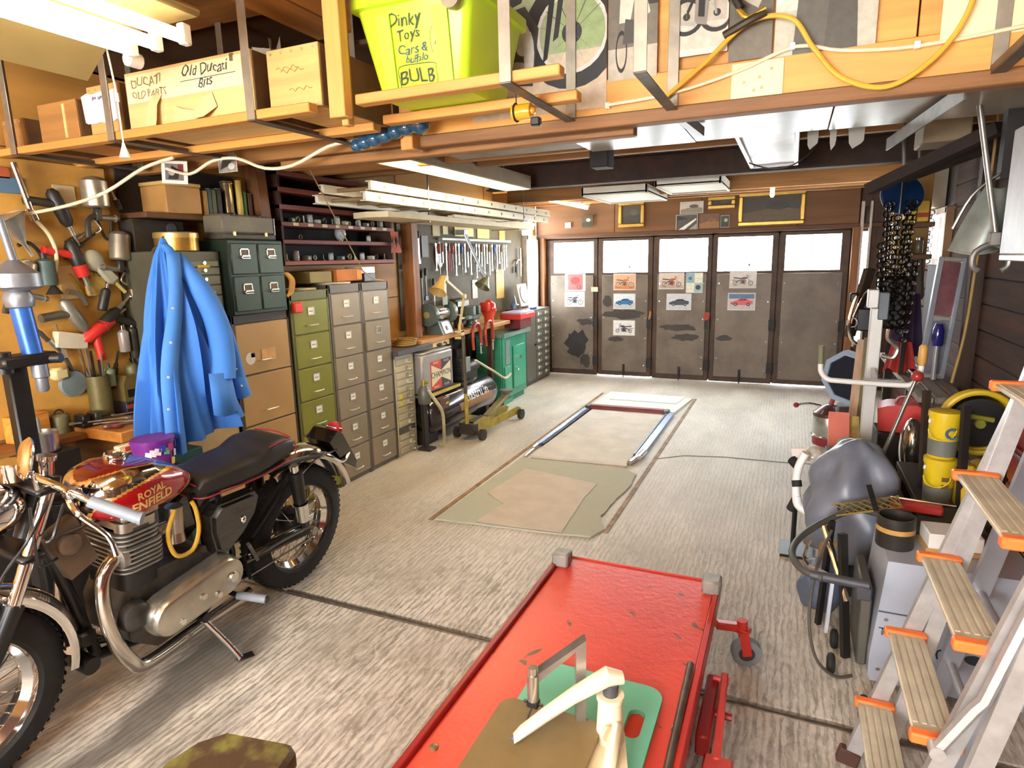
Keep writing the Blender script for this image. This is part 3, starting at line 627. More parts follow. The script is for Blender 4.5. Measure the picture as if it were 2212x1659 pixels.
def d_big(P, ring, a):
    P(R4(-1, 1, -1, 1), '#9aa17c'); P(R4(-1, 1, -1, -.25), '#c3b196'); P([(.3, -.25), (1, -.2), (1, 1), (.55, 1)], '#8fa06a'); P(R4(-1, -.5, -.3, .2), '#b7a27d')
    ring(.52, -.02, .70, .2, '#24211f'); ring(.52, -.02, .51, .05, '#c9c5b9'); ring(.52, -.02, .14, .14, '#2c2a28')
    for k in range(7):
        t_ = pi*k/7+.2; P([(.52+.48*a*cos(t_), -.02+.48*sin(t_)), (.535+.48*a*cos(t_), -.02+.48*sin(t_)), (.52-.48*a*cos(t_), -.02-.48*sin(t_))], '#4d4a45')
    P([(.1, -.35), (.17, -.3), (.36, .9), (.27, .95)], '#1f1d1b'); P([(.25, -.1), (.33, -.05), (.5, .98), (.42, 1)], '#2a2826')
    P([(-.95, .25), (-.2, .45), (-.1, .7), (-.8, .75), (-1, .65)], '#2a2725'); P([(-.9, -.5), (-.05, -.62), (.05, .1), (-.15, .4), (-.85, .3)], '#3a3835')
    for (x, z, w_, h_, c) in ((-.7, .05, .2, .12, '#a09c94'), (-.45, -.15, .14, .3, '#8c8880'), (-.2, .0, .12, .22, '#b9b4aa'), (-.6, -.3, .25, .1, '#6a665f'), (-.3, -.4, .2, .12, '#98938a'), (-.1, -.2, .08, .3, '#c4bfb4')): P(ell(x, z, w_, h_, 12), c)
    P([(-.2, .55), (.2, .5), (.26, .85), (.1, 1), (-.2, 1)], '#2d4a34'); P([(.03+.07*(1 if k % 2 else .5)*cos(k*pi/8), .78+.12*(1 if k % 2 else .5)*sin(k*pi/8)) for k in range(16)], '#d9a878')
    P([(-.9, -.8), (.2, -.9), (.3, -.78), (-.85, -.66)], '#a59274')
poster('motorcycle_poster', 'large colour poster of a green tanked motorcycle behind the batten rack', -1.15, -.627, 2.075, 2.60, YF, d_big, cat='poster')
def d_rider(P, ring, a):
    P(R4(-1, 1, -1, 1), '#6f6657'); P(R4(-1, 1, -1, -.55), '#b5aa94'); P(R4(.3, 1, 0, 1), '#2f2b26')
    P([(-.5, .2), (-.3, .75), (.1, .78), (.4, .35), (.7, -.1), (.55, -.15), (.1, .2), (-.1, -.2), (-.55, -.2)], '#d4c9b2'); P(ell(-.22, .9, .16, .1, 14), '#cfc2a8'); P([(-.42, .85), (-.34, 1), (-.05, 1), (-.05, .93), (-.2, .98), (-.38, .7)], '#2b2723')
    ring(.35, -.55, .32, .06, '#1f1c19', .8); ring(-.45, -.6, .3, .06, '#1f1c19', .8); P([(-.4, -.5), (.2, -.5), (.3, -.2), (-.3, -.15)], '#4a453d'); P(ell(.25, -.12, .13, .08, 12), '#e3dac4'); P([(.3, -.5), (.36, -.5), (.3, .0), (.22, .0)], '#c9bfab')
poster('black_and_white_poster', 'narrow black and white poster of a rider standing by a motorcycle', -.622, -.455, 2.155, 2.60, YF, d_rider)
poster('black_and_white_poster', 'black and white poster showing only a motorcycle, right of the tall bracket', -.40, -.232, 2.2, 2.58, YF, d_bike('#4b463e', '#b9b09d', '#26221e', '#8d8678', '#cfc5b0', R=.3))
def d_dark(P, ring, a):
    P(R4(-1, 1, -1, 1), '#5f584a'); P([(-1, -.2), (1, .1), (1, 1), (-1, 1)], '#4a4439'); P([(-.7, -.1), (.4, .3), (.9, .1), (.3, -.3)], '#b5ab95'); P(R4(-1, 1, -1, -.55), '#6d6554')
poster('black_and_white_poster', 'dark grey poster partly behind the knotted yellow hose', -.228, -.1, 2.165, 2.58, YF, d_dark)
def d_pair(P, ring, a):
    P(R4(-1, 1, -1, 1), '#cdc8b4'); P(R4(-1, 1, -1, -.3), '#b7b19c'); P([(-1, -.2), (-.3, .15), (.4, .05), (1, .3), (1, 1), (-1, 1)], '#dbd6c4')
    P([(-.62, -1), (-.55, -.1), (-.35, .25), (-.12, .38), (.1, .35), (.25, .0), (.3, -1)], '#5c574d'); P([(.0, -1), (.1, .2), (.25, .42), (.42, .36), (.58, .1), (.66, -1)], '#514c43')
    for cx, cz, hc in ((-.12, .58, '#4a4238'), (.22, .62, '#3b342c')): P(ell(cx, cz+.05, .12, .22, 16), hc); P(ell(cx, cz, .1, .19, 16), '#d8cdb6')
    P([(-.2, .38), (-.04, .36), (-.11, .05)], '#dcd3bf')
poster('black_and_white_poster', 'wide pale poster of two people in dark coats', -.093, .184, 2.16, 2.52, YF, d_pair, '#d5cfba')
def d_stains(P, ring, a):
    for x, z in ((-.5, -.1), (.1, .1), (.2, -.5), (-.1, -.6), (.55, .5), (-.7, .6)): P(ell(x, z, .07, .1, 8), '#c8a26a')
poster('old_paper', 'small yellowed blank paper under the two dark posters', -.215, -.062, 2.05, 2.155, YF-.003, d_stains, '#ecdca6', 'paper')
def d_right(P, ring, a):
    P(ell(.5, .8, .5, .8, 20), '#3c2e33'); P([(.2, 1), (.4, -.2), (.5, -.2), (.4, 1)], '#d2cfc6'); P(ell(.75, .75, .3, .3, 14), '#cfc6ad'); P(R4(-.95, .0, -.3, 0), '#d8cda8')
poster('pale_poster', 'pale yellowish poster with a dark round shape at the right end of the fascia', .345, .60, 2.14, 2.5, YF, d_right, '#e6d9a9')
# hoses and cables along the fascia
g = G(); g.tube([(-.62, 2.25, 2.075), (-.4, 2.262, 2.09), (-.2, 2.262, 2.13), (-.03, 2.262, 2.18), (.1, 2.262, 2.15), (.3, 2.262, 2.135), (.6, 2.262, 2.155), (.9, 2.262, 2.18)], .0055, 6)
o = g.done('white_cable', mat('#efdcae', .5, 0, 0)); tag(o, 'thin white cable clipped along the foot of the loft fascia', 'cable')
for x, z in ((-.62, 2.075), (-.04, 2.181), (.29, 2.137), (.56, 2.153)):
    g = G(); g.box(x-.008, x+.008, 2.255, 2.27, z-.009, z+.011, .002); g.done('clip', mat('#f5f0e4', .5, 0, 0), o)
g = G(); yl = mat('#dfa93a', .4, 0, .06)
g.tube([(-.44, 2.24, 2.06), (-.3, 2.24, 2.16), (-.17, 2.235, 2.26), (-.05, 2.235, 2.255), (.02, 2.235, 2.16), (.1, 2.24, 2.07), (.22, 2.24, 2.03), (.33, 2.235, 2.09), (.4, 2.235, 2.2), (.42, 2.24, 2.35), (.45, 2.25, 2.55)], .0075, 8, 8)
o = g.done('yellow_hose', yl); tag(o, 'yellow air hose looping across the posters on the fascia', 'hose')
g = G(); g.tube([(-.24, 2.235, 2.235), (-.17, 2.22, 2.26), (-.12, 2.225, 2.28)], .012, 8, 3); g.done('coupling', mat('#3b3223', .4, .3), o)
t = thing('spray_gun', 'black handled blow gun hanging with the yellow hose', 'spray gun', (-.17, 2.22, 2.30)); g = G(); g.tube([(-.05, 0, .11), (-.045, 0, .05), (-.02, 0, .0)], .014, 8, 3); g.done('handle', blk(), t); g = G(); g.tube([(-.03, 0, 0), (.0, 0, -.03), (.05, 0, -.01)], .008, 8, 3); g.done('nozzle', mat('#b59a3c', .35, .7), t)
t = thing('work_lamp', 'amber glass inspection lamp hanging from the batten below the tub', 'lamp', (-.79, 1.9, 2.035)); g = G(); g.cyl((-.03, 0, -.03), (.03, 0, -.03), .024, n=14); g.sph((.032, 0, -.03), .012); g.done('amber_glass', mat('#e09a1d', .15, 0, .05, coat=1), t); g = G(); g.torus((-.02, 0, -.03), .026, .003, 'x', 16, 6); g.tube([(-.02, 0, -.005), (-.02, .0, .04)], .002, 5, 1); g.box(.03, .06, -.012, .012, -.075, -.05, .004); g.done('clip', blk(), t, kind='stuff')
g = G()
for k, (x, r) in enumerate(((-1.53, .024), (-1.49, .028), (-1.445, .03), (-1.395, .03), (-1.345, .03), (-1.295, .032), (-1.235, .04))): g.sph((x-.09, 2.17, 2.02+.009*k), (r*1.1, r, r), 12, 8)
tag(g.done('bauble_string', mat('#1f4b66', .08, 0, .15, coat=1)), 'row of dark blue shiny baubles tied under the loft rack', 'baubles')
g = G(); g.tube([(-3.15, 1.75, 1.80), (-2.9, 1.8, 1.83), (-2.7, 1.85, 1.88), (-2.58, 1.95, 1.98), (-2.45, 2.0, 2.02)], .007, 6); tag(g.done('white_cable', mat('#e9d9ac', .5, 0, 0)), 'white cable swagged across the tools on the left wall', 'cable')
g = G(); g.tube([(-2.75, 2.2, 2.02), (-2.6, 2.2, 1.985), (-2.45, 2.2, 2.03), (-2.3, 2.2, 2.03), (-2.16, 2.22, 1.98), (-2.0, 2.22, 1.98), (-1.8, 2.22, 2.04), (-1.66, 2.22, 2.05), (-1.58, 2.2, 2.05)], .007, 6); tag(g.done('white_cable', mat('#e9dcb9', .5, 0, 0)), 'white cable sagging under the rack below the square nailed box', 'cable')
# photo prints by the rack, brown case below
poster('photo_print', 'white bordered photo of an engine hung over the brown board', -2.835, -2.66, 1.955, 2.06, 2.24, lambda P, ring, a: (P(R4(-.72, .72, -.7, .75), '#77706a'), P([(-.5, -.6), (.3, -.6), (.4, .2), (-.2, .6)], '#2f2b29'), P(R4(.3, .7, .1, .7), '#7d2f2a'), P(ell(-.2, 0, .25, .3), '#a9a29a')), '#efe6d6', 'photo', tilt=6)

# ================================================================ CABINETS ALONG THE LEFT WALL
def fl_rect(g, x, y0, y1, z0, z1, b=.003, t=.006): g.box(x-t, x, y0, y1, z0, z1, b)
hm_ = {}
def cup_handle(w=.05):
    k = ('h', w)
    if k not in hm_:
        g = G(); g.tube([(-.002, -w, 0), (.016, -w*.95, 0), (.022, -w*.6, 0), (.022, w*.6, 0), (.016, w*.95, 0), (-.002, w, 0)], .0042, 6, 3); hm_[k] = g.mesh('handle', mat('#dcd6c6', .3, .45, .05))
    return hm_[k]
def lab_holder(w, h):
    k = ('l', w, h)
    if k not in hm_:
        g = G()
        for a in ((-w, w, h-.005, h), (-w, w, -h, -h+.005), (-w, -w+.005, -h, h), (w-.005, w, -h, h)): g.box(0, .004, a[0], a[1], a[2], a[3])
        hm_[k] = (g.mesh('label_frame', mat('#bdb6a4', .35, .7, .1)), G().box(0, .002, -w+.004, w-.004, -h+.004, h-.004).mesh('label_card', paper('#ece7dc')), G().box(.002, .0026, -w*.6, w*.5, -h*.2, h*.1).mesh('label_writing', mat('#a39e94', .7, 0, 0)))
    return hm_[k]
def put(me, name, par, loc):
    o = bpy.data.objects.new(name, me); COL.objects.link(o); o.parent = par; o.location = loc; return o
def file_cabinet(name, lab, y0, y1, z0, z1, n, col, top=.06, foot=.03, front=-2.84, depth=.345, hand=.045, holder=(.032, .026), edge=None, hoff=0, skip=(), grp=None, cat='cabinet', blank=()):
    t = thing(name, lab, cat, (front, y0, z0), group=grp); W_ = y1-y0; H_ = z1-z0
    body = mat(col, .42, .15, .07, 3, 0, None, None); ed = mat(edge or col, .45, .1, .1)
    g = G(); g.box(-depth, -.006, 0, W_, 0, H_, .004); g.box(-.02, .0, 0, W_, H_-top, H_, .003); g.box(-.02, 0, 0, .016, 0, H_); g.box(-.02, 0, W_-.016, W_, 0, H_); g.done('carcass', ed, t)
    dh = (H_-top-foot)/n
    for i in range(n):
        zc = H_-top-dh*(i+.5)
        g = G(); g.box(-.03, .004, -W_/2+.019, W_/2-.019, -dh/2+.004, dh/2-.004, .004)
        d = g.done('drawer', mat(col, .4, .15, .09, 2.5, 0, None, None, 0, .04), t); d.location = (0 if i not in blank else .008, W_/2, zc)
        if holder:
            a, b_, c = lab_holder(*holder); z_ = dh*.17
            put(a, 'label_frame', d, (.004, hoff, z_))
            if i not in blank: put(b_, 'label_card', d, (.004, hoff, z_)); put(c, 'label_writing', d, (.004, hoff, z_))
        put(cup_handle(hand), 'handle', d, (.004, hoff, -dh*.24))
    return t, W_, H_
file_cabinet('filing_cabinet', 'olive green six drawer filing cabinet behind the motorcycle tail', 3.02, 3.38, 0, 1.395, 6, '#7d7c22', edge='#5d5b2e')
file_cabinet('filing_cabinet', 'taupe six drawer filing cabinet touching the olive green one', 3.388, 3.73, 0, 1.42, 6, '#8a7c66', edge='#5e564c')
file_cabinet('filing_cabinet', 'taupe six drawer filing cabinet with one unlabelled drawer, beside the small cream drawers', 3.735, 4.075, 0, 1.42, 6, '#887a65', edge='#5e564c', blank=(1,))
t, w, h = file_cabinet('filing_cabinet', 'wide beige wood grained filing cabinet under the dark green card cabinet', 2.57, 3.012, 0, 1.285, 4, '#b8925c', top=.05, edge='#4b3e33', holder=None, hand=.05, front=-2.85)
g = G(); g.cyl((.004, .105, 1.03), (.006, .105, 1.03), .036, n=20); g.done('round_sticker', paper('#efe8d8'), t); g = G(); g.box(.004, .006, .11, .14, 1.035, 1.06); g.done('sticker_patch', mat('#3a332c', .6), t)
g = G(); g.box(.004, .007, .19, .30, 1.0, 1.075, .001); g.done('tape_patch', mat('#d3a368', .6), t)
t, w, h = file_cabinet('drawer_unit', 'narrow cream fourteen drawer unit between the filing cabinets and the grey tool box', 4.095, 4.37, 0, .83, 14, '#b5ab90', top=.03, foot=.01, hand=.016, holder=None, hoff=.055, cat='drawers')
for i, d in enumerate([c for c in t.children if c.name.startswith('drawer')]):
    g = G(); g.box(.004, .0055, .015, .05, -.014, .014); g.done('card', paper('#8d8778' if i % 3 else '#d8d2c2'), d)
    if i == 10: d.data = d.data.copy(); d.data.materials[0] = mat('#4a4642', .5)
    if i in (5, 6):
        g = G(); g.box(.004, .0055, -.09, -.05, -.016, .016); g.done('yellow_label', paper('#d9c63a'), d)
g = G(); g.box(-3.19, -2.79, 4.085, 4.62, .832, .875, .004); tag(g.done('board', mat('#4c4a4d', .5, 0, .1)), 'dark grey slab lying across the top of the cream drawer unit', 'board')
# dark green card cabinet, 2 x 2
t = thing('card_cabinet', 'dark green four drawer card cabinet on the beige filing cabinet', 'cabinet', (-2.8, 2.555, 1.287)); gm = mat('#2f3b30', .4, .2, .12, 5); gm2 = mat('#3d4a3c', .38, .2, .1, 5)
g = G(); g.box(-.38, -.004, 0, .41, 0, .415, .006); g.done('carcass', gm, t)
for i, (y0, y1, z0, z1) in enumerate(((.015, .2, .225, .395), (.21, .395, .225, .395), (.015, .2, .02, .215), (.21, .395, .02, .215))):
    g = G(); g.box(-.02, .004, y0, y1, z0, z1, .005); d = g.done('drawer', gm2, t); ym, zm = (y0+y1)/2, (z0+z1)/2+.02
    g = G()
    for a in ((-.032, .032, .03, .036), (-.032, -.026, -.01, .036), (.026, .032, -.01, .036)): g.box(.004, .008, ym+a[0], ym+a[1], zm+a[2], zm+a[3])
    g.box(.004, .016, ym-.032, ym+.032, zm-.016, zm-.008, .001); g.box(.012, .016, ym-.026, ym+.032, zm-.02, zm, .001); g.done('pull', mat('#e6d5bb', .25, .85, .05), d)
    g = G(); g.box(.004, .006, ym-.025, ym+.025, zm+.004, zm+.028); g.done('card', mat('#6a4f33', .6), d)
# grey multi drawer unit on a beige plinth
t = thing('drawer_unit', 'grey green multi drawer unit with yellow labels behind the blue coat', 'drawers', (-2.85, 2.19, 1.065)); gg = mat('#77735a', .42, .2, .08, 4); H_ = .575
g = G(); g.box(-.34, -.004, 0, .35, 0, H_, .004); g.done('carcass', mat('#5d5a48', .45, .2, .1), t)
zz = H_-.05
for i, dh in enumerate((.035, .042, .052, .055, .065, .075, .088, .095)):
    g = G(); g.box(-.02, .004, .012, .338, zz-dh+.003, zz, .003); d = g.done('drawer', gg, t); zm = zz-dh/2
    for yy in (.13, .24):
        g = G(); g.cyl((.004, yy, zm+.006), (.012, yy, zm+.006), .012, .01, n=10); g.done('cup_pull', mat('#cfcab9', .25, .9, .05), d)
    if i < 6:
        yy = (.20, .1, .11, .22, .17, .15)[i]; g = G(); g.box(.004, .006, yy, yy+.075, zm-.018, zm-.004); g.done('yellow_label', paper('#d8b81f'), d)
    zz -= dh
t = thing('side_cabinet', 'pale wooden cabinet with dark edges under the grey green drawer unit', 'cabinet', (-2.85, 2.19, 0)); g = G(); g.box(-.34, -.012, 0, .37, 0, 1.06, .004); g.done('carcass', mat('#4b3e33', .5, 0, .1), t); g = G(); g.box(-.012, 0, .015, .355, .02, .5, .004); g.done('door', mat('#c9a873', .5, 0, .08), t); g = G(); g.box(-.012, 0, .015, .355, .51, 1.03, .004); g.done('door', mat('#c9a873', .5, 0, .08), t)
# things on the cabinets
t = thing('biscuit_tin', 'round brass coloured tin on top of the grey green drawer unit', 'tin', (-2.955, 2.37, 1.6415)); br = mat('#b98d3e', .3, .7, .25, 12)
g = G(); g.lathe([(.103, 0), (.105, .002), (.105, .07)], n=28); g.done('body', br, t); g = G(); g.lathe([(.108, .066), (.108, .09), (.104, .095), (.01, .095)], n=28); g.done('lid', mat('#cfae6a', .3, .6, .1), t)
t = thing('carrying_case', 'grey brown carrying case with brass catches on the dark green card cabinet', 'case', (-2.82, 2.56, 1.704)); cm = mat('#6b6250', .55, 0, .15, 9)
g = G(); g.box(-.16, 0, 0, .38, 0, .03, .006); g.done('base', mat('#4d463a', .6), t); g = G(); g.box(-.16, -.005, .003, .377, .03, .135, .012); g.done('lid', cm, t)
for y in (.07, .3):
    g = G(); g.box(-.003, .004, y-.01, y+.01, .018, .042, .002); g.done('catch', mat('#d8c88a', .3, .8, .05), t)
for y in (.08, .27):
    g = G(); g.box(-.03, -.004, y-.012, y+.012, .125, .137, .003); g.done('hinge', blk(), t)
g = G(); g.box(-.156, -.003, .3775, .3815, .028, .125, .004); g.done('end_trim', mat('#bdbcb8', .4, .3, .1), t)
t = thing('dark_crate', 'black painted crate behind the brass tin', 'crate', (-3.12, 2.38, 1.6415)); g = G(); g.box(-.06, .05, -.16, .14, 0, .165, .005); g.done('body', mat('#2e261c', .7, 0, .3), t); g = G(); g.cyl((.05, .06, .12), (.056, .06, .12), .03, n=14); g.done('badge', mat('#4a4a55', .5), t)
t = thing('wall_shelf', 'high dark wooden wall shelf above the carrying case', 'shelf', (-3.185, 2.24, 1.84)); g = G(); g.box(0, .2, 0, .75, -.03, -.002, .003); g.done('shelf_board', wood('#5b3a1e', 'y'), t); g = G(); g.box(.0, .012, 0, .75, 0, .25); g.done('back_board', mat('#2c2118', .8), t)
# a brown wooden case under the bordered photo, books and tubes on the shelf
t = thing('wooden_case', 'plain tan wooden case on the high shelf left of the books', 'case', (-3.07, 2.36, 1.839)); g = G(); g.box(-.1, .09, 0, .215, .0, .14, .004); g.done('body', mat('#b88748', .6, 0, .12, 5), t); g = G(); g.box(-.102, .094, -.004, .219, .14, .16, .003); g.done('lid', mat('#c9a05a', .6, 0, .1), t)
for k, (y, wd, hh, c, lab) in enumerate(((2.62, .03, .13, '#a77a2a', 'ochre spined book on the high shelf, leftmost of the row'), (2.655, .022, .145, '#3d4f55', 'slate blue spined book on the high shelf'), (2.68, .028, .14, '#5d5a2c', 'dull olive spined book on the high shelf'), (2.715, .03, .15, '#2b2420', 'near black spined book on the high shelf'), (2.905, .022, .15, '#4a7a3b', 'bright green spined book beside the yellow post tube'), (2.94, .03, .14, '#5a2f1c', 'dark red brown book at the right end of the high shelf'))):
    t = thing('book', lab, 'book', (-2.99, y-.02, 1.839), group='books on the high shelf'); g = G(); g.box(-.12, 0, 0, wd, 0, hh, .003); g.done('cover', mat(c, .6, 0, .12), t); g = G(); g.box(-.117, -.004, .003, wd-.003, hh, hh+.0015); g.done('pages', paper('#d9cfb5'), t)
t = thing('brass_cylinder', 'shiny brass and glass cylinder standing on the high shelf', 'cylinder', (-3.03, 2.80, 1.839)); g = G(); g.cyl((0, 0, 0), (0, 0, .2), .033, n=18); g.done('barrel', mat('#b4a27a', .15, .8, .25, 12), t); g = G(); g.torus((0, 0, .19), .034, .005, 'z', 18, 6); g.torus((0, 0, .02), .034, .005, 'z', 18, 6); g.done('rings', mat('#dcc98a', .2, .9, .05), t, kind='stuff')
t = thing('post_tube', 'yellow cardboard tube standing beside the green book', 'tube', (-3.0, 2.861, 1.839)); g = G(); g.cyl((0, 0, 0), (0, 0, .21), .018, n=14); g.done('tube', mat('#c9a64a', .6, 0, .08), t)
# upright and pigeon-hole rack of dark red shelves
g = G(); g.beam((-3.0, 3.04, 1.42), (-3.0, 2.99, 2.2), .1, .08, (0, 1, 0), .004); tag(g.done('post', wood('#6e4420', 'z')), 'brown timber post left of the dark red shelf rack', 'post')
t = thing('shelf_rack', 'rack of dark red shelves full of small parts above the filing cabinets', 'shelves', (-3.19, 3.13, 1.43)); rm = wood('#7d3f30', 'y', .25, 14, .6, .06)
for z in (.125, .26, .37, .475, .58, .68):
    g = G(); g.box(0, .24, 0, 1.24, z, z+.028, .003); g.done('shelf', rm, t)
g = G(); g.box(0, .02, 0, 1.24, .12, .74); g.done('back', mat('#1e1712', .8), t)
for y in (0, 1.2):
    g = G(); g.box(0, .235, y, y+.02, .12, .74); g.done('side', mat('#3d2317', .7), t)
rr = random.Random(11)
gl = mat('#c9cbc6', .15, 0, .1, coat=1); cols = ['#8d8677', '#c5bca6', '#5f5a50', '#9c8b63', '#b7b1a3', '#4d5a4a', '#7a6f5e']
for row, (z, n) in enumerate(((.398, 17), (.153, 13), (.288, 3))):
    for k in range(n):
        y = 3.16+1.16*(k+.5)/n+rr.uniform(-.015, .015); kind = (k*3+row) % 4; c = cols[(k*5+row*3) % 7]; zb = 1.43+z
        wh = ORD[k]+' from the left on the '+('lower middle', 'lowest open', 'middle')[row]+' red shelf'
        s_ = rr.uniform(.8, 1.15)
        if kind == 0: t = thing('small_jar', 'small pale jar, '+wh, 'jar', (-3.02, y, zb), sc=s_); G().lathe([(.018, 0), (.02, .003), (.02, .04), (.016, .046)], n=12).done('jar', gl, t); G().cyl((0, 0, .046), (0, 0, .056), .018, n=12).done('lid', mat(c, .5), t)
        elif kind == 1: t = thing('valve_part', 'mushroom shaped metal part, '+wh, 'machine part', (-3.0, y, zb), sc=s_); G().lathe([(.016, 0), (.016, .004), (.005, .01), (.004, .05)], n=12).done('valve', mat(c, .35, .8), t)
        elif kind == 2: t = thing('bearing', 'metal ring standing on edge, '+wh, 'machine part', (-3.0, y, zb+.0225*s_), sc=s_); G().torus((0, 0, 0), .016, .0065, 'x', 16, 8).done('ring', mat(c, .3, .8), t)
        else: t = thing('small_box', 'small parts box, '+wh, 'box', (-3.01, y, zb), sc=s_); G().box(-.03, .03, -.02, .02, 0, .032, .002).done('carton', mat(c, .7), t); G().box(.03, .031, -.012, .012, .008, .024).done('label', paper('#d5cfbd'), t)
        t['group'] = 'small parts on the red shelf rack'
for k in range(8):
    y = .1+.14*k; g = G(); g.box(.24, .242, y, y+.05, .375, .395); g.done('paper_tag', paper('#d8cda8'), bpy.data.objects['shelf_rack'])
t = thing('parts_bag', 'clear crumpled bag of parts on the upper red shelf', 'bag', (-3.02, 3.78, 1.43+.288)); g = G(); g.sph((0, 0, .055), (.04, .045, .055), 12, 8); g.done('film', mat('#aeb3b5', .2, 0, .3, 20), t)
t = thing('red_rag', 'orange red rag hanging from the right end of the red shelves', 'rag', (-2.93, 4.33, 1.8)); g = G()
for k in range(5): g.strip([(0, -.05+.02*k, 0), (.01, -.05+.022*k, -.08), (.005, -.06+.028*k, -.17)], [(.008, -.03+.02*k, 0), (-.005, -.025+.022*k, -.08), (.012, -.035+.03*k, -.16)])
g.done('cloth', mat('#b5522f', .8, 0, .15), t, kind='stuff')
t = thing('ceiling_cord', 'taut thin cord running from the joists to the cabinet tops', 'cord', (0, 0, 0)); g = G(); g.cyl((-2.6, 3.0, 2.13), (-2.9, 3.86, 1.5), .004, n=6); g.done('cord', mat('#a08456', .6), t); g = G(); g.tube([(-2.9, 3.86, 1.5), (-2.87, 3.95, 1.44), (-2.84, 4.02, 1.427)], .005, 6, 3); g.done('tail', mat('#9b978c', .6), t)
# papers and bits on the filing cabinets
for (y, w_, l_, rz, c, lab) in ((3.2, .27, .2, 8, '#cdbd97', 'loose yellowed papers on the olive filing cabinet'), (3.55, .28, .21, -5, '#ded3bf', 'loose white papers on the first taupe cabinet')):
    t = thing('papers', lab, 'paper', (-3.0, y, 1.396 if y < 3.38 else 1.421), rz)
    for k in range(4): g = G(); g.at((0, 0, k*.003), (0, 0, k*5-7)); g.box(-w_/2, w_/2, -l_/2, l_/2, 0, .0022); g.done('sheet', paper(c), t)
t = thing('open_box', 'orange brown cardboard box on the taupe filing cabinets', 'box', (-3.0, 3.72, 1.435)); g = G(); g.box(-.1, .1, -.16, .12, 0, .085, .003); g.done('carton', mat('#a5652c', .7, 0, .15), t); g = G(); g.box(.1, .102, .06, .12, .01, .08, 0); g.done('torn_end', mat('#c98a4a', .8), t)
t = thing('box_file', 'dull olive box file lying left of the cardboard box', 'box file', (-3.0, 3.42, 1.435)); g = G(); g.box(-.1, .09, -.12, .1, 0, .075, .003); g.done('body', mat('#7a6c3c', .6, 0, .1), t)
t = thing('clear_case', 'pale plastic case with a white lid on the last taupe cabinet', 'case', (-2.99, 3.98, 1.422)); g = G(); g.box(-.1, .06, -.07, .07, 0, .06, .004); g.done('body', mat('#4b4652', .4), t); g = G(); g.box(-.095, .06, -.1, .07, .06, .11, .004); g.done('lid', mat('#c8c9cb', .3), t)
t = thing('rope_hank', 'hank of ochre rope hanging by the corner of the olive cabinet', 'rope', (-2.83, 3.03, 1.42)); g = G()
for k in range(4): g.tube([(0, -.05+.01*k, .09), (.02, -.02+.01*k, .05), (.015, -.03+.01*k, -.02), (.02, -.06, -.05)], .008, 6, 3)
g.done('strands', mat('#b98a3a', .7, 0, .15), t, kind='stuff')
t = thing('red_tape_dispenser', 'red plastic box stuck to the top drawer of the olive cabinet', 'box', (-2.835, 3.025, 1.262)); g = G(); g.box(0, .03, 0, .075, 0, .065, .006); g.done('body', mat('#d93f2b', .35, 0, .05), t)
# ---------------------------------------------------------------- blue coat
t = thing('work_coat', 'blue cotton work coat hanging in front of the grey drawer unit', 'coat', (-2.645, 2.05, 0)); blu = mat('#3c7acb', .75, 0, .06, 5, .1)
def coat_ring(z):
    k = (1.68-z)/.95; k = max(0, min(1, k)); n = 72; R = []
    ry = interp(k, [(0, .012), (.06, .05), (.2, .09), (.45, .155), (.75, .22), (1, .27)]); rx = interp(k, [(0, .01), (.2, .045), (.5, .065), (1, .085)]); cy = interp(k, [(0, 0), (.5, .02), (1, .045)])
    for j in range(n):
        a = 2*pi*j/n; f = interp(k, [(0, 0), (.15, .008), (.4, .026), (1, .046)])
        d = f*(.8*sin(11*a+2*k)+.6*sin(17*a+1.3-3*k)+.4*sin(5*a+5*k))
        R.append((rx*cos(a)+d*cos(a)*1.1, cy+ry*sin(a)+d*sin(a)*.8, z+.012*sin(3*a+1)*k+.03*k*sin(a)))
    return R
g = G(); g.rings([coat_ring(1.69-.95*i/26) for i in range(27)], cap=False); g.quad(*coat_ring(1.69)); g.done('body', blu, t, ang=80)
def sleeve(P, r, nm='sleeve'):
    g = G(); rs = r; g.tube(P, rs, 14, 5); g.done(nm, mat('#4482d2', .75, 0, .05, 5, .1), t, ang=80)
sleeve([(.03, .04, 1.62), (.085, .10, 1.45), (.11, .15, 1.28), (.1, .17, 1.12), (.095, .16, 1.02)], [.02, .045, .055, .058, .06])
sleeve([(.02, .06, 1.6), (.06, .17, 1.42), (.075, .235, 1.2), (.075, .27, 1.0), (.07, .3, .9)], [.02, .03, .035, .038, .04])
g = G(); A = []; B = []
for i in range(20):
    k = i/19; z = 1.63-.84*k; A.append((.055+.035*k+.006*sin(9*k), -.035-.16*k+.015*sin(7*k), z)); B.append((.075+.035*k+.004*sin(8*k), .02-.14*k+.012*sin(6*k), z-.005))
g.strip(A, B); o = g.done('front_placket', mat('#4a88d6', .75, 0, .04, 5), t, ang=80); sm2 = o.modifiers.new('s', 'SOLIDIFY'); sm2.thickness = .004
for k in (.3, .48, .66, .83):
    g = G(); z = 1.63-.84*k; c = (.08+.035*k, -.03-.15*k+.012*sin(6.5*k), z); g.cyl(c, (c[0]+.004, c[1], c[2]), .006, n=10); g.done('button', mat('#e3e2d8', .4), t)
for k in (.2, .5, .8):
    g = G(); c = (.1+.01*k, .21+.06*k, 1.2-.3*k); g.cyl(c, (c[0]+.004, c[1], c[2]), .005, n=10); g.done('button', mat('#e3e2d8', .4), t)
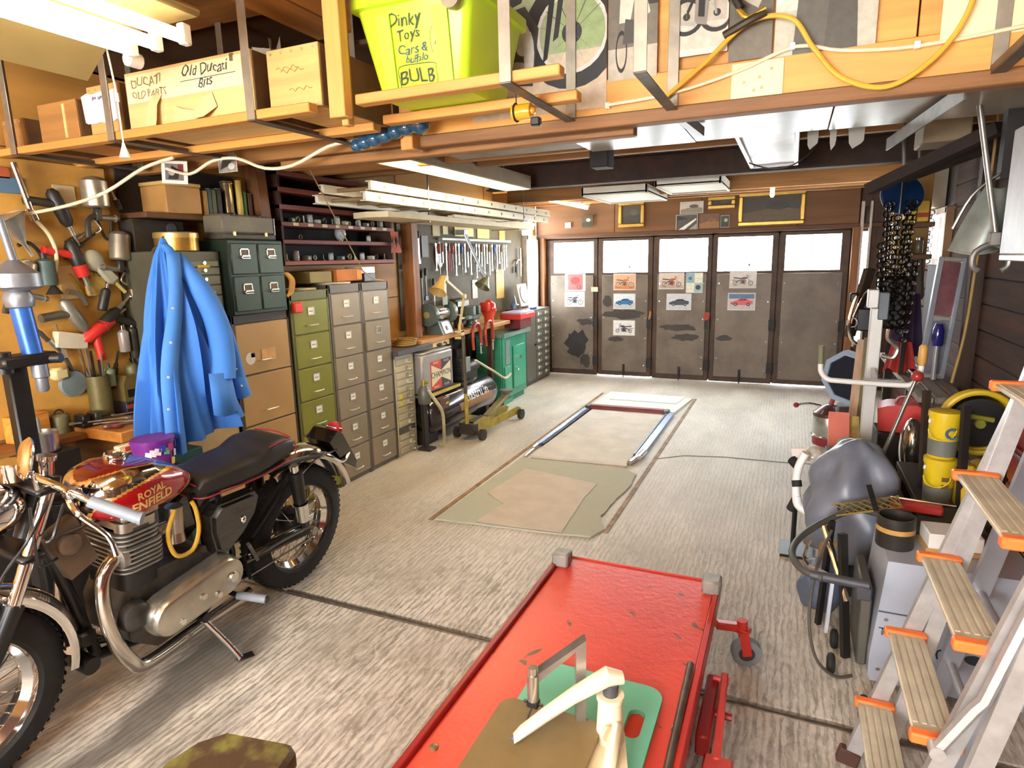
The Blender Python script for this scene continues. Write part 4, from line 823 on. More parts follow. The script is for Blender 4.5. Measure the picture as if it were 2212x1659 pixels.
g = G(); P = [(.135, .05, 1.06), (.14, .09, 1.05), (.142, .13, 1.05), (.14, .17, 1.06)]; Q = [(.15, .04, .86), (.156, .09, .84), (.156, .14, .84), (.15, .19, .86)]; g.strip(P, Q); o = g.done('pocket', mat('#4380cf', .75, 0, .05), t, ang=80); s3 = o.modifiers.new('s', 'SOLIDIFY'); s3.thickness = .004
g = G(); g.tube([(.01, -.02, 1.66), (.03, .0, 1.64), (.045, .03, 1.56), (.06, .08, 1.47)], [.012, .02, .022, .012], 8, 4); g.done('collar', mat('#3a76c4', .75, 0, .05), t, ang=80)
t = thing('coat_hook', 'steel hook on the side of the grey drawer unit holding the coat', 'hook', (-2.9, 2.183, 1.63)); g = G(); g.tube([(0, 0, 0), (.08, -.05, .02), (.23, -.11, .045), (.25, -.125, .07)], .006, 8, 3); g.done('hook', chrome(), t)
# ================================================================ TOOL WALL AND SMALL BENCH, FAR LEFT
t = thing('tool_bench', 'thick orange wood bench shelf below the hanging spray guns', 'bench', (-3.2, 1.0, .775)); ow = wood('#c07f36', 'y', .2, 14, .5, 0)
g = G(); g.box(0, .44, .80, 1.19, 0, .05, .004); g.done('bench_top', ow, t); g = G(); g.box(0, .2, -.6, .8, .0, .03, .004); g.done('back_shelf', mat('#8a5a28', .6, 0, .2), t)
for y in (.84, 1.12): g = G(); g.box(.03, .38, y, y+.04, -.19, 0); g.done('bracket', wood('#6e4620', 'x'), t)
g = G(); g.box(.02, .16, -.6, 1.15, -.78, -.19, .005); tag(g.done('dark_cupboard', mat('#241c15', .7, 0, .2)), 'low dark cupboard under the orange bench shelf', 'cupboard', loc=(-3.2, 1.0, .78))
g = G(); g.box(-3.199, -3.175, 1.0, 2.185, .82, 2.05, .003); tag(g.done('tool_board', mat('#cf9a46', .55, 0, .2, 3.5, .05)), 'ochre wooden tool board covered with hanging spray guns', 'board')
XB = -3.172
sil = mat('#b9b4a2', .28, .8, .18, 18); dkm = mat('#4a463a', .45, .5, .3, 14); redp = mat('#d8352a', .35, 0, .08); brn = mat('#8b7f6c', .4, .5, .2, 14); crm = mat('#d6c491', .55, 0, .15, 10); oliv = mat('#6d6746', .5, .2, .25, 12); blkp = mat('#2a2822', .45, 0, .3, 14)
def tl(name, lab, cat, y, z, tilt=0): return thing(name, lab, cat, (XB, y, z), rot=(tilt, 0, 0), group='tools on the left wall')
def cup_gun(lab, y, z, cupm, r=.052, h=.115, tilt=0, legs=True, flip=1):
    t = tl('spray_gun', lab, 'spray gun', y, z, tilt)
    g = G(); g.lathe([(r*.85, 0), (r, .008), (r, h), (r*.8, h+.012), (r*.45, h+.02)], (.065, 0, 0), n=20); g.done('paint_cup', cupm, t)
    g = G(); g.box(.05, .08, -.015, .015, -.06, 0, .005); g.tube([(.065, 0, -.03), (.066, -.05*flip, -.06), (.067, -.06*flip, -.14)], .013, 8, 3); g.done('grip', dkm, t)
    g = G(); g.cyl((.065, 0, -.045), (.065, .085*flip, -.045), .013, n=10); g.cyl((.065, .085*flip, -.045), (.065, .105*flip, -.045), .018, .009, 10); g.tube([(.067, -.02*flip, -.06), (.072, .0, -.1), (.075, -.03*flip, -.12)], .004, 6, 3); g.done('nozzle', sil, t)
    return t
cup_gun('large silver cupped spray gun under the white swagged cable', 2.075, 1.85, sil, .058, .125)
cup_gun('grey brown cupped spray gun hanging right of the red capped ratchet', 2.155, 1.60, brn, .048, .125, -8, flip=-1)
def canister(name, lab, y, z, m, r=.03, h=.13, tilt=0, cap=None):
    t = tl(name, lab, 'canister', y, z, tilt); g = G(); g.lathe([(r*.9, 0), (r, .004), (r, h), (r*.5, h+.012)], (.06, 0, 0), n=18); g.done('body', m, t)
    g = G(); g.cyl((.06, 0, h), (.06, 0, h+.035), r*.35, n=10); g.tube([(.06, 0, h+.03), (.05, .02, h+.045), (.03, .03, h+.04)], .004, 6, 3); g.done('neck', cap or chrome(), t); return t
canister('air_canister', 'polished chrome canister hanging right beside the coat hook', 2.265, 1.56, chrome(), .032, .12)
canister('air_canister', 'slim chrome bottle hanging below the chrome canister', 2.215, 1.37, chrome(), .02, .09, 10)
canister('air_canister', 'red and white striped chrome canister above the brown plastic box', 2.12, 1.14, mat('#d9cfc6', .2, .6, .1), .026, .1)
canister('air_canister', 'teal grey pot hanging behind the white curved hose', 1.80, 1.49, mat('#4f6159', .5, .1, .15), .04, .11, cap=blkp)
canister('air_canister', 'dark slim canister second from the coat on the wall', 2.17, 1.10, dkm, .02, .15)
def drill(lab, y, z, body, grip, tilt=0, flip=1, red=None):
    t = tl('air_drill', lab, 'air drill', y, z, tilt)
    g = G(); g.lathe([(.012, -.1), (.028, -.08), (.031, .0), (.028, .05), (.016, .075)], (.05, 0, 0), 'y', 16); g.done('body', body, t)
    g = G(); g.tube([(.05, -.03*flip, -.01), (.052, -.06*flip, -.07), (.054, -.085*flip, -.13)], [.02, .019, .021], 10, 3); g.done('grip', grip, t)
    g = G(); g.cyl((.05, .07, 0), (.05, .12, 0), .013, .011, 10); g.cyl((.05, .12, 0), (.05, .17, 0), .006, n=8); g.done('chuck', sil, t)
    if red:
        g = G(); g.cyl((.05, .02, 0), (.05, .075, 0), .034, .028, 14); g.done('red_collar', red, t)
    return t
drill('black air drill pointing down left of the large silver cup', 1.915, 1.83, blkp, dkm, -70)
drill('grey metal air drill hanging above the tilted cream box', 1.905, 1.335, mat('#96917f', .35, .6, .2, 14), mat('#6f6a58', .4, .5), -60)
drill('red capped air ratchet hanging left of the pale scoop', 1.955, 1.60, blkp, redp, -75, 1, redp)
drill('small air tool with a red trigger above the red rag pile', 2.01, 1.27, redp, redp, 30, 1, redp)
drill('dark straight air tool left of the chrome bottle', 2.06, 1.31, blkp, blkp, 40, -1)
t = tl('funnel', 'bright metal funnel beside the tall chrome pipe', 'funnel', 1.70, 1.72, 25); g = G(); g.lathe([(.008, -.11), (.01, -.05), (.07, .07), (.074, .075)], (.075, 0, 0), n=22); g.done('cone', sil, t); g = G(); g.torus((.075, 0, .075), .074, .004, 'z', 22, 6); g.done('rim', sil, t)
t = tl('pipe_lance', 'tall chrome pipe with a white curved hose on the tool board', 'lance', 1.78, 1.9); g = G(); g.cyl((.06, -.04, .12), (.06, .0, -.08), .013, n=12); g.cyl((.06, .0, -.08), (.06, .012, -.12), .02, n=12); g.done('pipe', chrome(), t); g = G(); g.tube([(.06, .012, -.12), (.065, .055, -.18), (.065, .075, -.26), (.065, .06, -.34), (.065, .035, -.4)], .009, 8, 4); g.done('hose', mat('#d3c49a', .5), t); g = G(); g.lathe([(.004, .03), (.01, .02), (.035, -.02)], (.065, .04, -.43), n=12); g.done('rubber_cup', blkp, t)
t = tl('scoop', 'pale grey plastic scoop with a slanting handle', 'scoop', 2.06, 1.57, 40); g = G(); g.sph((.05, 0, .04), (.02, .05, .055), 16, 8); g.box(.035, .065, -.03, .03, -.1, .03, .01); g.done('bowl', mat('#b9b79a', .5, 0, .06), t); g = G(); g.cyl((.05, 0, -.1), (.05, 0, -.17), .01, n=8); g.done('handle', mat('#c9b86a', .5), t)
t = tl('work_gloves', 'stained yellow leather glove pinned below the pale scoop', 'glove', 2.04, 1.43); g = G(); g.box(.01, .03, -.05, .055, 0, .1, .008)
for k in range(4): g.box(.01, .028, -.048+.026*k, -.026+.026*k, .09, .15-.01*abs(k-1), .006)
g.done('palm', mat('#b99a4a', .75, 0, .3, 14), t)
t = tl('cardboard_box', 'tilted cream cardboard box lid below the grey air drill', 'box lid', 1.87, 1.19, -12); g = G(); g.box(.01, .06, -.075, .065, 0, .075, .003); g.done('card', mat('#cfc2a2', .6, 0, .06), t)
t = tl('cream_tin', 'small cream tin on a nail at the left of the tool board', 'tin', 1.80, 1.05); g = G(); g.box(.01, .06, -.035, .035, 0, .06, .012); g.done('body', mat('#c9b983', .5, 0, .12), t)
t = tl('grinding_disc', 'grey blue grinding disc edge-on above the bench', 'disc', 1.86, 1.02); g = G(); g.lathe([(.01, .0), (.045, .004), (.065, .02), (.06, .04), (.02, .045)], (0, 0, 0), 'x', 22); g.done('disc', mat('#7d8785', .4, .3, .15), t)
for k, (y, z, L_, tilt, m, lab) in enumerate(((2.24, 1.15, .22, 3, dkm, 'dark long socket tool nearest the coat sleeve'), (2.21, 1.02, .16, -4, oliv, 'olive tool shaft low beside the coat'), (1.75, 1.28, .2, 35, dkm, 'dark rod hanging at a slant behind the blue pillar'), (2.0, 1.68, .22, -55, blkp, 'black slanting rod above the red capped ratchet'), (2.09, 1.90, .12, 0, oliv, 'short olive clamp at the top of the tool board'), (2.2, 1.9, .1, 20, mat('#c9c3b2', .4, .4), 'pale scraper blade at the top right of the tool board'), (1.83, 1.23, .16, 5, oliv, 'olive square file left of the cream lid'), (2.08, 1.08, .14, -18, dkm, 'twisted drill bit pointing down above the brown box'), (1.93, 1.05, .2, 12, oliv, 'long olive chisel behind the tall holder'), (2.0, 1.72, .16, -60, sil, 'bright nozzle rod left of the grey brown cup'), (2.2, 1.28, .1, 0, dkm, 'small dark plug under the slim chrome bottle'))):
    t = tl('hand_tool', lab, 'hand tool', y, z, tilt); g = G(); g.lathe([(.006, -L_/2), (.011, -L_/2+.01), (.011, 0), (.006, .01), (.005, L_/2)], (.03, 0, 0), n=8); g.done('shaft', m, t); g = G(); g.cyl((.03, 0, -L_/2), (.03, 0, -L_/2+.05), .015, n=8); g.done('collar', blkp if k % 2 else sil, t)
# things standing on the bench shelf
def on(name, lab, cat, x, y, rz=0, z=.8265): return thing(name, lab, cat, (x, y, z), rz)
t = on('tool_holder', 'tall olive brown tube holding files on the orange bench', 'holder', -3.1, 1.95); g = G(); g.lathe([(.05, 0), (.05, .22), (.046, .22), (.046, .01)], n=20, cap=False); g.done('tube', mat('#6f6438', .5, .3, .2), t)
for k in range(4): a = k*1.5; g = G(); g.beam((.02*cos(a), .02*sin(a), .015), (.03*cos(a), .035*sin(a), .3+.02*k), .012, .004); g.done('file', sil if k % 2 else dkm, t)
t = on('plastic_box', 'brown clear plastic case with a black label on the bench', 'case', -3.1, 2.09); g = G(); g.box(-.06, .06, -.055, .055, 0, .07, .004); g.done('base', mat('#27262c', .5), t); g = G(); g.prism([(-.05, .07), (.05, .07), (.05, .16), (.03, .2), (-.03, .2), (-.05, .16)], -.06, .055, 'x'); g.done('cover', mat('#6e5d33', .3, 0, .2), t); g = G(); g.box(.055, .057, -.035, .035, .09, .13); g.done('label', blk(), t); g = G(); g.box(.06, .064, -.05, .05, .035, .055); g.done('red_strip', mat('#a3392a', .5), t)
t = on('wood_block', 'orange wooden block at the left end of the bench', 'block', -3.12, 1.62, 12, .8055); g = G(); g.box(-.05, .05, -.07, .07, 0, .12, .004); g.done('block', wood('#c9842f', 'y'), t)
t = on('oil_can', 'squat grey oil can behind the spanners', 'can', -3.12, 1.76, 0, .8055); g = G(); g.lathe([(.04, 0), (.042, .08), (.03, .09)], n=16); g.done('body', oliv, t); g = G(); g.torus((0, 0, .09), .02, .004, 'x', 12, 6); g.done('handle', dkm, t)
t = on('metal_pot', 'bright metal pot on the left end of the shelf beside the mirror', 'pot', -2.93, 1.56, 0, .79); g = G(); g.lathe([(.065, 0), (.07, .005), (.07, .085), (.065, .085), (.06, .01)], n=22, cap=False); g.cyl((0, 0, 0), (0, 0, .005), .06, n=20); g.done('body', mat('#c3c0b8', .22, .85, .12), t); g = G(); g.cyl((0, 0, .085), (0, 0, .15), .012, .01, 10); g.done('spout', mat('#c3bfa8', .3, .6), t)
t = thing('pot_stand', 'dark box under the bright metal pot', 'box', (-2.93, 1.56, .0)); g = G(); g.box(-.06, .1, -.1, .1, 0, .789, .004); g.done('body', mat('#221a14', .7), t)
for k, (x, y, rz, L_, lab) in enumerate(((-2.86, 1.97, 62, .24, 'longest spanner lying on the orange bench edge'), (-2.92, 1.92, 40, .19, 'spanner lying across the bench pointing at the coat'), (-2.84, 1.9, 80, .16, 'short ring spanner nearest the bench corner'), (-2.98, 1.86, 55, .2, 'spanner at the back of the bench heap'), (-2.95, 2.03, 70, .18, 'spanner lying under the longest one'))):
    t = on('spanner', lab, 'spanner', x, y, rz, .8265+.007*k); t['group'] = 'spanners on the small bench'; g = G(); g.beam((-L_/2, 0, .004), (L_/2, 0, .004), .012, .006, b=.001); g.done('shank', sil, t); g = G(); g.lathe([(.009, 0), (.017, 0), (.017, .008), (.009, .008)], (L_/2+.01, 0, 0), n=14, cap=False); g.done('ring', sil, t)
    g = G(); g.prism([(-L_/2, -.008), (-L_/2-.025, -.016), (-L_/2-.02, -.006), (-L_/2-.01, 0), (-L_/2-.02, .006), (-L_/2-.025, .016), (-L_/2, .008)], 0, .008); g.done('jaw', sil, t)
t = on('rag', 'dark red rag on the bench beside the spanners', 'rag', -2.88, 1.85, 20); g = G(); g.sph((0, 0, .01), (.05, .035, .014), 12, 6); g.done('cloth', mat('#7a2620', .8, 0, .2), t)
t = thing('power_strip', 'cream power strip with a red switch under the bench edge', 'power strip', (-2.755, 1.83, .735), rot=(0, 0, 0)); g = G(); g.box(0, .035, -.075, .075, 0, .04, .004); g.done('body', mat('#e3d2a2', .5), t); g = G(); g.box(.035, .038, -.045, -.022, .01, .03); g.done('red_switch', mat('#d5402a', .4), t)
for y in (0, .035): g = G(); g.box(.035, .037, y-.012, y+.012, .008, .032); g.done('socket', mat('#b9a880', .5), t)
g = G(); g.tube([(.01, -.075, .015), (-.02, -.14, -.05), (.0, -.2, -.12), (.02, -.3, -.13)], .006, 6, 4); g.done('flex', mat('#c9b680', .5), t)
t = thing('sweet_tub', 'purple printed tub with white and coloured shapes under the coat hem', 'tub', (-2.55, 1.80, .692), sc=.58); g = G(); g.lathe([(.13, 0), (.15, .2), (.154, .2), (.154, .225), (.02, .23)], n=12); g.done('tub', mat('#7d2f93', .4, 0, .12), t)
rr = random.Random(5)
for k in range(9):
    a = -.9+.22*k; z = rr.uniform(.04, .17); r = .151-.02*(1-z/.2); c = Vector((r*cos(a), r*sin(a), z)); tn = Vector((-sin(a), cos(a), 0)); g = G(); g.quad(*[tuple(c+Vector((cos(a), sin(a), 0))*.004+tn*dx+Vector((0, 0, dz))) for dx, dz in ((-.025, -.02), (.02, -.03), (.03, .02), (-.015, .03))]); g.done('printed_shape', mat(('#e9e2ee', '#e9e2ee', '#e9e2ee', '#3b47b5', '#7fd0a0', '#c93a90', '#e7c84a', '#e9e2ee', '#9a58b5')[k], .4, 0, .05), t)
t = thing('cupboard', 'low dark teal cupboard under the coat hem', 'cupboard', (-3.0, 2.06, 0)); g = G(); g.box(.115, .29, -.1, .12, 0, .66, .005); g.done('carcass', mat('#2f5a50', .7, 0, .2), t)
g = G(); g.box(-2.63, -2.47, 1.72, 1.88, 0, .69, .004); tag(g.done('tall_box', mat('#241c15', .7, 0, .2)), 'tall dark box under the purple tub', 'box')
# tall blue and grey bench pump at the far left
t = thing('pillar_pump', 'blue barrelled pillar pump with a grey domed head at the far left', 'pump', (-2.7, 1.41, 0)); pg = mat('#8d8f94', .35, .5, .15, 9); pb = mat('#3564b4', .3, .3, .15, 6)
g = G(); g.cyl((0, .05, 1.56), (.0, .02, 1.76), .017, .014, 10); g.done('lever', pg, t)
g = G(); g.lathe([(.02, 1.60), (.06, 1.565), (.082, 1.55), (.085, 1.50), (.07, 1.49), (.045, 1.485)], (0, .04, 0), n=22); g.done('head', pg, t); g = G(); g.lathe([(.04, 1.485), (.052, 1.46), (.045, 1.425), (.036, 1.42)], (0, .04, 0), n=18); g.done('neck', pg, t)
g = G(); g.cyl((0, .04, 1.42), (.01, .05, 1.24), .036, n=18); g.done('barrel', pb, t); g = G(); g.box(-.05, .06, -.08, .12, 1.2, 1.245, .01); g.cyl((.03, .08, 1.22), (.08, .11, 1.22), .02, n=10); g.cyl((0, -.05, 1.18), (0, -.05, 1.26), .03, n=10); g.done('clamp', blk(), t)
g = G(); g.lathe([(.028, 1.2), (.03, 1.15), (.022, 1.145), (.022, 1.1), (.015, 1.09)], (.02, .06, 0), n=14); g.done('lower_valve', pg, t); g = G(); g.box(-.05, .0, -.04, .03, .0, 1.2, .006); g.box(-.09, .1, -.09, .1, 0, .012, .003); g.done('column', blk(), t)
# ================================================================ MOTORCYCLE
# local axes: x forward (towards the photographer's end), y to the rider's left, z up; origin under the rear axle
bk = thing('motorcycle', 'vintage chrome and red motorcycle leaning on its side stand', 'motorcycle', (-2.2, 2.2, 0), rot=(-6, 0, -90))
ch = mat('#e6e3de', .1, 1, .04, 5); pol = mat('#b5b0a4', .28, .92, .12, 16); paint = mat('#141210', .16, 0, .1, coat=1); red_ = mat('#9e1016', .18, .15, .12, 4, coat=1); gold = mat('#d9a44a', .3, .5, .05); frm = mat('#151312', .35, .1, .1); tyre = mat('#1b1a18', .78, 0, .25, 20, .2); fin_m = mat('#a39e94', .4, .8, .15, 14); brass = mat('#b9862c', .35, .5, .1)
R_ = .245; FA = (1.40, 0, .31); RA = (0, 0, .31)
def wheel(c, w_t, nm, drum):
    g = G(); prof = [(-.045, -.046), (-.03, -.062), (.02, -.058), (.045, -.04), (.06, 0), (.045, .04), (.02, .058), (-.03, .062), (-.045, .046)]
    n = 48; R = []
    for i in range(n):
        a = 2*pi*i/n; R.append([((R_+.005+q[0]*1.0)*cos(a)+c[0], q[1]*w_t+c[1], (R_+.005+q[0])*sin(a)+c[2]) for q in prof])
    g.rings(R, True); 
    for i in range(64):
        a = 2*pi*i/64
        for y0, y1 in ((-.036, -.008), (.008, .036)): g.beam((c[0]+(R_+.0585)*cos(a), c[1]+y0*w_t, c[2]+(R_+.0585)*sin(a)), (c[0]+(R_+.0585)*cos(a+.03), c[1]+y1*w_t, c[2]+(R_+.0585)*sin(a+.03)), .011, .004, (cos(a), 0, sin(a)))
    tw = g.done('tyre', tyre, bk)
    g = G(); R = []
    for i in range(n):
        a = 2*pi*i/n; R.append([(((R_-.05)+q[0])*cos(a)+c[0], q[1]+c[1], ((R_-.05)+q[0])*sin(a)+c[2]) for q in ((.012, -.05), (.02, -.046), (.004, -.03), (-.012, -.012), (-.014, .012), (.004, .03), (.02, .046), (.012, .05), (.006, .03), (.0, 0), (.006, -.03))])
    g.rings(R, True).done('rim', ch, bk)
    g = G(); g.lathe([(.02, -.07), (.085, -.055), (.09, -.03), (.05, -.025), (.035, .02), (.06, .03), (.06, .045), (.02, .065)], c, 'y', 24); g.done('hub', drum, bk)
    g = G()
    for i in range(36):
        a = 2*pi*i/36; s = 1 if i % 2 else -1; b = a+(.35 if (i//2) % 2 else -.35)
        g.cyl((c[0]+.055*cos(b), c[1]+.035*s, c[2]+.055*sin(b)), (c[0]+(R_-.06)*cos(a), c[1]+.008*s, c[2]+(R_-.06)*sin(a)), .0022, n=5, cap=False)
    g.done('spokes', chrome(), bk, kind='stuff')
wheel(RA, 1.0, 'rear', mat('#2a2826', .4, .3, .1)); wheel(FA, .95, 'front', mat('#8f8b82', .35, .8, .1))
def guard(c, R, a0, a1, w, name, crown=.03, m=ch, n=30):
    g = G(); RR = []
    for i in range(n+1):
        a = radians(lerp(a0, a1, i/n)); ring = []
        k = [(-w, -.03), (-w*.98, -.008), (-w*.7, crown*.6), (0, crown), (w*.7, crown*.6), (w*.98, -.008), (w, -.03)]
        for yy, dr in k+[(p[0]*.96, p[1]-.004) for p in k[::-1]]: ring.append((c[0]+(R+dr)*cos(a), c[1]+yy, c[2]+(R+dr)*sin(a)))
        RR.append(ring)
    g.rings(RR); return g.done(name, m, bk)
guard((0.02, 0, .32), .375, 60, 163, .085, 'rear_mudguard', .03); guard((1.40, 0, .33), .335, 20, 192, .068, 'front_mudguard', .022)
g = G(); g.tube([(-.02, .09, .70), (-.16, .098, .63), (-.25, .095, .58), (-.33, .07, .60)], .007, 6, 4); g.tube([(.08, .095, .60), (-.05, .1, .66), (-.2, .095, .66)], .006, 6, 3); g.done('mudguard_stay', ch, bk)
# number plate, tail lamp
g = G(); g.prism([(-.27, .72), (-.23, .745), (-.17, .70), (-.27, .57), (-.38, .50), (-.39, .54)], -.075, .075, 'y'); g.done('number_plate_holder', paint, bk)
g = G(); g.lathe([(.042, 0), (.046, .02), (.03, .05), (.01, .055)], (0, 0, 0), 'x', 20); o = g.done('tail_lamp', mat('#c01a1e', .15, 0, .1, coat=1), bk); o.location = (-.28, 0, .725); o.rotation_euler = (0, radians(155), 0)
g = G(); g.tube([(-.25, -.05, .75), (-.235, 0, .76), (-.25, .05, .75)], .004, 6, 3); g.done('lamp_rim', ch, bk)
# frame
g = G()
for s in (-1, 1):
    y = .09*s
    g.tube([(.62, .05*s, .70), (.4, y, .70), (.1, y, .69), (-.12, y, .66)], .013, 8, 3); g.tube([(.52, .08*s, .72), (.45, .08*s, .4), (.46, .08*s, .25)], .013, 8, 3)
    g.tube([(.46, .08*s, .33), (.2, .1*s, .325), (0, .1*s, .31)], .018, 8, 2)
    g.tube([(.05, y, .69), (.35, .085*s, .42)], .011, 8, 1)
g.tube([(1.12, 0, .86), (.9, 0, .80), (.6, 0, .74)], .02, 10, 3); g.tube([(1.13, 0, .8), (1.05, 0, .5), (.98, 0, .22)], .02, 10, 3); g.tube([(.98, 0, .22), (.7, .0, .17), (.46, 0, .2)], .02, 10, 3)
g.cyl((1.10, 0, .93), (1.16, 0, .76), .03, n=14); g.done('frame', frm, bk)
for s in (-1, 1):
    y = .125*s
    g = G(); g.cyl((.07, y, .36), (.13, y, .68), .012, n=8); g.cyl((.095, y, .5), (.125, y, .655), .03, .032, 14); g.done('shock_absorber', frm, bk)
    g = G(); g.cyl((.075, y, .40), (.092, y, .49), .031, .034, 14); g.done('shock_cover', ch, bk); g = G(); g.cyl((.13, y, .66), (.137, y, .69), .02, n=12); g.done('shock_top', ch, bk)
# side toolbox, both sides
sp = [(.60, .63), (.60, .56), (.575, .46), (.54, .44), (.45, .5), (.38, .57), (.36, .63), (.38, .66), (.56, .665)]
for s in (-1, 1):
    g = G(); y0, y1 = sorted((.085*s, .14*s)); g.prism(sp, y0, y1, 'y'); c_ = (.49, .57)
    yy = .14*s; g.prism([(c_[0]+(x-c_[0])*.86, c_[1]+(z-c_[1])*.86) for x, z in sp], min(yy, yy+.012*s), max(yy, yy+.012*s), 'y'); g.done('tool_box', paint, bk)
    g = G(); g.sph((.455, .156*s, .565), (.012, .008, .016), 10, 6); g.done('box_knob', ch, bk)
# engine: crankcase, chaincase, barrels, heads
g = G(); g.prism([(.52, .26), (.60, .2), (.82, .19), (.92, .27), (.93, .4), (.88, .5), (.66, .5), (.5, .42)], -.13, .1, 'y'); g.lathe([(.05, .1), (.056, .11), (.05, .14), (.03, .155)], (.915, 0, .38), 'y', 20); g.done('crankcase', mat('#54504a', .42, .7, .35, 12), bk)
def stad(x0, z0, r0, x1, z1, r1, n=16):
    a = math.atan2(z1-z0, x1-x0); P = []
    for k in range(n+1): t_ = a+pi/2+pi*k/n; P.append((x0+r0*cos(t_), z0+r0*sin(t_)))
    for k in range(n+1): t_ = a-pi/2+pi*k/n; P.append((x1+r1*cos(t_), z1+r1*sin(t_)))
    return P
g = G(); RR = []
for k, y in ((1, .12), (1, .165), (.965, .172), (.955, .178), (.93, .19), (.86, .2), (.7, .204)):
    RR.append([(x, y, z) for x, z in stad(.575, .38, .08*k, .82, .345, .078*k)])
g.rings(RR); g.done('chaincase', mat('#b8b3a6', .26, .9, .14, 10), bk, ang=30)
g = G(); g.cyl((.56, .2, .375), (.56, .214, .375), .022, .019, 16); g.cyl((.63, .2, .335), (.63, .212, .335), .012, n=10); g.cyl((.70, .2, .365), (.70, .212, .365), .013, n=6); g.cyl((.79, .2, .31), (.79, .208, .31), .012, n=10); g.done('chaincase_plugs', ch, bk, kind='stuff')
for i in range(9):
    z = .545+.0165*i; k = .82 if i < 6 else .76
    g = G(); g.prism([(p[0], p[1]) for p in rrect(.86-.105*k, .86+.105*k, -.155*k, .155*k, .045, 4)], z, z+.006); g.done('cooling_fin', fin_m, bk)
g = G(); g.prism(rrect(.79, .93, -.11, .11, .04, 4), .47, .70); g.done('cylinder_block', mat('#2b2825', .5, .3, .2, 12), bk)
g = G(); g.prism(rrect(.79, .93, -.11, .11, .03, 4), .69, .725); g.box(.79, .93, .03, .12, .73, .765, .01); g.box(.79, .93, -.12, -.03, .73, .765, .01); g.done('rocker_cover', pol, bk)
g = G(); g.cyl((.7, .07, .60), (.7, .07, .70), .032, n=16); g.cyl((.7, .07, .56), (.7, .07, .6), .036, .03, 16); g.cyl((.7, .07, .63), (.78, .07, .63), .022, n=12); g.done('carburettor', pol, bk)
g = G(); g.tube([(.72, .1, .70), (.76, .11, .62), (.74, .12, .53), (.67, .12, .52), (.63, .11, .58), (.63, .1, .66), (.64, .09, .70)], .0085, 8, 5); g.done('fuel_hose', mat('#c09432', .3, 0, .1), bk)
for y in (.075, -.075):
    s = 1 if y > 0 else -1
    g = G(); g.tube([(.90, y, .60), (.955, y*1.15, .60), (1.0, y*1.3, .55), (1.01, y*1.5, .44), (.99, y*1.7, .32), (.945, y*1.75, .22), (.88, y*1.6, .165), (.6, y*1.0, .145), (.35, y*.9, .15)], [.024, .024, .024, .024, .025, .025, .025, .025, .025], 14, 5); g.done('exhaust_pipe', mat('#cfc8bd', .16, 1, .12, 6), bk)
    if y < 0:
        g = G(); g.cyl((.35, y*.9, .15), (-.15, y*1.9, .2), .04, .045, 18); g.cyl((-.15, y*1.9, .2), (-.3, y*2, .21), .045, .022, 18); g.done('silencer', ch, bk)
    g = G(); g.lathe([(.028, -.012), (.045, -.01), (.045, .012), (.028, .014)], (.925, y*1.08, .60), 'x', 26); g.done('exhaust_collar', fin_m, bk)
# footrest, lever, stand
g = G(); g.cyl((.50, .16, .245), (.47, .285, .25), .017, n=12); g.done('footrest_rubber', mat('#7d7f86', .6), bk); g = G(); g.cyl((.47, .285, .25), (.469, .289, .25), .016, n=12); g.cyl((.5, .1, .245), (.5, .16, .245), .011, n=8); g.done('footrest_bar', frm, bk); g = G(); g.tube([(.43, .12, .38), (.435, .15, .32), (.44, .17, .29)], .008, 6, 2); g.done('gear_lever', frm, bk)
g = G(); g.beam((.40, .12, .42), (.37, .135, .34), .03, .014); g.done('pillion_footrest', mat('#5a5753', .5), bk)
g = G(); g.tube([(.66, .13, .23), (.60, .2, .1), (.575, .245, .03)], .0125, 10, 3); g.done('side_stand', ch, bk); g = G(); g.beam((.59, .24, .028), (.53, .27, .03), .034, .008, b=.002); g.done('stand_foot', frm, bk); g = G(); g.cyl((.655, .11, .23), (.655, .16, .23), .02, n=10); g.done('stand_pivot', frm, bk)
g = G(); g.cyl((.42, .11, .26), (.0, .12, .28), .005, n=6); g.cyl((-.0, .11, .31), (.0, .13, .31), .02, n=10); g.box(-.06, -.03, .1, .125, .27, .3, .004); g.done('brake_rod', steel(), bk)
g = G(); g.tube([(.42, .1, .34), (.2, .115, .36), (.08, .11, .35)], .02, 10, 2); g.box(.12, .4, .1, .125, .335, .375, .01); g.done('chain_guard', paint, bk)
# seat: long black dual seat with raised rear
def seat_ring(u):
    x = lerp(.60, .125, u)
    zt = interp(u, [(0, .745), (.05, .775), (.35, .79), (.58, .795), (.66, .815), (.72, .828), (.9, .832), (1, .815)]); zb = interp(u, [(0, .69), (.5, .70), (1, .735)]); hw = interp(u, [(0, .085), (.1, .105), (.35, .125), (.7, .13), (1, .115)])
    P = []
    for k in range(24):
        a = 2*pi*k/24; c, s = cos(a), sin(a); e = .45
        P.append((x, hw*math.copysign(abs(c)**e, c), (zt+zb)/2+(zt-zb)/2*math.copysign(abs(s)**e, s)))
    return P
g = G(); g.rings([seat_ring(u/22) for u in range(23)]); g.done('seat', mat('#26231f', .5, 0, .22, 9, .1), bk, ang=60)
g = G(); g.tube([(.605, -.08, .695), (.605, .08, .695), (.52, .116, .70), (.3, .13, .708), (.12, .117, .738), (.118, .112, .80)], .0035, 6, 4); g.tube([(.135, -.105, .818), (.122, 0, .826), (.135, .105, .818), (.2, .125, .825), (.27, .118, .815)], .0035, 6, 4); g.tube([(.605, -.075, .745), (.61, 0, .752), (.605, .075, .745)], .0035, 6, 3); g.done('seat_piping', mat('#8f2129', .5), bk)
